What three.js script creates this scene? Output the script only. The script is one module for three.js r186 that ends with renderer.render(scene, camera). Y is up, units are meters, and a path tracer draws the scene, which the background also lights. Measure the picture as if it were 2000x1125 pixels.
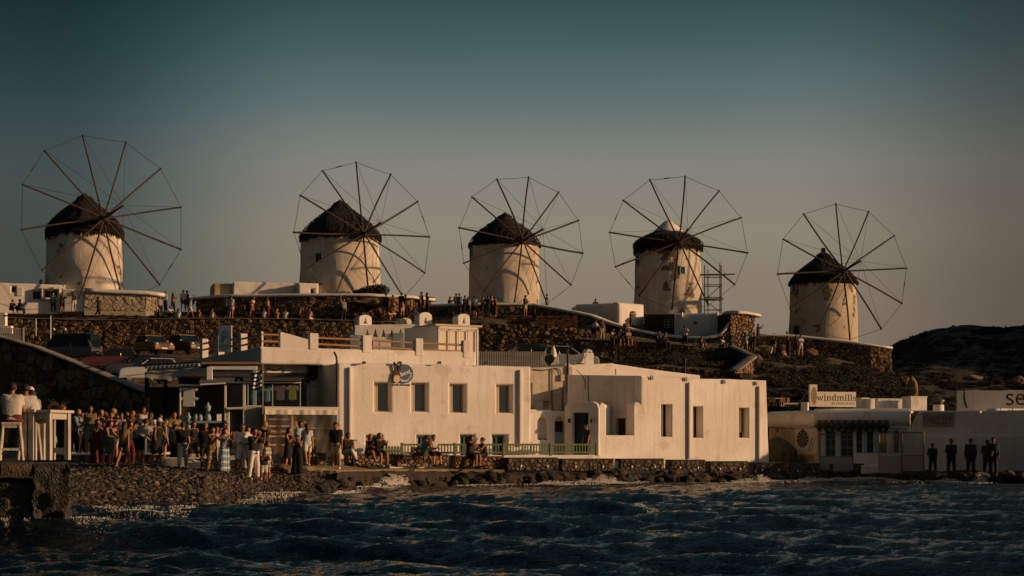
import * as THREE from 'three';
import { mergeGeometries, mergeVertices } from 'three/addons/utils/BufferGeometryUtils.js';
import { FontLoader } from 'three/addons/loaders/FontLoader.js';
import { TextGeometry } from 'three/addons/geometries/TextGeometry.js';
import { RoundedBoxGeometry } from 'three/addons/geometries/RoundedBoxGeometry.js';

// ---------- camera ----------
const F = 3400, CY = 1.75, YH = 869;            // focal length in photo pixels, eye height, horizon row
const scene = new THREE.Scene();
const camera = new THREE.PerspectiveCamera(2 * Math.atan(562.5 / F) * 180 / Math.PI, 2000 / 1125, 0.5, 3000);
camera.position.set(0, CY, 0);
camera.lookAt(0, CY, -10);
camera.setViewOffset(2000, 1125, 0, -(YH - 562.5), 2000, 1125);   // rising lens: uprights stay upright
const renderer = new THREE.WebGLRenderer();
renderer.toneMapping = THREE.LinearToneMapping;
renderer.toneMappingExposure = 1.0;
renderer.shadowMap.enabled = true;

// ---------- noise ----------
function rng(seed) { let s = seed >>> 0; return () => { s = (s + 0x6D2B79F5) >>> 0; let t = Math.imul(s ^ s >>> 15, 1 | s); t = t + Math.imul(t ^ t >>> 7, 61 | t) ^ t; return ((t ^ t >>> 14) >>> 0) / 4294967296; }; }
const lerp = (a, b, t) => a + (b - a) * t, clamp = (x, a, b) => Math.min(b, Math.max(a, x));
function noise2(seed) {
  const r = rng(seed), N = 256, t = new Float32Array(N * N); for (let i = 0; i < N * N; i++) t[i] = r();
  return (x, y, per) => { const xi = Math.floor(x), yi = Math.floor(y); let fx = x - xi, fy = y - yi; fx = fx * fx * (3 - 2 * fx); fy = fy * fy * (3 - 2 * fy); const w = v => ((v % per) + per) % per; const a = w(xi), b = w(xi + 1), c = w(yi) * N, d = w(yi + 1) * N; return lerp(lerp(t[a + c], t[b + c], fx), lerp(t[a + d], t[b + d], fx), fy); };
}
const nz = noise2(7), nz2 = noise2(91);
function fbm(u, v, per, oct = 4, f = nz) { let s = 0, a = .5, t = 0; for (let o = 0; o < oct; o++) { s += a * f(u * per, v * per, per); t += a; a *= .5; per *= 2; if (per > 256) break; } return s / t; }
const skyN = noise2(33);
// ---------- sun and sky ----------
const SUN_AZ = 84 * Math.PI / 180, SUN_EL = 11 * Math.PI / 180;
const sunDir = new THREE.Vector3(Math.sin(SUN_AZ) * Math.cos(SUN_EL), Math.sin(SUN_EL), Math.cos(SUN_AZ) * Math.cos(SUN_EL));
const sun = new THREE.DirectionalLight(new THREE.Color().setRGB(1, 0.60, 0.32), 4.05);
sun.position.copy(sunDir).multiplyScalar(250).add(new THREE.Vector3(0, 5, -110));
sun.target.position.set(0, 5, -110); scene.add(sun, sun.target);
sun.castShadow = true; sun.shadow.radius = 1.6; sun.shadow.mapSize.set(4096, 4096);
Object.assign(sun.shadow.camera, { left: -120, right: 120, top: 120, bottom: -120, near: 1, far: 600 });
{
  const W = 1024, H = 512, data = new Float32Array(W * H * 4);
  // elevation in degrees -> linear radiance
  const ramp = [[-90, .03, .035, .035], [-2, .11, .085, .06], [0, .17, .128, .092], [2, .218, .168, .122], [5.2, .25, .204, .153], [7, .262, .229, .173], [9, .232, .226, .197], [11.1, .118, .166, .162], [12.7, .068, .118, .12], [14.4, .034, .074, .078], [18, .027, .061, .07], [25, .03, .064, .078], [45, .044, .084, .104], [90, .05, .09, .114]];
  for (let j = 0; j < H; j++) {
    const el = ((j + .5) / H - .5) * Math.PI, deg = el * 180 / Math.PI;
    let k = 0; while (k < ramp.length - 2 && deg > ramp[k + 1][0]) k++;
    const a = ramp[k], b = ramp[k + 1], t = Math.min(1, Math.max(0, (deg - a[0]) / (b[0] - a[0])));
    for (let i = 0; i < W; i++) {
      const az = ((i + .5) / W - .5) * 2 * Math.PI, dx = Math.cos(az) * Math.cos(el), dz = Math.sin(az) * Math.cos(el), dy = Math.sin(el);
      const c = dx * sunDir.x + dy * sunDir.y + dz * sunDir.z;
      // lens falloff painted in: sky dims to both sides, left also cooler
      const brg = Math.abs(Math.atan2(dx, -dz) * 180 / Math.PI - 1.5), left = dx / Math.max(.01, Math.hypot(dx, dz)) < .02, q = Math.min(1, Math.max(0, (brg - 7) / 9.5)), away = q * q * (3 - 2 * q), dim = 1 - (left ? .66 : .6) * away;
      const low = Math.exp(-Math.max(0, deg) / 16) * (deg < 0 ? .4 : 1);
      const g = Math.pow(Math.max(0, .5 + .5 * c), 5), g2 = Math.pow(Math.max(0, .5 + .5 * c), 30);
      const o = (j * W + i) * 4;
      const wide = Math.pow(Math.max(0, c), 2.2);
      data[o] = a[1] + (b[1] - a[1]) * t; data[o + 1] = a[2] + (b[2] - a[2]) * t; data[o + 2] = a[3] + (b[3] - a[3]) * t;
      data[o] *= dim * (left ? 1 - .3 * away : 1); data[o + 1] *= dim; data[o + 2] *= dim * (left ? 1 + .12 * away : 1);
      data[o] += wide * (.19 + .32 * low) + 1.1 * g2 * low; data[o + 1] += wide * (.215 + .23 * low) + .55 * g2 * low; data[o + 2] += wide * (.25 + .15 * low) + .2 * g2 * low;
      const hz = 1 + .05 * (fbm((i / W * 3) % 1, (j / H * 9) % 1, 12, 4, skyN) - .5) * 2; data[o] *= hz; data[o + 1] *= hz; data[o + 2] *= hz;   // faint uneven haze
      data[o + 3] = 1;
    }
  }
  const sky = new THREE.DataTexture(data, W, H, THREE.RGBAFormat, THREE.FloatType);
  sky.mapping = THREE.EquirectangularReflectionMapping; sky.magFilter = sky.minFilter = THREE.LinearFilter; sky.needsUpdate = true;
  scene.background = sky; scene.environment = sky;
}

// ---------- small helpers ----------
const V3 = THREE.Vector3, R = Math.PI / 180;
const at = (px, py, d) => new V3((px - 1000) * d / F, CY - (py - YH) * d / F, -d);
const wx = (px, d) => (px - 1000) * d / F, wy = (py, d) => CY - (py - YH) * d / F;
const taken = {};
function numbered(n) { const k = taken[n] = (taken[n] || 0) + 1; return k === 1 ? n : n + '_' + String(k - 1).padStart(3, '0'); }
function tag(o, label, category, group, kind) { if (label) o.userData.label = label; if (category) o.userData.category = category; if (group) o.userData.group = group; if (kind) o.userData.kind = kind; return o; }
function thing(name, label, category, pos = [0, 0, 0], turn = 0, group) {
  const g = new THREE.Group(); g.name = numbered(name); g.position.set(...pos); g.rotation.y = turn; scene.add(g); return tag(g, label, category, group);
}
function boxUV(g) {   // uv in metres, from the main direction of each face
  if (g.index) g = g.toNonIndexed();
  const p = g.attributes.position, n = p.count, uv = new Float32Array(n * 2), a = new V3(), b = new V3(), c = new V3();
  for (let i = 0; i < n; i += 3) {
    a.fromBufferAttribute(p, i); b.fromBufferAttribute(p, i + 1); c.fromBufferAttribute(p, i + 2);
    const nx = Math.abs((b.y - a.y) * (c.z - a.z) - (b.z - a.z) * (c.y - a.y)), ny = Math.abs((b.z - a.z) * (c.x - a.x) - (b.x - a.x) * (c.z - a.z)), nz = Math.abs((b.x - a.x) * (c.y - a.y) - (b.y - a.y) * (c.x - a.x));
    for (let k = 0; k < 3; k++) {
      const x = p.getX(i + k), y = p.getY(i + k), z = p.getZ(i + k), o = (i + k) * 2;
      if (nz >= nx && nz >= ny) { uv[o] = x; uv[o + 1] = y; } else if (nx >= ny) { uv[o] = z; uv[o + 1] = y; } else { uv[o] = x; uv[o + 1] = z; }
    }
  }
  g.setAttribute('uv', new THREE.BufferAttribute(uv, 2)); return g;
}
function clean(g) { for (const k of Object.keys(g.attributes)) if (!['position', 'normal', 'uv'].includes(k)) g.deleteAttribute(k); return g; }
function mesh(name, geoms, mat, parent, keepUV) {
  geoms = Array.isArray(geoms) ? geoms : [geoms];
  let g = geoms.map(x => { x = clean(x); return keepUV ? (x.index ? x.toNonIndexed() : x) : boxUV(x); });
  g = g.length > 1 ? mergeGeometries(g) : g[0];
  const m = new THREE.Mesh(g, mat); m.castShadow = m.receiveShadow = true;
  m.name = parent ? name : numbered(name); (parent || scene).add(m); return m;
}
function box(w, h, d, x = 0, y = 0, z = 0, ry = 0, rx = 0, rz = 0) { const g = new THREE.BoxGeometry(w, h, d); if (rx) g.rotateX(rx); if (rz) g.rotateZ(rz); if (ry) g.rotateY(ry); return g.translate(x, y, z); }
function rbox(w, h, d, x = 0, y = 0, z = 0, r = .03, ry = 0, seg = 2) { const g = new RoundedBoxGeometry(w, h, d, seg, Math.min(r, w / 2.01, h / 2.01, d / 2.01)); if (ry) g.rotateY(ry); return g.translate(x, y, z); }
function rod(a, b, r0, r1 = r0, n = 8) {   // tapered cylinder between two points
  a = new V3(...(a.isVector3 ? a.toArray() : a)); b = new V3(...(b.isVector3 ? b.toArray() : b));
  const l = a.distanceTo(b), g = new THREE.CylinderGeometry(r1, r0, l, n);
  g.translate(0, l / 2, 0); g.applyQuaternion(new THREE.Quaternion().setFromUnitVectors(new V3(0, 1, 0), b.clone().sub(a).normalize())); return g.translate(a.x, a.y, a.z);
}
function tube(pts, r, n = 6, seg) { const c = new THREE.CatmullRomCurve3(pts.map(p => p.isVector3 ? p : new V3(...p))); return new THREE.TubeGeometry(c, seg || pts.length * 5, r, n); }
function poly(pts, holes, depth, bevel = .05, seg = 2) {   // wall slab: outline and openings in [u, y]; front face at z = 0
  if (depth >= .3 && bevel >= .05) { const q = [], r = rng(Math.round(Math.abs(pts[0][0] * 71 + pts[1][0] * 37 + depth * 13))); pts.forEach((a, i) => { const b = pts[(i + 1) % pts.length], L = Math.hypot(b[0] - a[0], b[1] - a[1]), n = Math.floor(L / .7); q.push(a); for (let k = 1; k < n; k++) q.push([lerp(a[0], b[0], k / n) + (r() - .5) * .035, lerp(a[1], b[1], k / n) + (r() - .5) * .035]); }); pts = q; }   // hand-laid edges are never quite straight
  const s = new THREE.Shape(pts.map(p => new THREE.Vector2(...p)));
  for (const h of holes || []) s.holes.push(new THREE.Path((h.length === 4 && !Array.isArray(h[0]) ? [[h[0], h[1]], [h[2], h[1]], [h[2], h[3]], [h[0], h[3]]] : h).map(p => new THREE.Vector2(...p))));
  const g = new THREE.ExtrudeGeometry(s, { depth: depth - 2 * bevel, bevelEnabled: bevel > 0, bevelSize: bevel, bevelThickness: bevel, bevelOffset: -bevel, bevelSegments: seg, curveSegments: 10 });
  return g.translate(0, 0, -depth + bevel);
}
const rect = (a, b, c, d) => [[a, b], [c, b], [c, d], [a, d]];
// a vertical plane standing at pixel column px0 and depth d0, its normal turned gamma degrees to the right
function Fac(px0, d0, gamma) {
  const r = gamma * R, c = Math.cos(r), s = Math.sin(r), X0 = wx(px0, d0);
  const o = { r, X0, d0, u(px, z = 0) { const k = (px - 1000) / F, x0 = X0 + z * s, e0 = d0 - z * c; return (k * e0 - x0) / (c - k * s); }, d(px, z = 0) { return d0 - z * c + o.u(px, z) * s; }, P(px, py, z = 0) { return [o.u(px, z), wy(py, o.d(px, z))]; },
    W(u, y, z = 0) { return new V3(X0 + u * c + z * s, y, -d0 - u * s + z * c); }, base: 0,
    thing(name, label, cat, y = 0, group) { return thing(name, label, cat, [X0, y, -d0], r, group); } };
  return o;
}

// ---------- procedural textures ----------
function texture(n, metres, fn, srgb = true) {
  const d = new Uint8Array(n * n * 4);
  for (let j = 0; j < n; j++) for (let i = 0; i < n; i++) { const c = fn(i / n, j / n), o = (j * n + i) * 4; if (typeof c === 'number') d[o] = d[o + 1] = d[o + 2] = clamp(c, 0, 1) * 255; else { d[o] = clamp(c[0], 0, 1) * 255; d[o + 1] = clamp(c[1], 0, 1) * 255; d[o + 2] = clamp(c[2], 0, 1) * 255; } d[o + 3] = 255; }
  const t = new THREE.DataTexture(d, n, n); t.wrapS = t.wrapT = THREE.RepeatWrapping; t.magFilter = THREE.LinearFilter; t.minFilter = THREE.LinearMipmapLinearFilter; t.generateMipmaps = true; if (srgb) t.colorSpace = THREE.SRGBColorSpace; t.repeat.set(1 / (metres.length ? metres[0] : metres), 1 / (metres.length ? metres[1] : metres)); t.needsUpdate = true; return t;
}
const rgb = h => [(h >> 16 & 255) / 255, (h >> 8 & 255) / 255, (h & 255) / 255];
const mix3 = (a, b, t) => [lerp(a[0], b[0], t), lerp(a[1], b[1], t), lerp(a[2], b[2], t)];
const sm = (a, b, x) => { const t = clamp((x - a) / (b - a), 0, 1); return t * t * (3 - 2 * t); };
function std(o) { return new THREE.MeshStandardMaterial(o); }
const lumpy = texture(256, 1.6, (u, v) => .6 * fbm(u, v, 8, 4) + .4 * fbm(u, v, 64, 2, nz2), false);
function plain(hex, rough = .8, more = {}) { return std({ color: hex, roughness: rough, ...more }); }
function mottled(hexA, hexB, metres, per = 6, rough = .9, bump = .02, n = 256, sharp) {
  const a = rgb(hexA), b = rgb(hexB); const m = texture(n, metres, (u, v) => { let t = .65 * fbm(u, v, per, 5) + .35 * fbm(u, v, per * 6, 3, nz2); t = sharp ? sm(.5 - sharp, .5 + sharp, t) : sm(.25, .75, t); return mix3(a, b, t); });
  return std({ map: m, roughness: rough, bumpMap: lumpy, bumpScale: bump });
}
// whitewashed plaster: brush mottling, faint rain streaks and grime specks
const plasterMap = texture(1024, 7, (u, v) => {
  const big = fbm(u, v, 5, 5), fine = fbm(u, v, 90, 2, nz2), streak = fbm(u, v * .06, 70, 3), blot = sm(.62, .76, fbm(u + .3, v + .1, 11, 5, nz2));
  const spot = sm(.80, .84, nz2(u * 120, v * 120, 120)) * sm(.55, .7, fbm(u, v, 9, 3));
  let c = mix3(rgb(0xe9e3da), rgb(0xd3c8b8), .52 * sm(.3, .72, big) + .15 * fine); c = mix3(c, rgb(0xb6a793), .2 * sm(.55, .78, streak)); c = mix3(c, rgb(0xa99a86), .32 * blot); return mix3(c, rgb(0x7f6f5e), .12 * spot);
});
const plasterBump = texture(512, 2.2, (u, v) => .5 * fbm(u, v, 6, 4) + .3 * fbm(u, v, 40, 3, nz2) + .2 * nz2(u * 128, v * 128, 128), false);
const M = {};
const font = await new FontLoader().loadAsync('fonts/droid/droid_serif_bold.typeface.json');
const fontSans = await new FontLoader().loadAsync('fonts/droid/droid_sans_regular.typeface.json');
function lettering(text, h, depth = .012, fnt = font) { const g = new TextGeometry(text, { font: fnt, size: h, depth, curveSegments: 4 }); g.computeBoundingBox(); const b = g.boundingBox; return g.translate(-(b.min.x + b.max.x) / 2, 0, 0); }
M.plaster = std({ map: plasterMap, roughness: .88, bumpMap: plasterBump, bumpScale: .018 });
M.plasterClean = std({ color: 0xe4ddd2, roughness: .85, bumpMap: plasterBump, bumpScale: .012 });
// old windmill plaster: chalky, patched, peeled to bare render in places
function towerMat(peel, seed, tone) {
  const o = seed * .137, a = rgb(tone), b = mix3(a, rgb(0x8f7d66), .6), bare = rgb(0x6d5d4a), stone = rgb(0x57493a);
  const m = texture(1024, [19, 9.5], (u, v) => {
    const w = fbm(u * 2, v + o, 6, 5), st = fbm(u * 2, v * .12 + o, 60, 3), f = fbm(u * 2 + o, v, 64, 2, nz2), p = fbm(u * 2 + o, v + o * 2, 12, 5, nz2), p2 = fbm(u * 2 - o, v + o, 5, 5, nz2);
    let c = mix3(a, b, .6 * sm(.35, .7, w) + .18 * f); c = mix3(c, b, .35 * sm(.5, .75, st)); const k = sm(.66 - peel, .68 - peel, p * .6 + p2 * .4); c = mix3(c, mix3(bare, stone, sm(.4, .6, f)), k * .85); return c;
  });
  return std({ map: m, roughness: .92, bumpMap: plasterBump, bumpScale: .04 });
}
M.mortar = mottled(0x2a2118, 0x392d20, 1.5, 8, .95, .03);
M.stones = [[0x6f5436, 0x8a6a45], [0x5b4530, 0x7b5d3e], [0x7f6443, 0x9a7c55], [0x4c3a2a, 0x665038], [0x74624c, 0x8d7a60]].map(([a, b]) => mottled(a, b, .9, 6, .93, .03, 128));
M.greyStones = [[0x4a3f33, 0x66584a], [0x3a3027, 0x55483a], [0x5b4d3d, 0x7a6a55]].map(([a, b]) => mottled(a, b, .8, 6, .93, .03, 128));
M.brick = [[0x5a3a24, 0x6f4a2f], [0x4d321f, 0x63422b], [0x684631, 0x7a573d]].map(([a, b]) => mottled(a, b, .6, 6, .95, .015, 128));
M.earth = mottled(0x4d3b29, 0x6f563a, 5, 7, .97, .12, 512);
M.wood = std({ map: texture(256, [.5, 3], (u, v) => { const g = fbm(u * 4, v * .3, 16, 4); return mix3(rgb(0x4a3523), rgb(0x2b1e14), sm(.3, .7, g)); }), roughness: .8 });
M.rail = std({ map: texture(256, [.4, 2], (u, v) => mix3(rgb(0xb48a5c), rgb(0x8d6740), fbm(u * 4, v * .4, 16, 4))), roughness: .6 });
M.thatch = std({ map: texture(256, [.7, 1.6], (u, v) => mix3(rgb(0x0d0a07), rgb(0x221a12), sm(.3, .75, fbm(u * 6, v * .5, 20, 4)))), roughness: .98, bumpMap: lumpy, bumpScale: .05 });
M.rope = plain(0x2a2520, .9);
M.white = std({ color: 0xdcd6cb, roughness: .55 });
M.whiteWood = std({ map: texture(256, [.6, 1.5], (u, v) => mix3(rgb(0xd6cfc2), rgb(0xb3a794), sm(.4, .75, fbm(u * 3, v * .3, 18, 4)))), roughness: .6 });
M.dark = plain(0x15130f, .8); M.black = plain(0x0b0b0b, .6);
M.metal = std({ color: 0x6a6660, roughness: .45, metalness: .7 });
M.darkMetal = std({ color: 0x35312c, roughness: .6, metalness: .5 });
M.glass = new THREE.MeshPhysicalMaterial({ color: 0x10181a, roughness: .2, specularIntensity: .5 });
M.greenGlass = new THREE.MeshPhysicalMaterial({ color: 0x3d4b3f, roughness: .15, clearcoat: .6, clearcoatRoughness: .1 });
M.pane = new THREE.MeshPhysicalMaterial({ color: 0xe8eeee, transmission: 1, thickness: 0, roughness: .06, ior: 1.45 });
M.green = plain(0x55663a, .6); M.darkGreen = plain(0x33402a, .6);
M.frame = plain(0xb9ab93, .6); M.frameBlue = plain(0x8fa3a6, .6);
function canvasTex(w, h, draw) { const c = document.createElement('canvas'); c.width = w; c.height = h; const x = c.getContext('2d'); draw(x, w, h); const t = new THREE.CanvasTexture(c); t.colorSpace = THREE.SRGBColorSpace; return t; }
function panelFace(w, h, tex, rough = .7, more) { const g = new THREE.PlaneGeometry(w, h); return [g, std({ map: tex, roughness: rough, ...more })]; }
// ---------- terrain ----------
// profiles: pixel column -> [depth, height]
const y_ = (d, py) => [d, wy(py, d)];
const far = (c, b = 9) => [[200, b], [250, b + 1.5], [300, lerp(b, c, .75)], [330, c], [360, c + .4], [420, c - 4], [700, 2]];
const cols = [
  [-700, [[5, -2.2], [36, -2], [44, .3], [62, 1], [88.5, 1.2], [89.6, 8.4], [139.7, 10.4], [140.4, 12.4], [150, 13.6], [175, 14], ...far(4, 9)]],
  [0, [[5, -2.2], [36, -2], [44, .3], [62, 1], [64.4, 1.05], [64.9, 1.34], [88.5, 1.4], [89.6, wy(662, 89.6)], [100, 7.75], [139.7, 9.6], [140.4, wy(625, 140)], [150, wy(607, 150)], [175, 13.2], ...far(4, 8)]],
  [140, [[5, -2.2], [38, -1.6], [44, -.12], [46, .12], [58, .78], [61, .97], [64.3, 1.05], [64.8, 1.34], [86.5, 1.4], [87.6, wy(713, 87.6)], [105, 6.7], [139.7, 9.4], [140.4, wy(625, 140)], [150, wy(607, 150)], [175, 13.2], ...far(4, 8)]],
  [280, [[5, -2.2], [43, -1.4], [47, -.12], [50, .18], [57, .75], [60.4, .98], [64.3, 1.05], [64.8, 1.3], [84.5, 1.4], [85.6, wy(770, 85.6)], [105, wy(747, 105)], [137, wy(692, 137)], [139.7, 9.1], [140.4, wy(625, 140)], [150, wy(607, 150)], [175, 13], ...far(4, 8)]],
  [400, [[5, -2.2], [46, -1.3], [49.5, -.12], [52, .2], [57, .7], [66, 1], [90, 1.2], [105, wy(745, 105)], [137, wy(691, 137)], [139.7, 9.1], [140.4, wy(625, 140)], [150, wy(610, 150)], [175, 13], ...far(4, 8)]],
  [480, [[5, -2.2], [51, -1.3], [55, -.12], [56.4, .15], [59.8, .66], [63, .82], [66, .95], [90, 1.2], [105, 4], [130, 7.5], [139.7, 8.8], [140.4, wy(625, 140)], [150, wy(611, 150)], [175, 13], ...far(4, 8)]],
  [590, [[5, -2.2], [57, -1.1], [60.4, -.12], [61.2, .15], [62.8, .56], [66, .8], [70, .86], [76, 1], [95, 1.4], [130, 7.4], [139.7, 8.4], [140.4, wy(626, 140)], [150, wy(612, 150)], [175, 13], ...far(4, 8)]],
  [656, [[5, -2.2], [61, -1.2], [64.4, -.15], [65.3, .2], [66.4, .62], [68, .74], [76, .85], [95, 1.4], [130, 7.4], [139.7, 8.3], [140.4, wy(627, 140)], [150, wy(612, 150)], [175, 13], ...far(4, 8)]],
  [720, [[5, -2.2], [65, -1.4], [68.5, -.2], [69.6, .3], [71.4, .7], [76, .78], [95, 1.4], [130, 7.4], [139.7, 8.2], [140.4, wy(628, 140)], [150, wy(613, 150)], [175, 13], ...far(4, 8)]],
  [850, [[5, -2.2], [74, -1.6], [76, -.3], [77, .45], [78.4, .68], [95, 1.4], [130, 7.4], [139.7, 8.2], [140.4, wy(632, 140)], [150, wy(612, 150)], [175, 12.2], ...far(4, 8)]],
  [935, [[5, -2.2], [74, -1.6], [76.4, -.3], [77.6, .4], [95, 1.4], [130, 7.8], [134.7, 8.4], [135.4, wy(640, 135)], [147, wy(618, 147)], [152, 12.6], [175, 12.3], ...far(4, 8)]],
  [1130, [[5, -2.2], [75, -1.6], [78, -.3], [79.2, .4], [95, 1.4], [125, 7.6], [134.7, 8.2], [135.4, wy(664, 135)], [143, wy(642, 143)], [151, wy(612, 151)], [175, 12.3], ...far(4, 8)]],
  [1300, [[5, -2.2], [77, -1.6], [80.4, -.3], [81.6, .3], [96, 1.4], [112, 5.9], [116.7, 6.1], [117.4, wy(713, 117)], [134.4, wy(690, 134)], [135.4, wy(678, 135)], [145, wy(656, 145)], [153, wy(618, 153)], [175, 12], ...far(4, 8)]],
  [1400, [[5, -2.2], [79, -1.6], [82.6, -.3], [83.6, .2], [96, 1.4], [112, 5.7], [116.7, 6], [117.4, wy(722, 117)], [134.4, wy(692, 134)], [135.4, wy(678, 135)], [145, wy(662, 145)], [153, wy(630, 153)], [175, 11.5], ...far(5, 8)]],
  [1480, [[5, -2.2], [80, -1.6], [83.6, -.3], [84.6, .2], [97, 1.4], [117, wy(742, 117)], [130, wy(708, 130)], [143, wy(690, 143)], [150, wy(664, 150)], [175, 11], ...far(8, 8)]],
  [1600, [[5, -2.2], [81, -1.6], [85.4, -.3], [86.4, .2], [94, 1.1], [100, wy(800, 100)], [120, wy(745, 120)], [140, wy(702, 140)], [148, wy(692, 148)], [152.5, wy(676, 152)], [170, 10.4], ...far(15, 8)]],
  [1740, [[5, -2.2], [79, -1.8], [83, -.3], [84.5, .3], [95, 1.2], [105, wy(798, 105)], [130, wy(752, 130)], [148, wy(728, 148)], [153, wy(722, 153)], [170, 7.4], ...far(wy(676, 330), 7)]],
  [1800, [[5, -2.2], [77, -1.8], [81.5, -.3], [83, .3], [96, 1.2], [120, wy(782, 120)], [140, wy(766, 140)], [160, 5.6], ...far(wy(652, 330), 6.5)]],
  [1855, [[5, -2.2], [76, -1.8], [80.5, -.3], [82, .3], [96, 1.2], [120, 4], [160, 5], ...far(wy(642, 330), 6)]],
  [1905, [[5, -2.2], [76, -1.8], [80, -.3], [81.5, .3], [96, 1.2], [120, 4], [160, 5], ...far(wy(639, 330), 6)]],
  [2000, [[5, -2.2], [75, -1.8], [79, -.3], [80, .3], [96, 1.2], [120, 4], [160, 5], ...far(wy(640, 330), 6)]],
  [2250, [[5, -2.2], [72, -1.8], [76, -.3], [78, .3], [96, 1.2], [120, 4], [160, 5], ...far(44, 6)]],  // this and the next crest: unseen ridge added to shade the far hill
  [2700, [[5, -2.2], [68, -1.8], [72, -.3], [74, .3], [96, 1.2], [120, 4], [160, 5], ...far(62, 6)]]];
function prof(c, d) { const p = c[1]; if (d <= p[0][0]) return p[0][1]; for (let i = 1; i < p.length; i++) if (d <= p[i][0]) return lerp(p[i - 1][1], p[i][1], (d - p[i - 1][0]) / (p[i][0] - p[i - 1][0])); return p[p.length - 1][1]; }
function groundAt(px, d) { let i = 0; while (i < cols.length - 2 && px > cols[i + 1][0]) i++; const t = clamp((px - cols[i][0]) / (cols[i + 1][0] - cols[i][0]), 0, 1); return lerp(prof(cols[i], d), prof(cols[i + 1], d), t); }
const bumpy = (x, z, s) => fbm(((x * s) % 1 + 1) % 1, ((z * s) % 1 + 1) % 1, 16, 4, nz2) - .5;
{
  const rows = []; for (let d = 5; d < 36; d += 4) rows.push(d); for (let d = 36; d < 90; d += .6) rows.push(d); for (let d = 90; d < 160; d += .7) rows.push(d); for (let d = 160; d < 420; d += 5) rows.push(d); rows.push(420, 500, 600, 700);
  for (const c of cols) for (const p of c[1]) if (p[0] < 160 && p[0] > 84) rows.push(p[0]);
  const rr = [...new Set(rows)].sort((a, b) => a - b), pxs = []; for (let p = -700; p <= 2700; p += 14) pxs.push(p);
  const pos = [], uv = [], nP = pxs.length;
  for (const d of rr) for (const p of pxs) {
    let h = groundAt(p, d); const x = wx(p, d), a = d < 70 ? .1 : d < 160 ? .35 : clamp((d - 160) / 100, .35, 4.5);
    h += a * (bumpy(x, d, d > 200 ? .008 : .05) + .35 * bumpy(x, d, .21)) * (d > 84 && d < 100 && p < 300 ? .1 : 1);
    if (d > 300 && d < 380) h += .9 * Math.max(0, bumpy(x, d, .05)) * 3;
    pos.push(x, h, -d); uv.push(x, d);
  }
  const parts = [[], [], []];
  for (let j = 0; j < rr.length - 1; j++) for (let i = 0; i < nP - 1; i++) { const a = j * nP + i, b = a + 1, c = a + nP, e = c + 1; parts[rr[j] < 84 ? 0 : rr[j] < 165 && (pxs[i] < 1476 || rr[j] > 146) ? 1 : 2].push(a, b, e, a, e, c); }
  const P_ = new THREE.Float32BufferAttribute(pos, 3), U_ = new THREE.Float32BufferAttribute(uv, 2), full = new THREE.BufferGeometry(); full.setAttribute('position', P_); full.setIndex(parts.flat()); full.computeVertexNormals();
  // dry scrubby earth: ochre soil with darker scrub and paler stony patches
  const earthMap = (soil, scrub, pale) => texture(1024, 40, (u, v) => { const a = fbm(u, v, 12, 6), b = fbm(u, v, 40, 4, nz2), c = fbm(u + .4, v, 90, 3); let k = mix3(soil, scrub, sm(.45, .62, a * .6 + b * .4)); return mix3(k, pale, .8 * sm(.62, .72, c * .7 + a * .3)); });
  [['shore', 0x2e271b, 0x1d1a13, 0x453a29], ['hillside', 0x55412a, 0x2c2a18, 0x7d6346], ['scrub_hill', 0x3f3322, 0x25241a, 0x5a4a34]].forEach(([n, a, b, c], k) => { const g = new THREE.BufferGeometry(); g.setAttribute('position', P_); g.setAttribute('normal', full.attributes.normal); g.setAttribute('uv', U_); g.setIndex(parts[k]); const m = new THREE.Mesh(g.toNonIndexed(), std({ map: earthMap(rgb(a), rgb(b), rgb(c)), roughness: .98, bumpMap: lumpy, bumpScale: .06 })); m.name = n; m.receiveShadow = m.castShadow = true; m.userData.kind = 'structure'; scene.add(m); });
}

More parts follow.
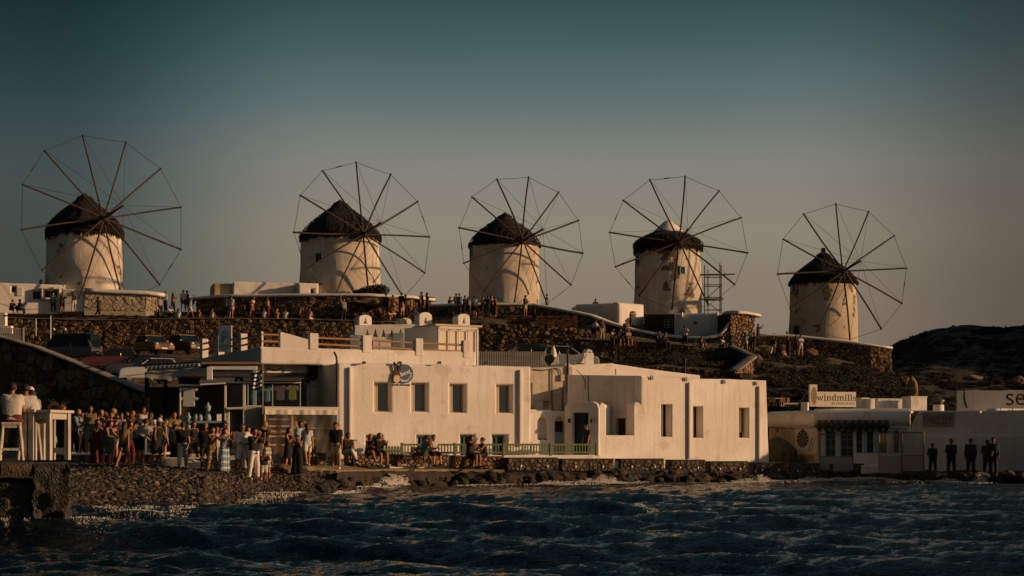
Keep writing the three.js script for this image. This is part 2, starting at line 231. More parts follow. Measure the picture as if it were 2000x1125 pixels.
// ---------- sea ----------
let seaY;
{
  const r = rng(5), W = [];
  const add = (L0, L1, n, steep, dir, spread) => { for (let i = 0; i < n; i++) { const L = L0 * Math.pow(L1 / L0, r()), th = (dir + (r() - .5) * spread) * R, k = 2 * Math.PI / L; W.push([Math.cos(th) * k, Math.sin(th) * k, steep * L / Math.sqrt(n) * (.6 + .8 * r()), r() * 6.283]); } };
  add(5, 12, 6, .0145, 76, 40); add(1.3, 4, 18, .028, 74, 70); add(.45, 1.2, 30, .032, 76, 76); add(.24, .45, 26, .03, 78, 90);
  const h = (x, z) => { let s = 0; for (const w of W) { const p = Math.sin(w[0] * x + w[1] * z + w[3]); s += w[2] * (2 * Math.pow((p + 1) / 2, 1.7) - .8); } return s; };
  let mean = 0; for (let i = 0; i < 2000; i++) mean += h(r() * 300, r() * 300) / 2000;
  seaY = (x, d) => (h(x, d) - mean) * clamp((100 - d) / 60, .55, 1);
  const rows = []; let d = 13; while (d < 96) { rows.push(d); d += Math.max(.06, d * .0031); } const nC = 560;
  const pos = [], idx = [];
  for (const q of rows) for (let i = 0; i < nC; i++) { const x = (i / (nC - 1) - .5) * 2 * (q * .34 + 5), amp = clamp((100 - q) / 60, .55, 1); pos.push(x, (h(x, q) - mean) * amp * 1.0, -q); }
  for (let j = 0; j < rows.length - 1; j++) for (let i = 0; i < nC - 1; i++) { const a = j * nC + i; idx.push(a, a + 1, a + nC + 1, a, a + nC + 1, a + nC); }
  const g = new THREE.BufferGeometry(); g.setAttribute('position', new THREE.Float32BufferAttribute(pos, 3)); g.setIndex(idx); g.computeVertexNormals();
  const uv = new Float32Array(pos.length / 3 * 2); for (let i = 0; i < pos.length / 3; i++) { uv[2 * i] = pos[3 * i]; uv[2 * i + 1] = pos[3 * i + 2]; } g.setAttribute('uv', new THREE.BufferAttribute(uv, 2));
  const ripple = texture(512, [2.6, .7], (u, v) => { const a = fbm(u, v, 14, 5), b = fbm(u + .5, v + .2, 22, 4, nz2); return 1 - Math.abs(a + b - 1) * 3; }, false);
  M.sea = new THREE.MeshPhysicalMaterial({ color: new THREE.Color().setRGB(.004, .012, .015), roughness: .05, ior: 1.33, bumpMap: ripple, bumpScale: .032 });
  const m = new THREE.Mesh(g, M.sea); m.name = 'sea'; m.userData.kind = 'structure'; m.receiveShadow = true; scene.add(m);
  const s2 = mesh('open_sea', new THREE.PlaneGeometry(1600, 1200).rotateX(-Math.PI / 2).translate(0, -.75, 350), M.sea); s2.userData.kind = 'structure';
}

// ---------- stone walls ----------
function clipPoly(P, nx, ny, o) { const out = []; for (let i = 0; i < P.length; i++) { const a = P[i], b = P[(i + 1) % P.length], da = nx * a[0] + ny * a[1] - o, db = nx * b[0] + ny * b[1] - o; if (da <= 0) out.push(a); if ((da < 0 && db > 0) || (da > 0 && db < 0)) { const t = da / (da - db); out.push([a[0] + (b[0] - a[0]) * t, a[1] + (b[1] - a[1]) * t]); } } return out; }
function cells(len, topF, botF, sw, sh, r, jit = .95) {   // uneven stones filling the strip 0..len between botF(s) and topF(s)
  let y0 = 1e9, y1 = -1e9; for (let i = 0; i <= 20; i++) { y0 = Math.min(y0, botF(len * i / 20)); y1 = Math.max(y1, topF(len * i / 20)); }
  const ny = Math.max(1, Math.round((y1 - y0) / sh)), nx = Math.max(1, Math.round(len / sw)), hx = len / nx, hy = (y1 - y0) / ny, pt = [];
  for (let j = -1; j <= ny; j++) { pt.push([]); for (let i = -1; i <= nx; i++) pt[j + 1].push([(i + .5 + (j & 1 ? .25 : -.25) + (r() - .5) * jit) * hx, y0 + (j + .5 + (r() - .5) * jit) * hy]); }
  const out = [];
  for (let j = 0; j <= ny + 1; j++) for (let i = 0; i <= nx + 1; i++) {
    const c = pt[j][i]; if (c[0] < -.1 * hx || c[0] > len + .1 * hx) continue; const ct = topF(clamp(c[0], 0, len)), cb = botF(clamp(c[0], 0, len)); if (c[1] > ct - .02 || c[1] < cb - .3 * hy) continue;
    let P = [[c[0] - 2 * hx, c[1] - 2 * hy], [c[0] + 2 * hx, c[1] - 2 * hy], [c[0] + 2 * hx, c[1] + 2 * hy], [c[0] - 2 * hx, c[1] + 2 * hy]];
    for (let b = Math.max(0, j - 2); b <= Math.min(ny + 1, j + 2); b++) for (let a = Math.max(0, i - 2); a <= Math.min(nx + 1, i + 2); a++) { if (a === i && b === j) continue; const q = pt[b][a], dx = q[0] - c[0], dy = q[1] - c[1], L = Math.hypot(dx, dy); P = clipPoly(P, dx / L, dy / L, (dx * (c[0] + q[0]) / 2 + dy * (c[1] + q[1]) / 2) / L - (.012 + .05 * r() * hy)); if (P.length < 3) break; }
    P = clipPoly(P, 1, 0, len); P = clipPoly(P, -1, 0, 0);
    const sl = (topF(Math.min(len, c[0] + .2)) - topF(Math.max(0, c[0] - .2))) / .4, n = Math.hypot(sl, 1); P = clipPoly(P, -sl / n, 1 / n, (-sl * c[0] + ct) / n); P = clipPoly(P, 0, -1, -cb);
    if (P.length < 3) continue; let A = 0, mx = 0, my = 0; for (let k = 0; k < P.length; k++) { const e = P[(k + 1) % P.length]; A += P[k][0] * e[1] - e[0] * P[k][1]; mx += P[k][0]; my += P[k][1]; } A = Math.abs(A) / 2; if (A < .008) continue;
    out.push({ P, A, c: [mx / P.length, my / P.length] });
  } return out;
}
function stoneGeo(P, c, depth, r) {   // a pillow-shaped stone proud of the wall
  const n = P.length, pos = [], idx = [], f = .72 + .14 * r(), tz = (r() - .5) * .5 * depth, ty = (r() - .5) * .5 * depth, ext = Math.max(...P.map(p => Math.hypot(p[0] - c[0], p[1] - c[1]))) + 1e-3;
  for (const p of P) pos.push(p[0], p[1], -.05);
  for (const p of P) pos.push(lerp(c[0], p[0], .96), lerp(c[1], p[1], .96), depth * .45);
  for (const p of P) pos.push(lerp(c[0], p[0], f), lerp(c[1], p[1], f), depth + (p[0] - c[0]) / ext * tz + (p[1] - c[1]) / ext * ty);
  for (let i = 0; i < n; i++) { const j = (i + 1) % n; idx.push(i, j, n + j, i, n + j, n + i, n + i, n + j, 2 * n + j, n + i, 2 * n + j, 2 * n + i); if (i > 0 && i < n - 1) idx.push(2 * n, 2 * n + i, 2 * n + i + 1); }
  const g = new THREE.BufferGeometry(); g.setAttribute('position', new THREE.Float32BufferAttribute(pos, 3)); g.setIndex(idx); const h = g.toNonIndexed(); h.computeVertexNormals(); return h;
}
function laySurface(parent, list, place, mats, r, max = 300, name = 'stone', depth = [.05, .13]) {
  list.sort((a, b) => b.A - a.A); const rest = mats.map(() => []);
  list.forEach((s, i) => { let g = stoneGeo(s.P, s.c, lerp(depth[0], depth[1], r()), r); place(g, s); const k = Math.floor(r() * mats.length); if (i < max) mesh(name, g, mats[k], parent); else rest[k].push(g); });
  rest.forEach((g, k) => { if (g.length) mesh('small_' + name + 's', g, mats[k], parent).userData.kind = 'stuff'; });
}
function capGeo(pts, w, h) {   // rounded coping swept along points
  const prof = [[-w / 2, -.04], [-w / 2, h * .55], [-w * .38, h * .9], [-w * .15, h], [w * .15, h], [w * .38, h * .9], [w / 2, h * .55], [w / 2, -.04]], pos = [], idx = [], n = prof.length;
  pts.forEach((p, i) => { const a = pts[Math.max(0, i - 1)], b = pts[Math.min(pts.length - 1, i + 1)]; let tx = b.x - a.x, tz = b.z - a.z; const L = Math.hypot(tx, tz) || 1; tx /= L; tz /= L; for (const q of prof) pos.push(p.x - tz * q[0], p.y + q[1], p.z + tx * q[0]); });
  for (let i = 0; i < pts.length - 1; i++) for (let k = 0; k < n; k++) { const a = i * n + k, b = i * n + (k + 1) % n, c = a + n, d = b + n; idx.push(a, c, b, b, c, d); }
  for (let k = 1; k < n - 1; k++) { idx.push(0, k, k + 1); const o = (pts.length - 1) * n; idx.push(o, o + k + 1, o + k); }
  const g = new THREE.BufferGeometry(); g.setAttribute('position', new THREE.Float32BufferAttribute(pos, 3)); g.setIndex(idx); g.computeVertexNormals(); return g;
}
// pts: [px, depth, top row, bottom row] left to right; front faces the sea
function stoneWall(name, label, pts, o = {}) {
  const { sw = .4, sh = .3, thick = .6, cap, coreMat = M.mortar, capH = .16, max = 300, seed = 1, mats = M.stones, category = 'stone wall', depth } = o, r = rng(seed * 77 + 3);
  const P = pts.map(([px, d, t, b]) => ({ x: wx(px, d), z: -d, t: wy(t, d), b: wy(b, d) }));
  const g = thing(name, label, category, [P[0].x, P[0].b, P[0].z]), ox = P[0].x, oy = P[0].b, oz = P[0].z, core = []; const all = [];
  for (let i = 0; i < P.length - 1; i++) {
    const a = P[i], b = P[i + 1], L = Math.hypot(b.x - a.x, b.z - a.z), ang = Math.atan2(-(b.z - a.z), b.x - a.x), set = q => { q.rotateY(ang); q.translate(a.x - ox, -oy, a.z - oz); return q; };
    core.push(set(poly([[0, a.b - .4], [L, b.b - .4], [L, b.t - .01], [0, a.t - .01]], null, thick, 0).translate(0, 0, -.02)));
    for (const s of cells(L, x => lerp(a.t, b.t, x / L), x => lerp(a.b, b.b, x / L), sw, sh, r)) { s.set = set; all.push(s); }
  }
  mesh('core', core, coreMat, g);
  laySurface(g, all, (q, s) => s.set(q), mats, r, max, 'stone', depth);
  if (cap) { const cp = []; for (let i = 0; i < P.length; i++) { const nx = 0, nzv = 0; cp.push(new V3(P[i].x - ox, P[i].t - oy, P[i].z - oz - thick * .45)); } const fine = []; for (let i = 0; i < cp.length - 1; i++) { const n = Math.max(2, Math.round(cp[i].distanceTo(cp[i + 1]) / .8)); for (let k = 0; k < n; k++) { const q = cp[i].clone().lerp(cp[i + 1], k / n); q.y += (r() - .5) * .03; fine.push(q); } } fine.push(cp[cp.length - 1]); mesh('coping', capGeo(fine, thick + .16, capH), cap, g); }
  return g;
}
M.shadeGreyCap = mottled(0x8d867a, 0x6f695f, 2, 6, .95, .02);  // white coping greyed so that its shade sits in the colour
// ---------- windmills ----------
function windmill(o) {
  const { px, d, base, eaveY, apexY, wPx, hub, tip, rPx, phase, s, L, label, mat, seed } = o, r = rng(seed);
  const k = d / F, c = at(px, base, d), R0 = wPx / 2 * k, Re = o.topPx / 2 * k, he = wy(eaveY, d) - c.y, ha = wy(apexY, d) - c.y, down = 2.2;
  const g = thing('windmill', label, 'windmill', c.toArray(), 0, 'the row of windmills on the hill');
  // tower
  const pts = []; for (let i = 0; i <= 24; i++) { const t = i / 24, y = lerp(-down, he, t); pts.push(new THREE.Vector2(lerp(R0 * 1.015, Re, sm(0, 1, clamp(y / he, 0, 1)) * .6 + .4 * clamp(y / he, 0, 1)), y)); }
  pts.push(new THREE.Vector2(0.01, he));
  const tg = new THREE.LatheGeometry(pts, 72), tp = tg.attributes.position, tu = tg.attributes.uv;
  for (let i = 0; i < tp.count; i++) { const x = tp.getX(i), y = tp.getY(i), z = tp.getZ(i), a = Math.atan2(z, x), q = 1 + .012 * Math.sin(a * 3 + seed) + .008 * Math.sin(y * 1.7 + a * 5 + seed); tp.setXYZ(i, x * q, y, z * q); tu.setXY(i, tu.getX(i) * 19, y); }
  tg.computeVertexNormals();
  const tower = mesh('tower', tg, mat, g, true);
  // openings in the tower: [px, y0, y1, width px]
  for (const [wp, ya, yb, ww, nm] of o.openings || []) {
    const sx = clamp((wp - px) * k / R0, -.97, .97), th = Math.asin(sx), w = ww * k / Math.max(.35, Math.cos(th)), h = (yb - ya) * k, y = wy((ya + yb) / 2, d) - c.y, rr = R0 - .03;
    const put = q => q.rotateY(th).translate(Math.sin(th) * rr, y, Math.cos(th) * rr);
    const f = mesh(nm || 'window', [put(box(.07, h + .1, .16, -w / 2, 0, 0)), put(box(.07, h + .1, .16, w / 2, 0, 0)), put(box(w, .07, .16, 0, h / 2, 0)), put(box(w, .07, .16, 0, -h / 2, 0)), put(box(.05, h, .1, 0, 0, 0))], M.frameBlue, tower);
    mesh('pane', put(box(w, h, .1, 0, 0, -.0)), M.glass, f);
  }
  // thatched cap
  const ov = 1.02, prof = [], bul = o.bulge ?? .16, n = 22;
  for (let i = 0; i <= n; i++) { const t = i / n, rr = (1 - t) * Re * ov * (1 + bul * Math.sin(t * Math.PI)) + .07 * (1 - t); prof.push(new THREE.Vector2(i === n ? .02 : rr + .3 * sm(.82, 1, t) * (1 - t) * 5 + (t > .9 ? .22 * (1 - (t - .9) / .1) : 0), lerp(he - .12, ha, Math.pow(t, .94)))); }
  const rg = new THREE.LatheGeometry(prof, 64), rp = rg.attributes.position;
  for (let i = 0; i < rp.count; i++) { const x = rp.getX(i), y = rp.getY(i), z = rp.getZ(i), a = Math.atan2(z, x), q = 1 + .035 * Math.sin(a * 4 + seed * 3) * Math.sin(y * 1.3) + .05 * (fbm((a / 6.2832 + 1) % 1, (y * .1 + 1) % 1, 16, 3) - .5); rp.setXYZ(i, x * q, y + .08 * Math.sin(a * 2 + seed), z * q); }
  rg.computeVertexNormals(); const ru = rg.attributes.uv; for (let i = 0; i < rp.count; i++) ru.setXY(i, ru.getX(i) * 18, rp.getY(i) * 1.2);
  const roof = mesh('roof', rg, M.thatch, g, true);
  const straws = [], rad = t => { const f = t * n, i = Math.min(n - 1, Math.floor(f)); return [lerp(prof[i].x, prof[i + 1].x, f - i), lerp(prof[i].y, prof[i + 1].y, f - i)]; };
  const strip = (a, r0, y0, r1, y1, w) => { const q = new THREE.BufferGeometry(), ca = Math.cos(a), sa = Math.sin(a), P = (rr, y, o2) => [ca * rr - sa * o2, y, sa * rr + ca * o2]; const v = [P(r0, y0, -w), P(r0, y0, w), P(r1, y1, -w * .4), P(r1, y1, w * .4), P(r0 + .05, y0, 0), P(r1 + .03, y1, 0)], ix = [0, 4, 5, 0, 5, 2, 4, 1, 3, 4, 3, 5, 0, 2, 3, 0, 3, 1], pp = []; for (const e of ix) pp.push(...v[e]); q.setAttribute('position', new THREE.Float32BufferAttribute(pp, 3)); q.computeVertexNormals(); q.setAttribute('uv', new THREE.Float32BufferAttribute(new Float32Array(36), 2)); return q; };
  for (let i = 0; i < 900; i++) { const t = Math.pow(r(), 1.25) * .93, a = r() * 6.283, [ra, ya] = rad(t), [rb, yb] = rad(Math.max(0, t - .05 - .09 * r())); straws.push(strip(a, ra + .01, ya, rb + .05 + .08 * r(), yb - .05 * r(), .05 + .08 * r())); }
  mesh('thatch', straws, M.thatch, roof).userData.kind = 'stuff';
  const fr = []; for (let i = 0; i < 420; i++) { const a = i / 420 * 6.283 + r() * .02, side = Math.cos(a), lobe = .5 + .5 * Math.sin(a * 13 + seed) * Math.sin(a * 7); const len = (o.fringe ?? .35) * (.35 + .5 * r() + .9 * lobe * (side < 0 ? 1 : .5)); const [ra, ya] = rad(.01); fr.push(strip(a, ra + .02 * r(), ya + .15, ra + .03 + .04 * r(), ya - len, .05 + .04 * r())); }
  mesh('fringe', fr, M.thatch, roof).userData.kind = 'stuff';
  if (o.cap) mesh('white_cap', new THREE.LatheGeometry([[.02, ha + .45], [.35, ha + .36], [.8, ha - .05], [1.5, ha - .72], [1.62, ha - .86]].map(p => new THREE.Vector2(...p)), 32), M.plasterClean, roof);
  if (o.finial) mesh('finial', box(.34, .5, .34, 0, ha + .1, 0), M.thatch, roof);
  if (o.band) for (const [bt, bw] of [[.8, .09], [.62, .07], [.45, .07]]) { const [ra, ya] = rad(bt); mesh('binding', new THREE.TorusGeometry(ra + .08, bw, 6, 40).rotateX(Math.PI / 2).translate(0, ya, 0), M.wood, roof); }
  // wheel: axle leaves the cap towards the camera's right, wheel square to it
  const los = Math.atan2(c.x, -c.z), hx = (hub[0] - px) * k, yaw = Math.asin(clamp(hx / s, -.9, .9)), dirYaw = yaw - los;
  const ty = (hub[1] - tip[1]) * k / L, el = Math.asin(clamp(ty, -.4, .4));
  const ax = new V3(Math.sin(dirYaw) * Math.cos(el), Math.sin(el), Math.cos(dirYaw) * Math.cos(el));
  const hubY = wy(hub[1], d - s) - c.y, H = new V3(Math.sin(dirYaw) * s, hubY, Math.cos(dirYaw) * s), T = H.clone().addScaledVector(ax, L), Bk = H.clone().addScaledVector(ax, -s - .3);
  const kd = (d - s) / F, Rw = rPx * kd, right = new V3(0, 1, 0).cross(ax).normalize(), up = ax.clone().cross(right);
  const sail = mesh('wheel_axle', [rod(Bk, H, .2, .2, 10), rod(H, H.clone().addScaledVector(ax, .55), .27, .22, 10), rod(H, T, .13, .07, 8)], M.wood, g);
  const tips = [];
  for (let i = 0; i < 12; i++) {
    const a = (phase + i * 30 + (r() - .5) * 1.5) * R, dv = right.clone().multiplyScalar(Math.sin(a)).addScaledVector(up, Math.cos(a)), off = (i % 3) * .14 - .1, st = H.clone().addScaledVector(ax, off + .2), e = H.clone().addScaledVector(dv, Rw * (1 + (r() - .5) * .015)).addScaledVector(ax, .1); tips.push(e);
    const bw = st.clone().lerp(e, .45 + .2 * r()).add(new V3(r() - .5, r() - .5, r() - .5).multiplyScalar(.16)); mesh('spoke', [tube([st.clone().addScaledVector(dv, -.3), bw, e], .068 + .012 * r(), 6, 8)], M.wood, g);
  }
  for (let i = 0; i < 12; i++) { const A = tips[i].clone().lerp(H, .012), B = tips[(i + 1) % 12].clone().lerp(H, .012), sg = A.clone().lerp(B, .5).add(new V3(0, -.02 - .03 * r(), 0)), q = [tube([A, sg, B], .021, 5, 8)]; if (r() < .25) { const m0 = A.clone().lerp(B, .4), m1 = A.clone().lerp(B, .6); q.push(rod(m0, m1, .05, .03, 5)); } mesh('rim_rope', q, M.rope, g); mesh('stay_wire', rod(T, tips[i], .014, .014, 4), M.rope, g); }
  return g;
}
const mills = [
  { px: 165.5, d: 149, base: 573, eaveY: 451, apexY: 378, wPx: 147, topPx: 142, hub: [199, 425], tip: [235, 412], rPx: 170, phase: -11.5, s: 4.3, L: 4.6, fringe: .62, bulge: .2, seed: 11, label: 'leftmost windmill, ragged dark thatch, large spoked wheel reaching above the others', mat: towerMat(.0, 1, 0xdcd4c6) },
  { px: 665, d: 151, base: 579, eaveY: 462, apexY: 391, wPx: 157, topPx: 152, hub: [707, 457], tip: [739, 443], rPx: 148, phase: -1.5, s: 4.7, L: 3.7, fringe: .4, bulge: .17, seed: 23, label: 'windmill with a small square window, round bush at its foot', mat: towerMat(-.06, 2, 0xded6c7), openings: [[630.5, 502, 520, 12], [632, 559, 578, 13, 'door']] },
  { px: 985.5, d: 154.5, base: 600, eaveY: 478, apexY: 416, wPx: 138, topPx: 134, hub: [1018, 471], tip: [1059, 460], rPx: 132, phase: 9, s: 4.2, L: 5, fringe: .16, bulge: .22, band: 1, seed: 37, label: 'middle windmill with rope-bound stepped thatch and windowless tower', mat: towerMat(-.04, 3, 0xdad1c2), openings: [[921, 482, 508, 5], [922, 570, 592, 6, 'door']] },
  { px: 1305, d: 158, base: 612, eaveY: 482, apexY: 440, wPx: 131, topPx: 127, hub: [1325, 474], tip: [1337, 458], rPx: 139, phase: 8, s: 4.3, L: 3.6, fringe: .45, bulge: .42, cap: 1, seed: 41, label: 'windmill with a white pointed cap on its thatch, scaffold beside it', mat: towerMat(.09, 4, 0xd8d0c1), openings: [[1327, 527, 541, 9], [1244, 500, 520, 5]] },
  { px: 1608, d: 158, base: 668, eaveY: 553, apexY: 492, wPx: 132, topPx: 127, hub: [1643.5, 530], tip: [1676, 519], rPx: 137, phase: -3.5, s: 4.3, L: 4, fringe: .12, bulge: .2, finial: 1, seed: 53, label: 'rightmost windmill standing lowest, stained tower with blocked oval patch', mat: towerMat(.05, 5, 0xc2b7a5), openings: [[1547, 556, 574, 4], [1551, 638, 658, 9, 'door']] }];
mills.forEach(windmill);

// ---------- houses and walls on the hill ----------
function win(parent, u0, u1, y0, y1, z, o = {}) {   // framed window: sits at local depth z
  const { mat = M.frame, glass = M.glass, bars = [1, 1], t = .06, name = 'window', dep = .07 } = o, w = u1 - u0, h = y1 - y0, cx = (u0 + u1) / 2, cy = (y0 + y1) / 2;
  const q = [box(t, h, dep, u0 + t / 2, cy, z), box(t, h, dep, u1 - t / 2, cy, z), box(w - 2 * t, t, dep, cx, y0 + t / 2, z), box(w - 2 * t, t, dep, cx, y1 - t / 2, z)];
  for (let i = 1; i < bars[0]; i++) q.push(box(t * .7, h - 2 * t, dep * .8, u0 + w * i / bars[0], cy, z)); for (let i = 1; i < bars[1]; i++) q.push(box(w - 2 * t, t * .7, dep * .7, cx, y0 + h * i / bars[1], z));
  const f = mesh(name, q, mat, parent); mesh('pane', box(w - 2 * t + .004, h - 2 * t + .004, .02, cx, cy, z - .012), glass, f); return f;
}
// a rounded Cycladic block: front panel with openings plus closed body behind
function block(f, name, label, o) {
  const { px0, px1, top, bot, depth = 4, holes = [], mat = M.plaster, thick = .35, bevel = .12, z = 0, cat = 'house' } = o;
  const [u0, yt] = f.P(px0, top, z), [u1, yt1] = f.P(px1, o.top1 ?? top, z), yb = f.P(px0, bot, z)[1];
  const g = f.thing(name, label, cat, yb);
  const T = o.top1 !== undefined ? yt1 : yt;
  const H = holes.map(h => { const a = f.P(h[0], h[1], z), b = f.P(h[2], h[3], z); return [a[0], b[1] - yb, b[0], a[1] - yb]; });
  mesh('wall', [poly([[u0, 0], [u1, 0], [u1, T - yb], [u0, yt - yb]], H, thick, bevel, 3).translate(0, 0, z)], mat, g);
  const bodyTop = Math.min(yt, T) - yb;
  mesh('body', rbox(u1 - u0 - .01, bodyTop - .02, depth - thick, (u0 + u1) / 2, bodyTop / 2 - .02, z - thick - (depth - thick) / 2 + .12, bevel, 0, 3), mat, g);
  g.userData.H = undefined; delete g.userData.H;
  return { g, H, yb, u0, u1, f, z };
}
// kiosk house below the left windmill
{
  const f = Fac(-30, 143.2, 14), b = block(f, 'kiosk_house', 'low white kiosk house with bay window left of first windmill', { px0: -30, px1: 128, top: 551, top1: 556, bot: 612, depth: 4, holes: [[22, 559, 31, 570.5], [63, 568, 80, 585], [86, 566, 113, 583]] });
  b.H.forEach((h, i) => win(b.g, h[0] - .02, h[2] + .02, h[1] - .02, h[3] + .02, -.2, { bars: [i === 2 ? 2 : 1, 1], mat: M.white }));
  const [sa, sy] = f.P(33, 562), [sb, sy2] = f.P(44, 578); mesh('shutter', rbox(sb - sa, sy - sy2, .08, (sa + sb) / 2, (sy + sy2) / 2 - b.yb, .05, .02), M.whiteWood, b.g);
  const [ba, by] = f.P(83, 563), [bb, by2] = f.P(115, 584); mesh('bay_frame', [box(bb - ba, .12, .5, (ba + bb) / 2, by - b.yb, .25), box(bb - ba, .12, .5, (ba + bb) / 2, by2 - b.yb, .25), box(.1, by - by2, .5, ba, (by + by2) / 2 - b.yb, .25), box(.1, by - by2, .5, bb, (by + by2) / 2 - b.yb, .25)], M.white, b.g);
  const f2 = Fac(120, 144, 4), c = block(f2, 'courtyard_wall', 'white rendered wall stepping down from kiosk house', { px0: 120, px1: 168, top: 562, top1: 569, bot: 610, depth: 1.2, cat: 'wall' });
  stoneWall('patchy_wall', 'patchy whitewashed stone wall with white coping under first windmill', [[164, 144, 571, 606], [285, 144.5, 577, 608], [318, 145, 581, 606]], { cap: M.plaster, capH: .4, thick: 1.1, seed: 4, sw: .5, sh: .3, coreMat: mottled(0xa8977c, 0xc9bba2, 1.2, 6, .95, .06), mats: [mottled(0xa08c70, 0xd0c2a8, .9, 6, .95, .05), mottled(0x94805f, 0xc4b497, .8, 6, .95, .05), mottled(0xb3a185, 0xd6cab4, 1.1, 6, .95, .05)], depth: [.0, .05] });
  const lp = thing('lamp_post', 'slim dark lamp post standing before the kiosk house', 'lamp post', at(80, 613, 145).toArray()); mesh('pole', rod([0, -.4, 0], [0, 2.5, 0], .05, .04), M.darkMetal, lp); mesh('lamp_head', rbox(.24, .4, .24, 0, 2.65, 0, .03), M.darkMetal, lp); mesh('bracket', rbox(.3, .1, .2, 0, 2.2, 0), M.darkMetal, lp);
}
// long cabin before second windmill
{
  const f = Fac(417, 145.4, 13), b = block(f, 'cabin', 'long low white cabin with square window beside second windmill', { px0: 455, px1: 586, top: 549.5, top1: 552, bot: 590, depth: 3.4, holes: [[461.5, 557.5, 484, 574]], bevel: .16, thick: .55 });
  b.H.forEach(h => win(b.g, h[0] - .02, h[2] + .02, h[1] - .02, h[3] + .02, -.3, { bars: [2, 1], mat: M.frameBlue }));
  const e = f.P(417, 555), q = f.P(456, 550); mesh('end_wall', rbox(q[0] - e[0] + .3, q[1] - b.yb - .1, 2.6, (e[0] + q[0]) / 2, (q[1] - b.yb - .1) / 2, -1.7, .35), mottled(0x9c8669, 0xb39b7c, 2, 6, .9, .01), b.g);
  const f2 = Fac(583, 145.8, 20), c = block(f2, 'small_annex', 'small rounded white annex with tiny window at second windmill', { px0: 583, px1: 623, top: 552, bot: 590, depth: 2.2, holes: [[607, 564, 613.5, 573]], bevel: .16, thick: .55 });
  c.H.forEach(h => win(c.g, h[0] - .02, h[2] + .02, h[1] - .02, h[3] + .02, -.3, { mat: M.frameBlue }));
}
stoneWall('terrace_wall', 'white-capped terrace wall under second windmill, mostly in shade', [[383, 147, 586, 612], [440, 144.6, 581, 614], [600, 144, 579, 616], [720, 144, 579, 617], [800, 145.2, 583, 615], [842, 147.5, 588, 612]], { cap: M.plaster, capH: .28, thick: .9, seed: 6, sw: .42, sh: .32, max: 300 });
stoneWall('parking_wall', 'long rough stone retaining wall above the parked cars', [[-60, 139.7, 618, 676], [60, 139.7, 622, 683], [200, 139.7, 625.5, 690], [380, 139.7, 622, 694], [560, 139.7, 623, 690], [700, 139.7, 627, 690], [850, 139.7, 632, 690], [940, 139.7, 637, 690]], { seed: 8, sw: .4, sh: .31, thick: .7, max: 300, cap: mottled(0x8f806a, 0x6e5f4a, 2, 6, .95, .02), capH: .05 });
stoneWall('dry_stone_wall', 'loose dry stone wall above the picket fence', [[925, 134.7, 633, 692], [1010, 134.7, 634, 694], [1135, 134.7, 641, 702]], { seed: 9, sw: .36, sh: .24, max: 300, depth: [.08, .2] });
stoneWall('seat_wall', 'low stone wall that three people sit on, mid hill', [[1134, 134.5, 663, 704], [1260, 134.5, 668, 706], [1300, 134.4, 672, 704], [1352, 134.2, 675, 706]], { seed: 10, sw: .36, sh: .26, max: 260, cap: mottled(0x8a7357, 0x6e5a42, 1.4, 6, .95, .02), capH: .05 });
stoneWall('ramp_wall', 'sloping shaded wall with smooth white coping below third windmill', [[840, 147, 600, 620], [900, 146, 597, 622], [1045, 146, 597, 625], [1075, 145.5, 603, 640], [1130, 144.5, 613, 655], [1160, 144, 620, 662], [1200, 143, 635, 668], [1240, 142.2, 647, 672], [1285, 141.6, 656, 676]], { cap: M.plaster, capH: .26, thick: .9, seed: 12, sw: .5, sh: .4, max: 200 });
stoneWall('terrace_parapet', 'curved low stone parapet with white coping before white vaulted house', [[1284, 141.5, 655, 680], [1330, 140.6, 661, 682], [1380, 140.2, 662, 684], [1405, 140.2, 657, 686], [1418, 140.2, 643, 688], [1427, 140.3, 622, 690]], { cap: M.plaster, capH: .22, thick: .6, seed: 13, sw: .36, sh: .28, max: 220 });
stoneWall('corner_stone_wall', 'tall sunlit stone gable at right of vaulted house', [[1426, 140.1, 613, 694], [1448, 140.7, 614, 694], [1474, 141.6, 619, 692]], { cap: M.plaster, capH: .3, thick: 1.6, seed: 14, sw: .28, sh: .26, max: 220 });
stoneWall('lower_wall', 'low stone wall just above the right white house roof', [[1195, 116.6, 712, 740], [1320, 116.6, 717, 744], [1440, 116.2, 729, 752], [1449, 115.4, 728, 755]], { seed: 15, sw: .36, sh: .3, max: 200 });
stoneWall('pit_side_wall', 'short stone wall with grey coping slanting beside the sunken yard', [[1434, 116, 725, 748], [1470, 120.5, 698, 738]], { cap: M.shadeGreyCap, capH: .12, thick: .6, seed: 16, sw: .36, sh: .3, max: 120 });
stoneWall('pit_back_wall', 'shaded stone wall at back of the sunken yard', [[1348, 131, 677, 722], [1430, 131, 679, 724]], { seed: 17, sw: .4, sh: .34, max: 100 });
{ // coping running from back wall to slanting wall
  const p = [at(1428, 678, 131), at(1446, 685, 127), at(1470, 697, 121)], q = thing('yard_coping', 'grey curved coping edging the sunken yard', 'wall', [p[0].x, p[0].y - 1.4, p[0].z]); const rel = p.map(v => v.clone().sub(q.position)); mesh('coping', capGeo(rel, .55, .14), M.shadeGreyCap, q); const b = []; for (let i = 0; i < 2; i++) { const a = rel[i], c = rel[i + 1], L = Math.hypot(c.x - a.x, c.z - a.z); b.push(poly([[0, a.y - 2.2], [L, c.y - 2.2], [L, c.y], [0, a.y]], null, .6, 0).translate(0, 0, .3).rotateY(Math.atan2(-(c.z - a.z), c.x - a.x)).translate(a.x, 0, a.z)); } mesh('core', b, M.mortar, q); }
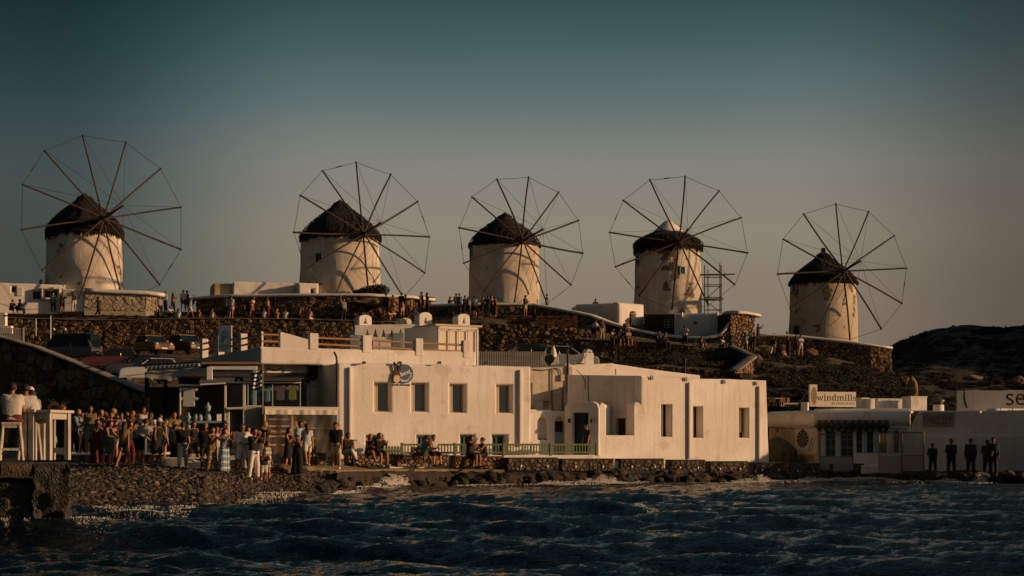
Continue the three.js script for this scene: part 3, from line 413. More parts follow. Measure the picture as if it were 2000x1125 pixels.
stoneWall('mound_wall', 'stone retaining wall with white coping under rightmost windmill', [[1478, 148.6, 656, 684], [1560, 148.2, 659, 688], [1640, 147.6, 668, 706], [1700, 147.2, 676, 722], [1742, 147.4, 682, 730]], { cap: M.plaster, capH: .24, thick: 1, seed: 18, sw: .38, sh: .32, max: 260 });
// stacks of brown blocks on the slope
for (const [a, b, t, bo, dd, lab] of [[990, 1037, 616, 641, 139, 'square pile of brown building blocks, smaller of the two'], [1046, 1127, 617, 643, 138.6, 'long pile of brown building blocks beside the smaller pile']]) {
  const g = thing('block_pile', lab, 'brick pile', [wx(a, dd), wy(bo, dd), -dd]), w = (b - a) * dd / F, h = (bo - t) * dd / F, nx = Math.round(w / .42), ny = 6, r = rng(a);
  mesh('pile_core', box(w - .15, h - .05, .9, w / 2, h / 2 - .06, -.55), M.mortar, g);
  for (let j = 0; j < ny; j++) for (let i = 0; i < nx; i++) { if (j === ny - 1 && r() < .2) continue; const bw = w / nx; mesh('brick', rbox(bw - .03, h / ny - .025, .42, (i + .5 + (j & 1 ? .12 : -.12)) * bw, (j + .5) * h / ny, -.14 + (r() - .5) * .06, .015, 0, 1), M.brick[Math.floor(r() * 3)], g); }
}
// vaulted house between third and fourth windmills
{
  const f = Fac(1208, 146.5, 42), b = block(f, 'vaulted_house', 'small white house with rounded roof left of fourth windmill', { px0: 1208, px1: 1259.5, top: 590, bot: 650, depth: 6, holes: [[1232, 613, 1240, 636]], bevel: .28, thick: .9 });
  b.H.forEach(h => win(b.g, h[0] - .02, h[2] + .02, h[1] - .02, h[3] + .02, -.5, { mat: M.wood }));
  const [lu, ly] = f.P(1236, 609.5); mesh('lamp', rbox(.28, .14, .2, lu, ly - b.yb, .06), M.darkMetal, b.g);
  const f2 = Fac(1122, 149.5, -30), c = block(f2, 'shaded_house_wing', 'shaded wing of the small white house by fourth windmill', { px0: 1122, px1: 1210, top: 594, top1: 591, bot: 650, depth: 2.5, bevel: .28, thick: .9, holes: [[1180, 618, 1187, 625.5]] });
  c.H.forEach(h => win(c.g, h[0] - .02, h[2] + .02, h[1] - .02, h[3] + .02, -.5, {}));
  const f3 = Fac(1316, 144, -14), e = block(f3, 'vaulted_store', 'shaded white vaulted store with dark door under fourth windmill', { px0: 1316, px1: 1428, top: 612, bot: 672, depth: 5, bevel: .25, thick: .7, holes: [[1348, 634, 1370, 660]] });
  e.H.forEach(h => win(e.g, h[0] - .02, h[2] + .02, h[1], h[3] + .02, -.4, { mat: M.dark, name: 'door', t: .16, glass: M.greenGlass }));
  const [du, dy] = f3.P(1358.5, 630.5); mesh('lamp', rbox(.26, .14, .2, du, dy - e.yb, .06), M.darkMetal, e.g);
  for (const p of [1332, 1401]) { const [su, sy] = f3.P(p, 613.5); mesh('roof_spout', rbox(.16, .4, .3, su, sy - e.yb - .05, .1), M.plasterClean, e.g); }
  const f4 = Fac(1258, 147, -8), h = block(f4, 'stone_shed', 'dark stone shed with white window shutters under fourth windmill', { px0: 1258, px1: 1318, top: 614, bot: 660, depth: 2, bevel: .03, thick: .3, mat: M.mortar, cat: 'shed', holes: [[1297, 623, 1314, 640]] });
  h.H.forEach(q => win(h.g, q[0] - .02, q[2] + .02, q[1] - .02, q[3] + .02, -.12, { bars: [2, 3], mat: M.whiteWood }));
}
// scaffold at fourth windmill
{
  const d = 152, g = thing('scaffold_tower', 'narrow metal scaffold tower beside fourth windmill', 'scaffold', at(1391, 612, d).toArray()), xs = [-.72, -.3, .62, .86], k = d / F, top = (612 - 519) * k, r = rng(3);
  for (const [x, z, e] of [[-.72, .5, 0], [-.3, -.6, -.3], [.62, .5, .2], [.86, -.6, .1]]) mesh('pole', rod([x, -1.2, z], [x, top + e, z], .045), M.darkMetal, g);
  for (const y of [.25, 1.1, 1.35, 2.3, 2.45, 3.1]) { mesh('crossbar', rod([-.8, y, .5], [.7, y, .5], .035), M.darkMetal, g); mesh('crossbar', rod([-.4, y + .1, -.6], [.95, y + .1, -.6], .035), M.darkMetal, g); }
  mesh('diagonal_brace', rod([-.72, 1.1, .5], [.62, 2.3, .5], .03), M.darkMetal, g); mesh('diagonal_brace', rod([.62, .1, .5], [-.72, 1.1, .5], .03), M.darkMetal, g);
  for (const [y, x0, x1] of [[1.18, -1.15, .95], [3.32, -1.05, 1.95]]) for (const z of [-.45, 0, .42]) mesh('plank', box(x1 - x0 - (z < 0 ? .8 : 0), .06, .3, (x0 + x1) / 2 + (z < 0 ? -.3 : 0), y + .06, z, 0, 0, .01), M.rail, g);
}
// ---------- waterfront houses ----------
const A = Fac(660, 76, 24), A2z = -2.2;                       // facade of the souvenir house; the floor above stands 2.2 m behind it
const W_ = (f, px, py, z, yb) => { const p = f.P(px, py, z); return [p[0], p[1] - yb]; };
function rib(parent, f, px, y0, y1, z, yb, mat) { const [u, a] = W_(f, px, y0, z, yb), b = W_(f, px, y1, z, yb)[1]; mesh('downpipe', [rbox(.16, a - b, .14, u, (a + b) / 2, z + .04, .05)], mat, parent); }
function spotlight(parent, f, px, py, z, yb) { const [u, y] = W_(f, px, py, z, yb); return mesh('floodlight', [rod([u, y, z - .1], [u, y + .02, z + .16], .018), rbox(.16, .1, .1, u, y + .03, z + .2, .02), box(.03, .12, .03, u + .07, y + .05, z + .1)], M.darkMetal, parent); }
{
  const yb = .7, g = A.thing('souvenir_house', 'cream two-storey house with round donkey sign and green railing', 'house', yb);
  const top = wy(708, 76) - yb, uR = A.u(1037), t = .5;
  const up = [[731.5, 747, 763, 804], [804, 748, 835.5, 804], [878.5, 750, 909.5, 806], [970, 751.5, 1000, 806.5]], lo = [[715, 850, 747, 905], [814, 850, 845, 905], [899, 849, 927.5, 905], [961, 849, 991.5, 905]];
  const H = [...up, ...lo].map(h => { const a = W_(A, h[0], h[1], 0, yb), b = W_(A, h[2], h[3], 0, yb); return [a[0], Math.max(.02, b[1]), b[0], a[1]]; });
  for (let i = 4; i < 8; i++) H[i][1] = .06;
  const wall = mesh('front_wall', poly([[0, -.3], [uR, -.3], [uR, top], [0, top]], H, t, .09, 3), M.plaster, g);
  mesh('body', [rbox(uR - .02, top + .2, 6.5, uR / 2, top / 2 - .13, -t - 3.22, .09)], M.plaster, g);
  H.slice(0, 4).forEach(h => { const w = h[2] - h[0], f = mesh('window', [box(.05, h[3] - h[1], .07, h[0] + w * .06, (h[1] + h[3]) / 2, -.36), box(.05, h[3] - h[1], .07, h[2] - .03, (h[1] + h[3]) / 2, -.36), box(w, .05, .07, (h[0] + h[2]) / 2, h[3] - .03, -.36), box(w, .05, .07, (h[0] + h[2]) / 2, h[1] + .03, -.36), box(.05, h[3] - h[1], .06, h[0] + w * .3, (h[1] + h[3]) / 2, -.33)], M.frame, g);
    mesh('pane', box(w, h[3] - h[1], .02, (h[0] + h[2]) / 2, (h[1] + h[3]) / 2, -.385), M.greenGlass, f);
    mesh('sash', [box(w * .26, h[3] - h[1] - .1, .04, h[0] + w * .17, (h[1] + h[3]) / 2, -.335)], M.frame, f); });
  H.slice(4).forEach(h => { const w = h[2] - h[0], f = mesh('door', [box(.07, h[3] - h[1], .08, h[0] + w * .2, (h[1] + h[3]) / 2, -.4), box(.07, h[3] - h[1], .08, h[0] + w * .48, (h[1] + h[3]) / 2, -.4), box(.07, h[3] - h[1], .08, h[2] - .04, (h[1] + h[3]) / 2, -.4), box(w, .07, .08, (h[0] + h[2]) / 2, h[3] - .04, -.4), box(w, .09, .06, (h[0] + h[2]) / 2, h[1] + .3, -.4)], M.frameBlue, g); mesh('pane', box(w, h[3] - h[1], .02, (h[0] + h[2]) / 2, (h[1] + h[3]) / 2, -.43), M.glass, f); });
  rib(g, A, 683, 717, 872, .02, yb, M.plaster); rib(g, A, 1015.5, 722, 872, .02, yb, M.plaster);
  for (const p of [708, 777, 855, 946]) spotlight(g, A, p, 710, .02, yb);
  { const [u, y] = W_(A, 654, 712, 0, yb); mesh('drain_pipe', tube([[u - .05, y + .55, .05], [u + .04, y + .3, .12], [u + .06, y - .2, .1], [u + .05, y - 4.0, .08]], .045), M.darkMetal, g); }
  // round sign
  const [cu, cy] = W_(A, 784, 730, 0, yb), sg = A.thing('donkey_sign', 'round blue donkey sign reading best memories on lit wall', 'sign', yb);
  const donkey = (x, w, h, c1, c2, c3) => { x.clearRect(0, 0, w, h); x.fillStyle = c1; x.beginPath(); x.arc(w * .62, h * .44, w * .33, 0, 7); x.fill(); x.fillStyle = c2; x.beginPath(); x.ellipse(w * .13, h * .14, w * .06, h * .15, -.25, 0, 7); x.ellipse(w * .36, h * .13, w * .06, h * .15, .35, 0, 7); x.fill(); x.beginPath(); x.ellipse(w * .24, h * .42, w * .15, h * .24, 0, 0, 7); x.fill(); x.fillStyle = c3; x.beginPath(); x.ellipse(w * .22, h * .55, w * .17, h * .17, 0, 0, 7); x.fill(); x.fillStyle = '#2a2018'; x.beginPath(); x.ellipse(w * .19, h * .33, 7, 9, 0, 0, 7); x.ellipse(w * .29, h * .33, 7, 9, 0, 0, 7); x.fill(); x.beginPath(); x.ellipse(w * .16, h * .5, 5, 7, 0, 0, 7); x.ellipse(w * .28, h * .5, 5, 7, 0, 0, 7); x.fill(); };
  const tex = canvasTex(512, 512, (x, w, h) => { x.fillStyle = '#41566b'; x.fillRect(0, 0, w, h); donkey2(x, w, h); });
  function donkey2(x, w, h) { x.fillStyle = '#e9e1d2'; x.save(); x.translate(w * .5, h * .5); x.rotate(-.34); x.font = 'bold 150px serif'; x.textAlign = 'center'; x.fillText('best', 30, 40); x.restore(); const s = 'memories'; x.font = 'bold 92px serif'; for (let i = 0; i < s.length; i++) { const a = (118 - i * 17) * Math.PI / 180; x.save(); x.translate(w * .5 + Math.cos(a) * w * .385, h * .5 + Math.sin(a) * h * .385); x.rotate(a - Math.PI / 2); x.textAlign = 'center'; x.fillText(s[i], 0, 22); x.restore(); } }
  const disc = new THREE.CircleGeometry(.42, 40).translate(cu + .12, cy, .065);
  mesh('disc_plate', new THREE.CylinderGeometry(.425, .425, .05, 40).rotateX(Math.PI / 2).translate(cu + .12, cy, .035), plain(0x3a4c5e, .6), sg);
  mesh('disc_print', disc, std({ map: tex, roughness: .6 }), sg, true);
  const sh = (pts, z, m, n) => { const s = new THREE.Shape(); s.setFromPoints(new THREE.SplineCurve([...pts, pts[0]].map(p => new THREE.Vector2(cu + p[0], cy + p[1]))).getPoints(40)); mesh(n, new THREE.ExtrudeGeometry(s, { depth: .03, bevelEnabled: false }).translate(0, 0, z), m, sg); };
  const brown = plain(0x4a3626, .8); sh([[-.3, .12], [-.18, .14], [-.1, 0], [-.08, -.25], [-.2, -.4], [-.36, -.38], [-.44, -.2], [-.4, 0]], .07, brown, 'donkey_head'); sh([[-.36, .1], [-.42, .4], [-.36, .52], [-.3, .4], [-.28, .12]], .07, brown, 'donkey_ear'); sh([[-.2, .12], [-.12, .42], [-.02, .52], [-.02, .36], [-.12, .08]], .07, brown, 'donkey_ear'); sh([[-.4, -.14], [-.26, -.06], [-.12, -.14], [-.14, -.34], [-.26, -.4], [-.4, -.34]], .101, plain(0xd6b995, .8), 'muzzle');
    mesh('caption', lettering('greek souvenir', .085).translate(cu - .02, cy - .53, .004), plain(0x1d1917, .8), sg);
}
// the floor above and behind: band, roof terrace, posts and rails
{
  const f = A, z = A2z, yb = 4.9, g = A.thing('terrace_house', 'upper white house with railed roof terrace above the shops', 'house', yb);
  const uL = f.u(508, z), uR = f.u(930, z), topY = wy(677, f.d(508, z)) - yb, botY = wy(711, f.d(508, z)) - yb;
  const zl = z - .8; mesh('band_wall', poly([[uL, botY], [uR, botY], [uR, topY], [uL, topY]], [], .45, .1, 3).translate(0, 0, z), M.plaster, g); mesh('lower_wall', poly([[uL, -4.2], [uR - 6, -4.2], [uR - 6, botY], [uL, botY]], [], .4, .02).translate(0, 0, zl), M.plaster, g);
  mesh('body', rbox(uR - uL - .02, topY - botY - .01, 11.6, (uL + uR) / 2, (topY + botY) / 2 - .01, z - .43 - 5.75, .05), M.plaster, g); mesh('lower_body', box(uR - uL - .2, 4.2 + botY, 9.6, (uL + uR) / 2, (botY - 4.2) / 2 - .02, zl - .41 - 4.8), M.plaster, g);
  const post = (px, y0, y1, w) => { const a = W_(f, px, y0, z, yb), b = W_(f, px, y1, z, yb)[1]; mesh('terrace_post', rbox(w, a[1] - b + .05, .34, a[0], (a[1] + b) / 2 - .02, z - .14, .03), M.plaster, g); return [a[0], a[1], b]; };
  const ps = [[613, 651, 681, .4], [717, 655, 687, .42], [819, 661, 693, .36], [912, 665, 697, .38]].map(p => post(...p));
  for (let i = 0; i < 3; i++) for (const [t0, k] of [[.28, 0], [.68, 1]]) { const a = ps[i], b = ps[i + 1]; mesh('rail', rod([a[0], lerp(a[1], a[2], t0) - (i === 0 ? .0 : 0), z - .1], [b[0], lerp(b[1], b[2], t0), z - .1], .05, .05, 10), M.rail, g); }
  // stair head wall
  const a = W_(f, 547, 648, z, yb), b = W_(f, 603, 664, z, yb); mesh('stair_wall', poly([[a[0], topY - .1], [b[0] + .1, topY - .1], [b[0] + .1, b[1]], [a[0] + .05, a[1]], [a[0], a[1] - .04]], [], .3, .03).translate(0, 0, z - .02), M.plaster, g);
  // side (left, shaded) parapet: posts and rails run back along local z
  const side = (px, t) => { let zz = z; for (let i = 0; i < 60; i++) { const u = f.u(px, zz); if (Math.abs(u - uL) < .004) break; zz += (u < uL ? -1 : 1) * Math.abs(u - uL) * 1.2; } return zz; };
  const sp = []; for (const [px, y0] of [[467, 654], [423, 658], [392, 664]]) { const zz = side(px), dd = f.d(px, zz), yt = wy(y0, dd) - yb; mesh('terrace_post', rbox(.32, yt - topY + .1, .5, uL + .16, (yt + topY) / 2, zz, .03), M.plaster, g); sp.push([zz, yt]); }
  const c0 = [z - .1, sp[0][1]]; const rails = [[c0, sp[0]], [sp[0], sp[1]], [sp[1], sp[2]]];
  for (const [p, q] of rails) for (const t of [.18, .48]) mesh('rail', rod([uL + .16, p[1] - t, p[0]], [uL + .16, q[1] - t, q[0]], .05, .05, 10), M.rail, g);
  const e = W_(f, 545, 655, z, yb); for (const t of [.18, .48]) mesh('rail', rod([uL + .1, c0[1] - t, z - .1], [e[0], c0[1] - t, z - .1], .05, .05, 10), M.rail, g);
  mesh('terrace_post', rbox(.1, .75, .12, uL + .12, topY + .3, z - .12, .02), M.plaster, g);
  // shaded lower wall: door and donkey sign
  { const z = zl, p = W_(f, 621, 746, z, yb), q = W_(f, 641, 800, z, yb); const dz = z + .02; mesh('shop_door', [box(.06, p[1] - q[1], .1, p[0], (p[1] + q[1]) / 2, dz), box(.06, p[1] - q[1], .1, q[0], (p[1] + q[1]) / 2, dz), box(.06, p[1] - q[1], .08, (p[0] + q[0]) / 2, (p[1] + q[1]) / 2, dz), box(q[0] - p[0], .06, .1, (p[0] + q[0]) / 2, p[1], dz)], M.frameBlue, g); mesh('door_panel', box(q[0] - p[0], p[1] - q[1], .03, (p[0] + q[0]) / 2, (p[1] + q[1]) / 2, z + .02), M.glass, g); }
  for (const p of [593, 646]) spotlight(g, f, p, 714, zl + .02, yb);
  mesh('cable', [tube([W_(f, 520, 745, zl, yb), W_(f, 522, 720, zl, yb), W_(f, 540, 724, zl, yb), W_(f, 552, 718, zl, yb), W_(f, 554, 742, zl, yb)].map(p => [p[0], p[1], zl + .04]), .02, 5)], M.black, g);
  const zs = zl, [du, dy] = W_(f, 607.5, 732, zs, yb), s2 = f.thing('dark_donkey_sign', 'dark round donkey sign on the shaded shop wall', 'sign', yb); const dm = plain(0x14181c, .7);
  mesh('disc_plate', new THREE.CylinderGeometry(.36, .36, .05, 32).rotateX(Math.PI / 2).scale(.62, 1, 1).translate(du + .1, dy + .08, zs + .05), dm, s2);
  const el = (x, y, rx, ry, rot, zz, n, m) => mesh(n, new THREE.CylinderGeometry(1, 1, .03, 20).rotateX(Math.PI / 2).scale(rx, ry, 1).rotateZ(rot).translate(du + x, dy + y, zs + zz), m || dm, s2);
  el(-.14, -.12, .1, .3, 0, .08, 'donkey_head'); el(-.17, .42, .05, .2, .2, .08, 'donkey_ear'); el(-.04, .46, .05, .2, -.3, .08, 'donkey_ear'); el(-.13, -.22, .07, .13, 0, .1, 'muzzle', plain(0x6a5a48, .8));
  mesh('caption', lettering('greek souvenir', .05).translate(du, dy - .52, zs + .004), dm, s2);
  // Zorbas panel stands between two side posts
  const zz = side(442), dd = f.d(442, zz), hT = wy(637, dd), hB = wy(688, dd), zb = thing('zorbas_sign', 'upright panel sign lettered Zorbas at the roof terrace corner', 'sign', [f.W(uL, 0, zz).x, hB, f.W(uL, 0, zz).z + .3], -8 * R);
  const w = .64, h = hT - hB; mesh('panel', rbox(w, h, .06, 0, h / 2, 0, .01), M.white, zb);
  const zt = canvasTex(256, 512, (x, W, H) => { x.fillStyle = '#cfd2cc'; x.fillRect(0, 0, W, H); x.fillStyle = '#9db4bd'; x.beginPath(); x.ellipse(130, 200, 95, 130, 0, 0, 7); x.fill(); x.fillStyle = '#6d8898'; x.beginPath(); x.ellipse(100, 270, 55, 80, .5, 0, 7); x.fill(); x.fillStyle = '#2e3a40'; x.beginPath(); x.ellipse(80, 120, 26, 8, .4, 0, 7); x.fill(); x.fillStyle = '#e6e2d8'; x.beginPath(); x.ellipse(140, 300, 34, 60, .2, 0, 7); x.fill(); x.fillStyle = '#16181a'; x.font = 'bold 92px serif'; x.textAlign = 'center'; x.fillText('Zorbas', W / 2, 430); x.fillStyle = '#8a7f55'; x.font = '40px serif'; x.fillText('studios', W * .6, 478); });
  mesh('print', new THREE.PlaneGeometry(w - .04, h - .04).translate(0, h / 2, .034), std({ map: zt, roughness: .7 }), zb, true);
}
// chimney-turret house behind the roof terrace
{
  const f = Fac(693, 92, 10), yb = 4, g = f.thing('turret_house', 'white roof house with round-topped turrets and triangle vents', 'house', yb);
  const p = (px, py) => W_(f, px, py, 0, yb), a = p(693, 635), b = p(840, 632), tri = []; for (const x of [717, 733, 749, 765, 782, 799]) { const c = p(x, 660), e = p(x, 641); tri.push([[c[0] - .13, e[1] - .46], [c[0] + .13, e[1] - .46], [c[0], e[1] - .02]]); }
  mesh('front_wall', poly([[a[0], 0], [b[0], 0], [b[0], b[1]], [a[0], a[1]]], tri, .3, .02), M.plaster, g); mesh('vent_back', box(b[0] - a[0] - .1, 1.2, .05, (a[0] + b[0]) / 2, a[1] - .7, -.34), M.plaster, g); mesh('body', rbox(b[0] - a[0] - .02, a[1] - .12, 4, (a[0] + b[0]) / 2, (a[1] - .12) / 2, -2.4, .05), M.plaster, g);
  for (const [px, w, yt, zz, ybot] of [[706.5, .74, 615, -.3, 640], [785, .72, 621, -1.2, 640], [824, .76, 610, -.2, 640], [898.5, .72, 613, .2, 640]]) { const q = W_(f, px, yt, zz, yb), bb = W_(f, px, ybot, zz, yb)[1], hh = q[1] - bb, rr = w / 2; const s = new THREE.Shape(); s.moveTo(-rr, -.6); s.lineTo(rr, -.6); s.lineTo(rr, hh - rr * .55); s.absellipse(0, hh - rr * .55, rr, rr * .55, 0, Math.PI); s.lineTo(-rr, -.6); const ht = new THREE.Path([new THREE.Vector2(-.09, hh * .3), new THREE.Vector2(.09, hh * .3), new THREE.Vector2(0, hh * .3 + .3)]); s.holes.push(ht); const t = mesh('turret', new THREE.ExtrudeGeometry(s, { depth: .55, bevelEnabled: true, bevelSize: .04, bevelThickness: .04, bevelOffset: -.04, bevelSegments: 2 }).rotateY(18 * R).translate(q[0], bb, zz - .4), M.plaster, g); mesh('turret_back', box(.3, .45, .04, q[0], bb + hh * .3 + .12, zz - .42), M.plaster, t); for (const e of [-.36, .36]) mesh('horn', rod([q[0] + e * w, bb + hh - .12, zz - .1], [q[0] + e * w * 1.5, bb + hh + .1, zz - .1], .04, .015, 6), M.brick[0], t); }
  // slatted shutters and small doors
  for (const [x0, x1, y0, y1] of [[767, 788, 650, 692], [684, 706, 654, 692]]) { const u0 = p(x0, y0), u1 = p(x1, y1), sl = []; for (let i = 0; i < 12; i++) mesh('slat', box(u1[0] - u0[0], .06, .05, (u0[0] + u1[0]) / 2, lerp(u1[1], u0[1], (i + .5) / 12), .08, 0, .5), M.frameBlue, g); }
  for (const x of [728, 741, 752]) { const u0 = p(x, 664), u1 = p(x + 11, 692); mesh('door', rbox(u1[0] - u0[0], u0[1] - u1[1], .06, (u0[0] + u1[0]) / 2, (u0[1] + u1[1]) / 2, .05, .01), M.plasterClean, g); }
  const f2 = Fac(857, 88, 30), y2 = 4, c = f2.thing('glazed_room', 'small glazed roof room with four tall white window panels', 'room', y2), q0 = W_(f2, 857, 637, 0, y2), q1 = W_(f2, 932, 641, 0, y2), wd = q1[0] - q0[0], ht = q0[1];
  mesh('frame', [box(wd + .1, .12, .12, q0[0] + wd / 2, ht - .06, 0), box(.1, ht, .12, q0[0], ht / 2, 0), box(.1, ht, .12, q1[0], ht / 2, 0)], M.whiteWood, c);
  for (let i = 0; i < 4; i++) { const u0 = q0[0] + .06 + i * (wd - .12) / 4, u1 = u0 + (wd - .12) / 4 - .02, w = mesh('window_panel', [box(.07, ht - .15, .07, u0 + .035, (ht - .15) / 2, 0), box(.07, ht - .15, .07, u1 - .035, (ht - .15) / 2, 0), box(u1 - u0, .07, .07, (u0 + u1) / 2, ht - .18, 0), box(u1 - u0, .05, .05, (u0 + u1) / 2, ht * .55, 0)], M.whiteWood, c); mesh('blind', box(u1 - u0 - .12, ht - .25, .02, (u0 + u1) / 2, (ht - .15) / 2, -.03), plain(0xcfc2a8, .35), w); }
  mesh('side_wall', poly([[0, 0], [2.4, 0], [2.4, ht], [0, ht]], [], .1, .01).rotateY(-70 * R).translate(q0[0] - .8, 0, -2.3), M.plasterClean, c); mesh('roof', rbox(wd + .5, .1, 2.6, q0[0] + wd / 2, ht + .06, -1.2, .03), M.frame, c); mesh('back', box(wd, ht, .1, q0[0] + wd / 2, ht / 2, -2.3), M.plasterClean, c);
}
// picket fence behind the souvenir house
{
  const a = at(930, 707, 104), b = at(1066, 708, 104), g = thing('picket_fence', 'pale wooden picket fence below the dry stone wall', 'fence', [a.x, a.y - .3, a.z]), L = b.x - a.x, n = 40;
  for (let i = 0; i < n; i++) mesh('picket', box(.065, .95, .03, i * L / (n - 1), .45, 0), M.whiteWood, g);
  mesh('rail', box(L, .08, .05, L / 2, .35, -.05), M.rail, g); mesh('rail', box(L, .08, .05, L / 2, .8, -.05), M.rail, g);
}
// ---------- right white house ----------
const C = Fac(1169, 80.5, 30);
{
  const yb = .55, g = C.thing('white_house', 'large white house with three narrow windows above the sea', 'house', yb), P = (x, y) => W_(C, x, y, 0, yb);
  const out = [P(1169, 900), P(1169, 800), P(1170, 791), P(1175, 786), P(1181, 788), P(1184, 796), P(1184, 850), P(1237, 850), P(1237, 790), P(1240, 785), P(1247, 785), P(1252, 790), P(1252, 735), P(1497, 743), P(1500, 820), P(1503.5, 905)]; out[0][1] = -.5; out[15][1] = -.5;
  const H = [[1292, 790, 1312, 853], [1354, 794, 1372, 855], [1444, 797, 1462, 855]].map(h => { const a = P(h[0], h[1]), b = P(h[2], h[3]); return [a[0], b[1], b[0], a[1]]; });
  mesh('front_wall', poly(out, H, .6, .07, 3), M.plaster, g);
  const u0 = C.u(1252), u1 = C.u(1497), top = P(1252, 735)[1];
  mesh('body', rbox(u1 - u0 - .12, top + .3, 5.5, (u0 + u1) / 2, top / 2 - .2, -.6 - 2.72, .1), M.plaster, g);
  H.forEach((h, i) => { const w = h[2] - h[0], f = mesh('window', [box(.05, h[3] - h[1], .07, h[0] + .1, (h[1] + h[3]) / 2, -.48), box(.06, h[3] - h[1], .07, h[0] + w * .62, (h[1] + h[3]) / 2, -.48), box(w * .7, .06, .07, h[0] + w * .35, h[3] - .35, -.48), box(w * .7, .06, .07, h[0] + w * .35, h[1] + .04, -.48), box(w * .7, .05, .07, h[0] + w * .35, h[3] - .03, -.48)], M.white, g); mesh('pane', box(w, h[3] - h[1], .02, (h[0] + h[2]) / 2, (h[1] + h[3]) / 2, -.52), M.glass, f); if (i === 2) mesh('open_sash', [rbox(.05, h[3] - h[1] - .3, .14, h[0] + w * .62, (h[1] + h[3]) / 2 + .1, -.38, .01)], M.frame, f); });
  rib(g, C, 1345.5, 747, 896, .02, yb, M.plaster); rib(g, C, 1482, 754, 899, .02, yb, M.plaster);
  for (const [x, y] of [[1272, 737], [1338, 740], [1413, 745], [1475, 748]]) { const [u, v] = P(x, y); mesh('wall_lamp', [box(.03, .16, .05, u - .06, v - .03, .05), box(.03, .13, .05, u + .05, v - .04, .05), box(.14, .02, .12, u, v + .06, .06)], M.darkMetal, g); }
  // low inner floor of the little terrace behind the U-shaped parapet
  mesh('terrace_floor', box(u0 - C.u(1169) + .3, .3, 4.5, (u0 + C.u(1169)) / 2 + .1, P(1200, 872)[1], -2.8), M.plaster, g);
  // side wall and rear courtyard walls
  const S = Fac(1110, 84.2, -34), yS = yb, s = S.thing('courtyard_back_wall', 'grey shaded courtyard wall beside the white house', 'wall', yS), sp = (x, y) => W_(S, x, y, 0, yS), q = [sp(1108, 900), sp(1254, 900), sp(1254, 734), sp(1108, 732)]; q[0][1] = q[1][1] = -.2; const dr = [sp(1202, 817), sp(1221, 850)];
  mesh('wall', poly(q, [[dr[0][0], .6, dr[1][0], dr[0][1]]], .35, .04), M.plaster, s); mesh('doorway_back', box(dr[1][0] - dr[0][0] + .1, dr[0][1], .04, (dr[0][0] + dr[1][0]) / 2, dr[0][1] / 2, -.33), M.wood, s);
  mesh('cable', [tube([sp(1149, 734), sp(1149, 760), sp(1150, 800)].map(p => [p[0], p[1], .03]), .014, 5), tube([sp(1126, 722), sp(1138, 735), sp(1143, 745), sp(1143, 760)].map(p => [p[0], p[1], .03]), .014, 5)], M.black, s);
  const Bk = Fac(1030, 84.6, 22), bk = Bk.thing('rear_wall', 'stained rear wall with conduits between the two white houses', 'wall', yS), bp = (x, y) => W_(Bk, x, y, 0, yS); const o2 = [bp(1030, 900), bp(1118, 900), bp(1118, 716), bp(1030, 718)]; o2[0][1] = o2[1][1] = -.2; const hd = [bp(1048, 783), bp(1077, 803)];
  mesh('wall', poly(o2, [[hd[0][0], .4, hd[1][0], hd[0][1]]], .35, .03), mottled(0xa89a86, 0xc4b8a5, 3, 6, .9, .01), bk); mesh('doorway_back', box(1, 2.4, .04, (hd[0][0] + hd[1][0]) / 2, 1.6, -.33), M.wood, bk);
  const pipe = (x, y0, y1, r, n) => { const a = bp(x, y0), b = bp(x, y1); mesh(n, rod([a[0], a[1], .06], [b[0], b[1], .06], r, r, 8), M.darkMetal, bk); }; pipe(1077, 720, 803, .03, 'conduit'); pipe(1098, 755, 803, .025, 'conduit'); pipe(1108, 690, 766, .06, 'drain_pipe');
  { const a = bp(1096.5, 738); mesh('meter_box', rbox(.2, .3, .12, a[0], a[1], .08, .02), M.frame, bk); const c = bp(1060, 722); mesh('cable', tube([[bp(1040, 723)[0], c[1], .05], [c[0], c[1] - .03, .05], [bp(1090, 720)[0], c[1] + .04, .05], [bp(1096, 736)[0], c[1] - .3, .05]], .02, 5), M.black, bk); }
  // upper set-back block, sunlit
  const U = Fac(1109, 89, 26), ub = U.thing('upper_block', 'sunlit roof storey behind the grey courtyard wall', 'house', 3.2), up = (x, y) => W_(U, x, y, 0, 3.2), uo = [up(1109, 745), up(1368, 745), up(1368, 733), up(1250, 718), up(1203, 711), up(1196, 709), up(1109, 713)]; uo[0][1] = uo[1][1] = 0;
  mesh('wall', poly(uo, [], .5, .08, 3), M.plaster, ub); mesh('body', rbox(uo[4][0] - uo[0][0], 1.9, 4, (uo[4][0] + uo[0][0]) / 2, uo[5][1] - 1, -2.45, .2), M.plaster, ub);
  { const a = up(1203, 720), b = up(1203, 732); mesh('seam', box(.03, a[1] - b[1], .03, a[0], (a[1] + b[1]) / 2, .01), M.frame, ub); }
  // roof furniture: chimney with slanted hood, cone statue, mirror dish
  const cp = at(1142, 716, 90), ch = thing('chimney', 'white chimney with slanted open hood on the roof', 'chimney', [cp.x, cp.y - .2, cp.z], 20 * R); mesh('shaft', rbox(.55, 1, .6, .1, .4, 0, .04), M.plaster, ch); mesh('hood', [poly([[-.35, .35], [-.18, .35], [.12, 1], [.3, .85], [.3, 1.02], [.08, 1.1]], [], .6, .02).translate(0, 0, .3)], M.plaster, ch); mesh('opening', poly([[-.16, .36], [.26, .36], [.26, .8], [.1, .92]], [], .05, 0).translate(0, 0, .2), M.brick[1], ch);
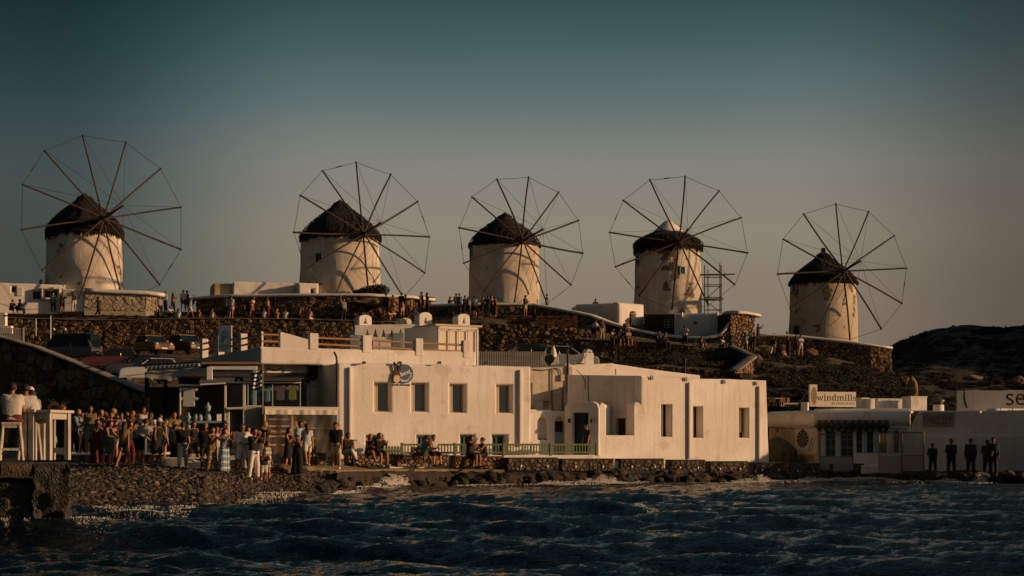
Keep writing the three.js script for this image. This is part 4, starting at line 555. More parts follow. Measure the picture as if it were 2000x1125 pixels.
  const st = at(1081, 706, 92), so = thing('cone_ornament', 'pale cone ornament on a square plinth on the roof', 'ornament', [st.x, st.y - .1, st.z]); mesh('cone', new THREE.LatheGeometry([[.02, 1.0], [.07, .92], [.14, .7], [.2, .4], [.22, .2], [.2, .1], [.02, .1]].map(p => new THREE.Vector2(...p)), 20).scale(.8, .66, .8).translate(0, .26, 0), M.plaster, so); mesh('plinth', rbox(.4, .5, .36, .06, .1, 0, .02), M.plaster, so);
  const mi = at(1073, 711, 90.5), mo = thing('mirror_dish', 'round dark dish beside the cone ornament', 'dish', [mi.x, mi.y, mi.z]); mesh('dish', new THREE.CylinderGeometry(.26, .26, .05, 28).rotateX(Math.PI / 2).translate(0, .26, 0), plain(0x3c3126, .25), mo); mesh('stand', box(.1, .2, .1, 0, .0, -.05), M.darkMetal, mo);
  for (const [px, d] of [[1108, 88.6], [1338, 100]]) { const q2 = thing('vent_stack', px < 1200 ? 'dark upright pipe rising from the flat roof' : 'short dark pipe above the white house parapet', 'pipe', at(px, px < 1200 ? 735 : 742, d).toArray()); mesh('pipe', rod([0, -.5, 0], [0, px < 1200 ? 1.25 : 1.1, 0], .045), M.darkMetal, q2); mesh('pipe_cap', rod([0, px < 1200 ? 1.25 : 1.1, 0], [0, px < 1200 ? 1.35 : 1.2, 0], .07), M.darkMetal, q2); }
  // flat roof slab between
  const rs = at(1090, 716, 87); mesh('body_rear', rbox(6.5, 4.4, 5, 0, 0, 0, .1).rotateY(24 * R).translate(C.u(1040) + 1.2, 2.6, -8.6), M.plaster, g);
}
// porch between the houses
{
  const yb = 1.0, f = Fac(1027, 80.4, 24), g = f.thing('arcade_wall', 'bluish shaded porch wall with two arched niches', 'wall', yb), P = (x, y, z = 0) => W_(f, x, y, z, yb);
  const nic = (x0, x1, y0, y1) => { const a = P(x0, y0), b = P(x1, y1), rr = (b[0] - a[0]) / 2, pts = [[a[0], b[1]], [b[0], b[1]]]; for (let i = 0; i <= 10; i++) { const t = i / 10 * Math.PI; pts.push([a[0] + rr + Math.cos(t) * rr, a[1] - rr + Math.sin(t) * rr]); } return pts; };
  const n1 = nic(1050, 1070.5, 814, 859), n2 = nic(1084, 1104, 813, 866), o = [P(1027, 870), P(1112, 870), P(1112, 803), P(1045, 803), P(1034, 808), P(1028, 817)]; o[0][1] = o[1][1] = -.4; n2[0][1] = n2[1][1] = .06;
  mesh('wall', poly(o, [n1, n2], .4, .04), M.plaster, g); mesh('niche_back', box(1.2, 1.6, .05, (n1[0][0] + n1[1][0]) / 2, n1[0][1] + .6, -.3), M.plaster, g); const d2 = mesh('arch_door', rbox(n2[1][0] - n2[0][0] + .1, 1.35, .06, (n2[0][0] + n2[1][0]) / 2, .68, -.25, .01), M.frameBlue, g); mesh('transom', box(.7, .5, .03, (n2[0][0] + n2[1][0]) / 2, 1.6, -.3), M.wood, g); mesh('door_knob', new THREE.SphereGeometry(.03, 8, 6).translate(n2[0][0] + .1, .7, -.2), M.metal, d2);
  { const a = P(1080, 818); mesh('lamp', rbox(.07, .07, .1, a[0], a[1], .06, .02), M.white, g); }
  for (const x of [1057, 1066]) { const a = P(x, 857.5); mesh('jar', new THREE.CylinderGeometry(.05, .06, .06, 10).translate(a[0], a[1], -.1), M.dark, g); }
  const f2 = Fac(1103, 80.9, -18), b = f2.thing('porch_box', 'rounded white porch housing a dark open door', 'porch', yb), Q = (x, y) => W_(f2, x, y, 0, yb), a = [Q(1103, 870), Q(1170, 870), Q(1170, 797), Q(1166, 788), Q(1158, 784.5), Q(1114, 784.5), Q(1107, 788), Q(1103, 795)]; a[0][1] = a[1][1] = -.4; const dr = [Q(1119, 806), Q(1149, 866)];
  mesh('front_wall', poly(a, [[dr[0][0], .06, dr[1][0], dr[0][1]]], .45, .06, 3), M.plaster, b); mesh('body', rbox(a[1][0] - .04, a[3][1], 1.8, a[1][0] / 2, a[3][1] / 2, -1.33, .15), M.plaster, b);
  mesh('door', rbox((dr[1][0] - dr[0][0]) * .68, dr[0][1] - .05, .06, lerp(dr[0][0], dr[1][0], .34), dr[0][1] / 2, -.3, .01), plain(0x1a2a30, .5), b); mesh('door_frame', [box(.05, dr[0][1], .1, dr[1][0] - .02, dr[0][1] / 2, -.25), box(dr[1][0] - dr[0][0], .05, .1, (dr[0][0] + dr[1][0]) / 2, dr[0][1] - .02, -.25)], plain(0x2b4450, .5), b); mesh('doorway_dark', box(dr[1][0] - dr[0][0], dr[0][1], .03, (dr[0][0] + dr[1][0]) / 2, dr[0][1] / 2, -.42), M.wood, b);
  for (const x of [1113, 1157]) { const q = Q(x, 822); mesh('wall_lantern', [rbox(.1, .18, .12, q[0], q[1], .12, .02), box(.04, .04, .12, q[0], q[1] + .1, .06)], M.black, b); }
}
// ---------- terrace edge: green railing, gate pickets, kerb, parapet blocks ----------
{
  const f = Fac(785, 75.4, 22.5), yb = wy(889, 75.4), g = f.thing('green_railing', 'long green wooden railing along the waterside terrace', 'railing', yb), u1 = f.u(1165), h = wy(867, 75.4) - yb; g.position.y = yb;
  for (const y of [h - .03, .1]) mesh('rail', rbox(u1, .08, .07, u1 / 2, y, 0, .015), M.green, g);
  const posts = [0, f.u(888), f.u(983), f.u(1075), u1]; for (const u of posts) mesh('post', rbox(.11, h + .1, .11, u, h / 2, 0, .015), M.green, g);
  const n = 66; for (let i = 1; i < n; i++) { const u = u1 * i / n; if (posts.some(p => Math.abs(p - u) < .09)) continue; mesh('baluster', box(.045, h - .16, .035, u, h / 2 + .03, 0), M.green, g); }
  const f3 = Fac(747, 74.6, 22.5), q = f3.thing('green_gate', 'green picket gate at left end of the terrace railing', 'gate', wy(911, 74.6)), u3 = f3.u(785); for (let i = 0; i < 7; i++) { const t = i / 6, x = .04 + (u3 - .08) * t; mesh('picket', poly([[x - .055, .02], [x + .055, .02], [x + .055, .82], [x, .9], [x - .055, .82]], [], .03, 0), M.green, q); } for (const y of [.2, .65]) mesh('rail', box(u3, .08, .04, u3 / 2, y, -.04), M.green, q);
  const f4 = Fac(681, 74, 22.5), q4 = f4.thing('dark_gate', 'dark green slatted gate at the souvenir house corner', 'gate', wy(911, 74)), u4 = f4.u(699); for (let i = 0; i < 5; i++) { const x = .04 + (u4 - .08) * i / 4; mesh('picket', poly([[x - .035, .02], [x + .035, .02], [x + .035, 1.1], [x, 1.16], [x - .035, 1.1]], [], .03, 0), M.darkGreen, q4); } mesh('rail', box(u4, .07, .04, u4 / 2, .8, -.04), M.darkGreen, q4);
  const gp = at(705, 912, 73.6), gpo = thing('gate_pillar', 'grey gabled pillar beside the dark gate', 'pillar', gp.toArray(), 20 * R); mesh('pillar', poly([[-.32, 0], [.32, 0], [.32, .85], [-.12, 1.12], [-.32, 1.08]], [], .4, .03), M.plaster, gpo);
  // white kerb under the railing
  const fk = Fac(872, 76.35, 22.5), k = fk.thing('white_kerb', 'low white terrace edge below the green railing', 'kerb', .75), ku = fk.u(1172), kt = wy(889, 77) - .75; mesh('kerb', [rbox(ku, kt + .35, .4, ku / 2, kt / 2 - .17, 0, .06)], M.plaster, k);
  // terrace floor slab
  const ts = A.thing('porch_terrace', 'pale terrace floor between railing and houses', 'terrace', .95); mesh('slab', box(12.2, .3, 3.4, 7.2, -.1, 1.0 - .9), M.plaster, ts);
  // white table and chairs on the porch terrace
  const chair = (px, lab) => { const p = f.P(px, 880, -.9), w = f.W(p[0], 1.0, -.9), c = thing('cafe_chair', lab, 'chair', w.toArray(), 1.2, 'white chairs behind the green railing'); mesh('seat', rbox(.4, .04, .4, 0, .44, 0, .015), M.whiteWood, c); for (const [x, z] of [[-.17, -.17], [.17, -.17], [-.17, .17], [.17, .17]]) mesh('leg', box(.04, .44, .04, x, .22, z), M.whiteWood, c); mesh('backrest', [box(.04, .45, .04, -.17, .66, -.18), box(.04, .45, .04, .17, .66, -.18), box(.38, .06, .03, 0, .86, -.18), box(.38, .05, .03, 0, .72, -.18), box(.38, .05, .03, 0, .58, -.18)], M.whiteWood, c); };
  [1003, 1032, 1049].forEach((p, i) => chair(p, ['white cafe chair nearest the souvenir house door, behind railing', 'middle white cafe chair behind the green railing', 'white cafe chair below the first arched niche'][i]));
  const tw = f.W(f.P(1085, 880, -1)[0], 1.0, -1), t = thing('cafe_table', 'white cafe table below the second arched niche', 'table', tw.toArray()); mesh('table_top', rbox(1.0, .05, .6, 0, .72, 0, .015), M.whiteWood, t); for (const [x, z] of [[-.45, -.25], [.45, -.25], [-.45, .25], [.45, .25]]) mesh('leg', box(.05, .7, .05, x, .35, z), M.whiteWood, t);
}
// stone bench blocks on the quay and parapet blocks along the sea wall: [px0, px1, depth, top, bottom]
const blocks = [[600, 637, 71.2, 886, 911, 'short stone bench block beside black-dressed woman'], [680, 690, 72.4, 886, 911, 'narrow stone block left of the seated man in white trousers'], [691, 768, 72.4, 887, 911, 'stone bench block carrying the couple in black'], [776, 876, 73.4, 888.5, 912, 'stone bench block under the man in the blue vest'], [889, 931, 75.6, 891, 914, 'stone bench block under the man raising his hand'], [936, 984, 76.3, 892, 916, 'stone bench block under the woman in dark vest'], [992, 1090, 77.2, 895, 919, 'first long dark parapet block below the white kerb'], [1098, 1199, 78.6, 897, 920, 'parapet block directly below the porch door'], [1212, 1297, 80.2, 897, 920, 'parapet block below leftmost narrow window'], [1311, 1377, 81.6, 899, 922, 'parapet block below middle narrow window'], [1387, 1461, 82.8, 902, 924, 'parapet block below rightmost narrow window'], [1473, 1533, 84, 904, 926, 'parapet block at white house right corner'], [1543, 1600, 85.2, 906, 928, 'parapet block in front of the mossy boulder'], [1622, 1688, 86.2, 907, 931, 'dark parapet block before the glass screen']];
blocks.forEach(([a, b, d, t, bo, lab], i) => {
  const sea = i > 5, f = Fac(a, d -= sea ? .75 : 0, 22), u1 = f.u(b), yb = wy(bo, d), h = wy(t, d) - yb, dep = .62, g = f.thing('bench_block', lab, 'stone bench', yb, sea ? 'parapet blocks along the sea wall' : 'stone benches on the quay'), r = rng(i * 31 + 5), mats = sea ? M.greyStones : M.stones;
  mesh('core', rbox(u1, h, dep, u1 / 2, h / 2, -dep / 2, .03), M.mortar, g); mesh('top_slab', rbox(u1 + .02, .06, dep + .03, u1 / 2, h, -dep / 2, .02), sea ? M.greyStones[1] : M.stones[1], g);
  const hole = r() * .4 + .4; const list = cells(u1, () => h - .03, () => 0, .22, .15, r, .95).filter(s => !(u1 > 1.2 && Math.abs(s.c[0] - u1 * hole) < .1 && s.c[1] > .15)); laySurface(g, list, q => q, mats, r, 60, 'stone', [.015, .05]);
  laySurface(g, cells(dep, () => h - .03, () => 0, .3, .2, r), q => q.rotateY(-90 * R).translate(0, 0, -dep), mats, r, 30, 'stone', [.01, .03]);
  if (sea) for (const t2 of [.25, .78]) mesh('step_light', new THREE.SphereGeometry(.045, 10, 8).scale(1, 1.3, .5).translate(u1 * t2, h * .35, .05), M.white, g);
});
// ---------- left: sloping wall, dark restaurant, shop fronts ----------
stoneWall('sloping_wall', 'tall dark wall with smooth grey coping sloping down from the left', [[-60, 90.6, 640, 900], [0, 89.6, 659, 900], [70, 88.4, 680, 900], [130, 87.4, 703, 900], [200, 86.2, 732, 900], [284, 84.6, 766, 900]], { cap: M.shadeGreyCap, capH: .12, thick: .6, seed: 21, sw: .6, sh: .42, max: 300, mats: M.stones, depth: [.02, .06] });
{ // slatted pale fence on the wall and tall posts
  const g = thing('slatted_fence', 'pale slatted fence at far left beside the sloping wall', 'fence', at(-4, 668, 97).toArray()), n = 12, L = 48 * 97 / F; for (let i = 0; i < n; i++) mesh('slat', box(.07, .85, .03, i * L / (n - 1), .35, 0, 0, 0, 0), M.whiteWood, g); mesh('rail', box(L + .1, .06, .05, L / 2, .75, -.05), M.whiteWood, g); mesh('post', box(.06, 1, .06, L + .05, .3, 0), M.whiteWood, g);
  const k = thing('utility_cabinet', 'small pale cabinet block at the left edge below the terrace', 'cabinet', at(5, 652, 133).toArray()); mesh('cabinet_body', rbox(.6, 1.6, .6, 0, .8, 0, .03), M.plaster, k); mesh('cabinet_base', rbox(.9, .6, .7, .3, .3, 0, .03), M.plaster, k);
  const p = thing('sign_frame', 'thin pale pole frame standing at the left of the car park', 'pole', at(99, 667, 118).toArray()); mesh('post', rod([0, -.3, 0], [0, 1.75, 0], .035), M.white, p); mesh('post', rod([-1.0, .4, 0], [-1.0, 1.55, 0], .03), M.white, p); mesh('crossbar', rod([-3.2, 1.75, 0], [0, 1.72, 0], .05), M.darkMetal, p);
}
// restaurant pergola
{
  const d = 75, g = thing('pergola', 'dark pergola with drooping canvas awning left of the shop', 'pergola', [wx(285, d), 1, -d]), X = px => wx(px, d) - wx(285, d), Y = py => wy(py, d) - 1;
  mesh('post', box(.16, Y(727), .16, X(287), Y(727) / 2, 0), M.dark, g); mesh('post', box(.14, Y(727), .14, X(287), Y(727) / 2, -4), M.dark, g); mesh('post', rbox(.1, .6, .1, X(296), Y(742), .1), M.white, g);
  mesh('roof_beam', box(X(397) - X(284), .16, .2, (X(397) + X(284)) / 2, Y(713), 0, 0, 0, .06), M.wood, g); mesh('roof_boards', box(X(397) - X(284) + .6, .05, 5, (X(397) + X(284)) / 2, Y(709), -2.4, 0, 0, .06), M.wood, g);
  for (let i = 0; i < 13; i++) { const t = (i + .5) / 13; mesh('rafter_end', box(.07, .12, .5, lerp(X(288), X(394), t), Y(716) + (t - .5) * .14, .18), M.frameBlue, g); }
  const aw = new THREE.PlaneGeometry(1, 1, 24, 8), ap = aw.attributes.position; for (let i = 0; i < ap.count; i++) { const u = ap.getX(i) + .5, v = ap.getY(i) + .5; ap.setXYZ(i, lerp(X(290), X(396), u), lerp(Y(738) + .12 * u + .22 * u * u, Y(722) + .16 * u, v) - .18 * Math.sin(u * 3.14) * (1 - v), .25 + .55 * (1 - v) + .03 * Math.sin(u * 20)); } aw.computeVertexNormals(); mesh('awning', aw, plain(0x8e8678, .9, { side: THREE.DoubleSide }), g);
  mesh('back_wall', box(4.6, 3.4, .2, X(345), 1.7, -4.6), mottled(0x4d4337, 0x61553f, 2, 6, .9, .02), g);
  // hanging street lamp
  const l = thing('shop_floodlight', 'small bright floodlight above the shop canopy', 'floodlight', at(467, 741, 75).toArray()); mesh('housing', rbox(.34, .2, .26, .05, .02, -.08, .04), M.black, l); mesh('reflector', new THREE.SphereGeometry(.055, 14, 10).scale(1, .9, .5).translate(0, -.03, .06), M.white, l); mesh('arm', rod([.1, 0, -.1], [.9, -.05, -.3], .03), M.black, l);
}
// clothes shop: white frame beams, glazed fronts, counters
{
  const f = Fac(345, 74.6, 6), yb = .95, g = f.thing('clothes_shop', 'shaded clothes shop with white beams and hanging garments', 'shop', yb), P = (x, y, z = 0) => W_(f, x, y, z, yb);
  const bar = (n, x0, y0, x1, y1, w, m, z = 0, dd = .12) => { const a = P(x0, y0, z), b = P(x1, y1, z), L = Math.hypot(b[0] - a[0], b[1] - a[1]); return mesh(n, rbox(L, w, dd, 0, 0, 0, .015).rotateZ(Math.atan2(b[1] - a[1], b[0] - a[0])).translate((a[0] + b[0]) / 2, (a[1] + b[1]) / 2, z), m, g); };
  bar('beam', 393, 709, 505, 709, .1, M.rail, .5); bar('beam', 408, 718, 502, 719, .16, M.plasterClean, .35, .2); bar('beam', 385, 706, 507, 705, .05, M.wood, .5);
  bar('column', 409.5, 717, 409.5, 742, .24, M.plasterClean, .35, .24); bar('column', 497, 722, 497, 800, .16, M.frameBlue, .1); bar('column', 440, 752, 440, 830, .09, M.plasterClean, .1); bar('column', 477, 750, 477, 880, .12, M.plasterClean, .1); bar('column', 352, 755, 352, 812, .06, M.plasterClean, .1); bar('column', 446, 800, 446, 905, .1, M.plasterClean, .1);
  const cn = new THREE.PlaneGeometry(1, 1, 4, 2), a = P(392, 750), b = P(458, 738); mesh('canopy', [box(b[0] - a[0], .04, 1, (a[0] + b[0]) / 2, (a[1] + b[1]) / 2, .5, 0, .25)], plain(0x55585a, .9), g); bar('canopy_rail', 391, 751, 440, 748.5, .07, M.plasterClean, 1, .08); bar('canopy_rail', 440, 747, 588, 747.5, .06, M.plasterClean, .15, .08); bar('canopy_top', 475, 742, 588, 742, .14, plain(0x4a4d4e, .9), .1, .5); bar('rail', 348, 752, 395, 753, .08, M.plasterClean, .12);
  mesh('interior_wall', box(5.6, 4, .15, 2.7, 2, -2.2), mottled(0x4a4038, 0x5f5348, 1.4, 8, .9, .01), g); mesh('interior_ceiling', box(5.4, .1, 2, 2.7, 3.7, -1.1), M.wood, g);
  for (const [x0, y0, x1, y1] of [[441, 752, 476, 795], [484, 752, 531, 796], [533, 752, 586, 796]]) { const p = P(x0, y0), q = P(x1, y1); mesh('shop_pane', box(q[0] - p[0], p[1] - q[1], .015, (p[0] + q[0]) / 2, (p[1] + q[1]) / 2, .08), M.pane, g); }
  for (const x of [532, 586, 484]) bar('mullion', x, 750, x, 798, .05, M.frameBlue, .1);
  bar('shelf', 368, 825, 445, 824, .1, M.frameBlue, .15, .4); bar('shelf', 372, 842, 440, 843, .05, M.frameBlue, .2, .4); bar('counter_top', 442, 798, 480, 797, .09, M.plasterClean, .25, .5); bar('bench', 368, 876, 390, 876, .1, M.plasterClean, .6, .5); bar('counter_front', 448, 840, 477, 840, 1.8, plain(0x2c2a28, .8), .0, .08);
  bar('low_wall', 365, 895, 480, 896, .5, M.plaster, .0, .3);
  // goods
  const gar = (n, lab, px, py, w, h, hex, z = -.35) => { const p = P(px, py, z), s = new THREE.Shape([[-w * .28, h], [-w * .6, h * .86], [-w * .5, h * .66], [-w * .34, h * .74], [-w * .36, 0], [0, -h * .06], [w * .36, 0], [w * .34, h * .74], [w * .5, h * .66], [w * .6, h * .86], [w * .28, h], [0, h * .93]].map(q => new THREE.Vector2(...q))), o = f.thing(n, lab, 'garment', yb + p[1] - h, 'garments hung in the shop'); const off = f.W(p[0], 0, z); o.position.x = off.x; o.position.z = off.z; mesh('cloth', new THREE.ExtrudeGeometry(s, { depth: .06, bevelEnabled: true, bevelSize: .015, bevelThickness: .02, bevelSegments: 1 }), plain(hex, .9), o); mesh('hanger', tube([[-w * .3, h, .03], [0, h + .07, .03], [w * .3, h, .03]], .008, 4), M.metal, o); };
  gar('hanging_shirt', 'turquoise shirt hanging left of the flag in the window', 498, 753, .5, .62, 0x3f9aa8); gar('hanging_shirt', 'pale blue shirt hanging just right of the flagpole', 520, 753, .42, .66, 0x8db4c4); gar('hanging_shirt', 'mauve shirt hanging in the middle of the shop window', 547, 753, .46, .6, 0x7c6a78); gar('hanging_shirt', 'olive yellow shirt hanging at right of the shop window', 571, 753, .42, .6, 0x9a9150);
  gar('hanging_shirt', 'white shirt hanging above another at the shop opening', 369, 757, .62, .4, 0xb9bdb8, .05); gar('hanging_shirt', 'white lettered shirt hanging lower at the shop opening', 369, 775, .66, .4, 0xb4b9b5, .05);
  for (const [px, py, lab] of [[406, 822, 'pale slender torso form on the shop shelf'], [368, 842, 'pale blue torso form at the shop doorway']]) { const p = P(px, py, .2), w = f.W(p[0], yb + p[1], .2), o = thing('dress_form', lab, 'mannequin', w.toArray()); mesh('torso', new THREE.LatheGeometry([[.01, 0], [.12, .01], [.14, .12], [.1, .3], [.08, .4], [.12, .52], [.13, .62], [.05, .7], [.045, .78], [.01, .8]].map(q => new THREE.Vector2(...q)), 18).scale(1, 1, .7), plain(0x9fb0b6, .8), o); }
  for (const [px, lab] of [[382, 'left small pale jug on shop shelf'], [391, 'right small pale jug on shop shelf']]) { const p = P(px, 823, .2), w = f.W(p[0], yb + p[1], .2), o = thing('shelf_jug', lab, 'jug', w.toArray()); mesh('jug_body', new THREE.LatheGeometry([[.01, 0], [.09, .01], [.12, .12], [.09, .22], [.07, .28], [.09, .31]].map(q => new THREE.Vector2(...q)), 14), plain(0x8d9aa0, .7), o); mesh('handle', new THREE.TorusGeometry(.06, .012, 5, 12).translate(.12, .17, 0), plain(0x8d9aa0, .7), o); }
  { const p = P(428, 823, .2), w = f.W(p[0], yb + p[1], .2), o = thing('shelf_card', 'white card leaning on shop shelf beside the torso form', 'card', w.toArray(), .3); mesh('card', box(.2, .34, .02, 0, .17, 0, 0, -.15), M.white, o); }
  // white notice panel
  const np = Fac(478, 72.6, 10), n0 = W_(np, 478, 793, 0, yb), n1 = W_(np, 511, 880, 0, yb), nb = np.thing('notice_panel', 'plain cream panel with white frame beside the flagpole', 'panel', yb); const nw = n1[0] - n0[0], nh = n0[1] - .1; mesh('board', box(nw, nh, .05, n0[0] + nw / 2, .1 + nh / 2, 0), mottled(0xb3a58e, 0xbfb29b, 2, 5, .8, .003), nb); mesh('board_frame', [box(.05, nh, .07, n0[0], .1 + nh / 2, .01), box(.05, nh, .07, n1[0], .1 + nh / 2, .01), box(nw + .05, .05, .07, n0[0] + nw / 2, .1 + nh, .01)], M.white, nb);
}
// flag and pole
{
  const p = at(513, 880, 71.5), g = thing('flagpole', 'slim pole beside the shop carrying a blue and white flag', 'flagpole', p.toArray()), h = wy(708, 71.5) - p.y; mesh('pole', rod([0, 0, 0], [0, h, 0], .03, .02), M.metal, g); mesh('pole_base', rbox(.16, .4, .16, 0, 1.3, 0), M.darkMetal, g);
  const fl = thing('flag', 'blue and white striped flag with a cross beside the shop', 'flag', [p.x, p.y + h - 1.55, p.z]), H = .72, q = new THREE.PlaneGeometry(1, 1, 30, 20), a = q.attributes.position; for (let i = 0; i < a.count; i++) { const u = .5 - a.getX(i), v = a.getY(i) + .5; a.setXYZ(i, -u * .48 - .02, v * H - u * .14 + .02 * Math.sin(u * 9) + .5, .12 * Math.sin(u * 10 + v * 2) * Math.sqrt(u)); } q.computeVertexNormals();
  const t = canvasTex(270, 180, (x, w, hh) => { for (let i = 0; i < 9; i++) { x.fillStyle = i % 2 ? '#d8d4cc' : '#14202f'; x.fillRect(0, i * 20, w, 20); } x.fillStyle = '#14202f'; x.fillRect(w - 100, 0, 100, 100); x.fillStyle = '#d8d4cc'; x.fillRect(w - 60, 0, 20, 100); x.fillRect(w - 100, 40, 100, 20); });
  mesh('cloth', q, std({ map: t, roughness: .9, side: THREE.DoubleSide }), fl, true); mesh('halyard', rod([0, .25, 0], [0, 1.4, 0], .008), M.rope, fl);
}
// plastic-curtained shelf stand, sunlit
{
  const f = Fac(517, 71.6, 20), yb = .95, g = f.thing('curtained_stand', 'sunlit shelf stand behind clear plastic curtain with wrapped cones', 'stall', yb), P = (x, y, z = 0) => W_(f, x, y, z, yb), a = P(517, 799), b = P(659, 801), w = b[0] - a[0], h = a[1];
  mesh('frame', [box(w, .08, .1, w / 2, h, 0), box(.06, h, .08, 0, h / 2, 0), box(.06, h, .08, w, h / 2, 0), box(.07, h, .08, P(572, 820)[0], h / 2, -.1)], M.white, g);
  mesh('back_board', box(w, h, .05, w / 2, h / 2, -1.25), plain(0x8f7f68, .9), g); mesh('end_board', box(.04, h, 1.2, 0, h / 2, -.65), plain(0xa8987e, .9), g); mesh('top_board', rbox(w + .1, .1, 1.3, w / 2, h + .06, -.6, .04), M.whiteWood, g); mesh('end_board', box(.04, h, 1.2, w, h / 2, -.65), plain(0xa8987e, .9), g);
  const uS = P(571, 820)[0]; for (const y of [818, 832, 842, 852, 869]) { const q = P(540, y); mesh('shelf', rbox(uS - .3, .07, .7, uS / 2 + .1, q[1], -.7, .01), M.white, g); } for (const y of [836, 856]) { const q = P(620, y); mesh('shelf', box(w - uS - .1, .04, .7, (w + uS) / 2, q[1], -.7), M.white, g); }
  mesh('red_cloth', box(uS - .4, .3, .3, uS / 2 + .1, P(540, 878)[1], -.6), plain(0x6a2a28, .9), g); mesh('dark_base', box(w - uS - .1, .8, .6, (w + uS) / 2, .4, -.7), M.dark, g);
  const vl = []; const val = new THREE.PlaneGeometry(w, .2, 60, 3), vp = val.attributes.position; for (let i = 0; i < vp.count; i++) vp.setXYZ(i, vp.getX(i) + w / 2, vp.getY(i) + h - .12, .06 + .02 * Math.sin(vp.getX(i) * 7) + .01 * Math.sin(vp.getX(i) * 19)); val.computeVertexNormals(); mesh('valance', val, plain(0xd3c6b0, .7, { side: THREE.DoubleSide }), g);
  const pl = new THREE.PlaneGeometry(w, h - .2, 80, 20), pp = pl.attributes.position; for (let i = 0; i < pp.count; i++) { const x = pp.getX(i) + w / 2, y = pp.getY(i) + (h - .2) / 2; pp.setXYZ(i, x, y, .02 + .025 * Math.sin(x * 6 + y * 2) + .012 * Math.sin(x * 15 - y * 5)); } pl.computeVertexNormals(); mesh('plastic_curtain', pl, new THREE.MeshPhysicalMaterial({ color: 0xe6d8c2, transmission: .92, roughness: .12, thickness: 0 }), g);
  const cone = (px, py, hh, hex, lab) => { const q = P(px, py, -.6), ww = f.W(q[0], yb + q[1], -.6), o = thing('wrapped_cone', lab, 'souvenir', ww.toArray(), 0, 'wrapped cones on the curtained stand'); mesh('wrap', new THREE.LatheGeometry([[.01, hh], [.03, hh * .95], [.1, hh * .55], [.15, hh * .2], [.15, .02], [.01, 0]].map(p => new THREE.Vector2(...p)), 14), plain(hex, .5), o); mesh('tie', new THREE.TorusGeometry(.05, .012, 5, 12).rotateX(Math.PI / 2).translate(0, hh * .85, 0), M.white, o); };
  const hx = [0xcfc4b0, 0xd8cfc0, 0xbcae98, 0xd9d2c4, 0x8fb0a0, 0xcabfa9, 0xc0b096]; [577, 585, 595, 606, 629, 638, 648].forEach((x, i) => cone(x, 835, .34, hx[i], ['pale cone at left end of upper shelf', 'white pointed cone second on upper shelf', 'beige cone third on upper shelf', 'tall white cone fourth on upper shelf', 'pale green cone on upper shelf', 'cream cone right of the green cone', 'beige cone at right end of upper shelf'][i])); [619, 631, 642].forEach((x, i) => cone(x, 855, .34, hx[(i + 2) % 7], ['left cone on lower shelf of curtained stand', 'middle cone on lower shelf of curtained stand', 'right cone on lower shelf of curtained stand'][i]));
}
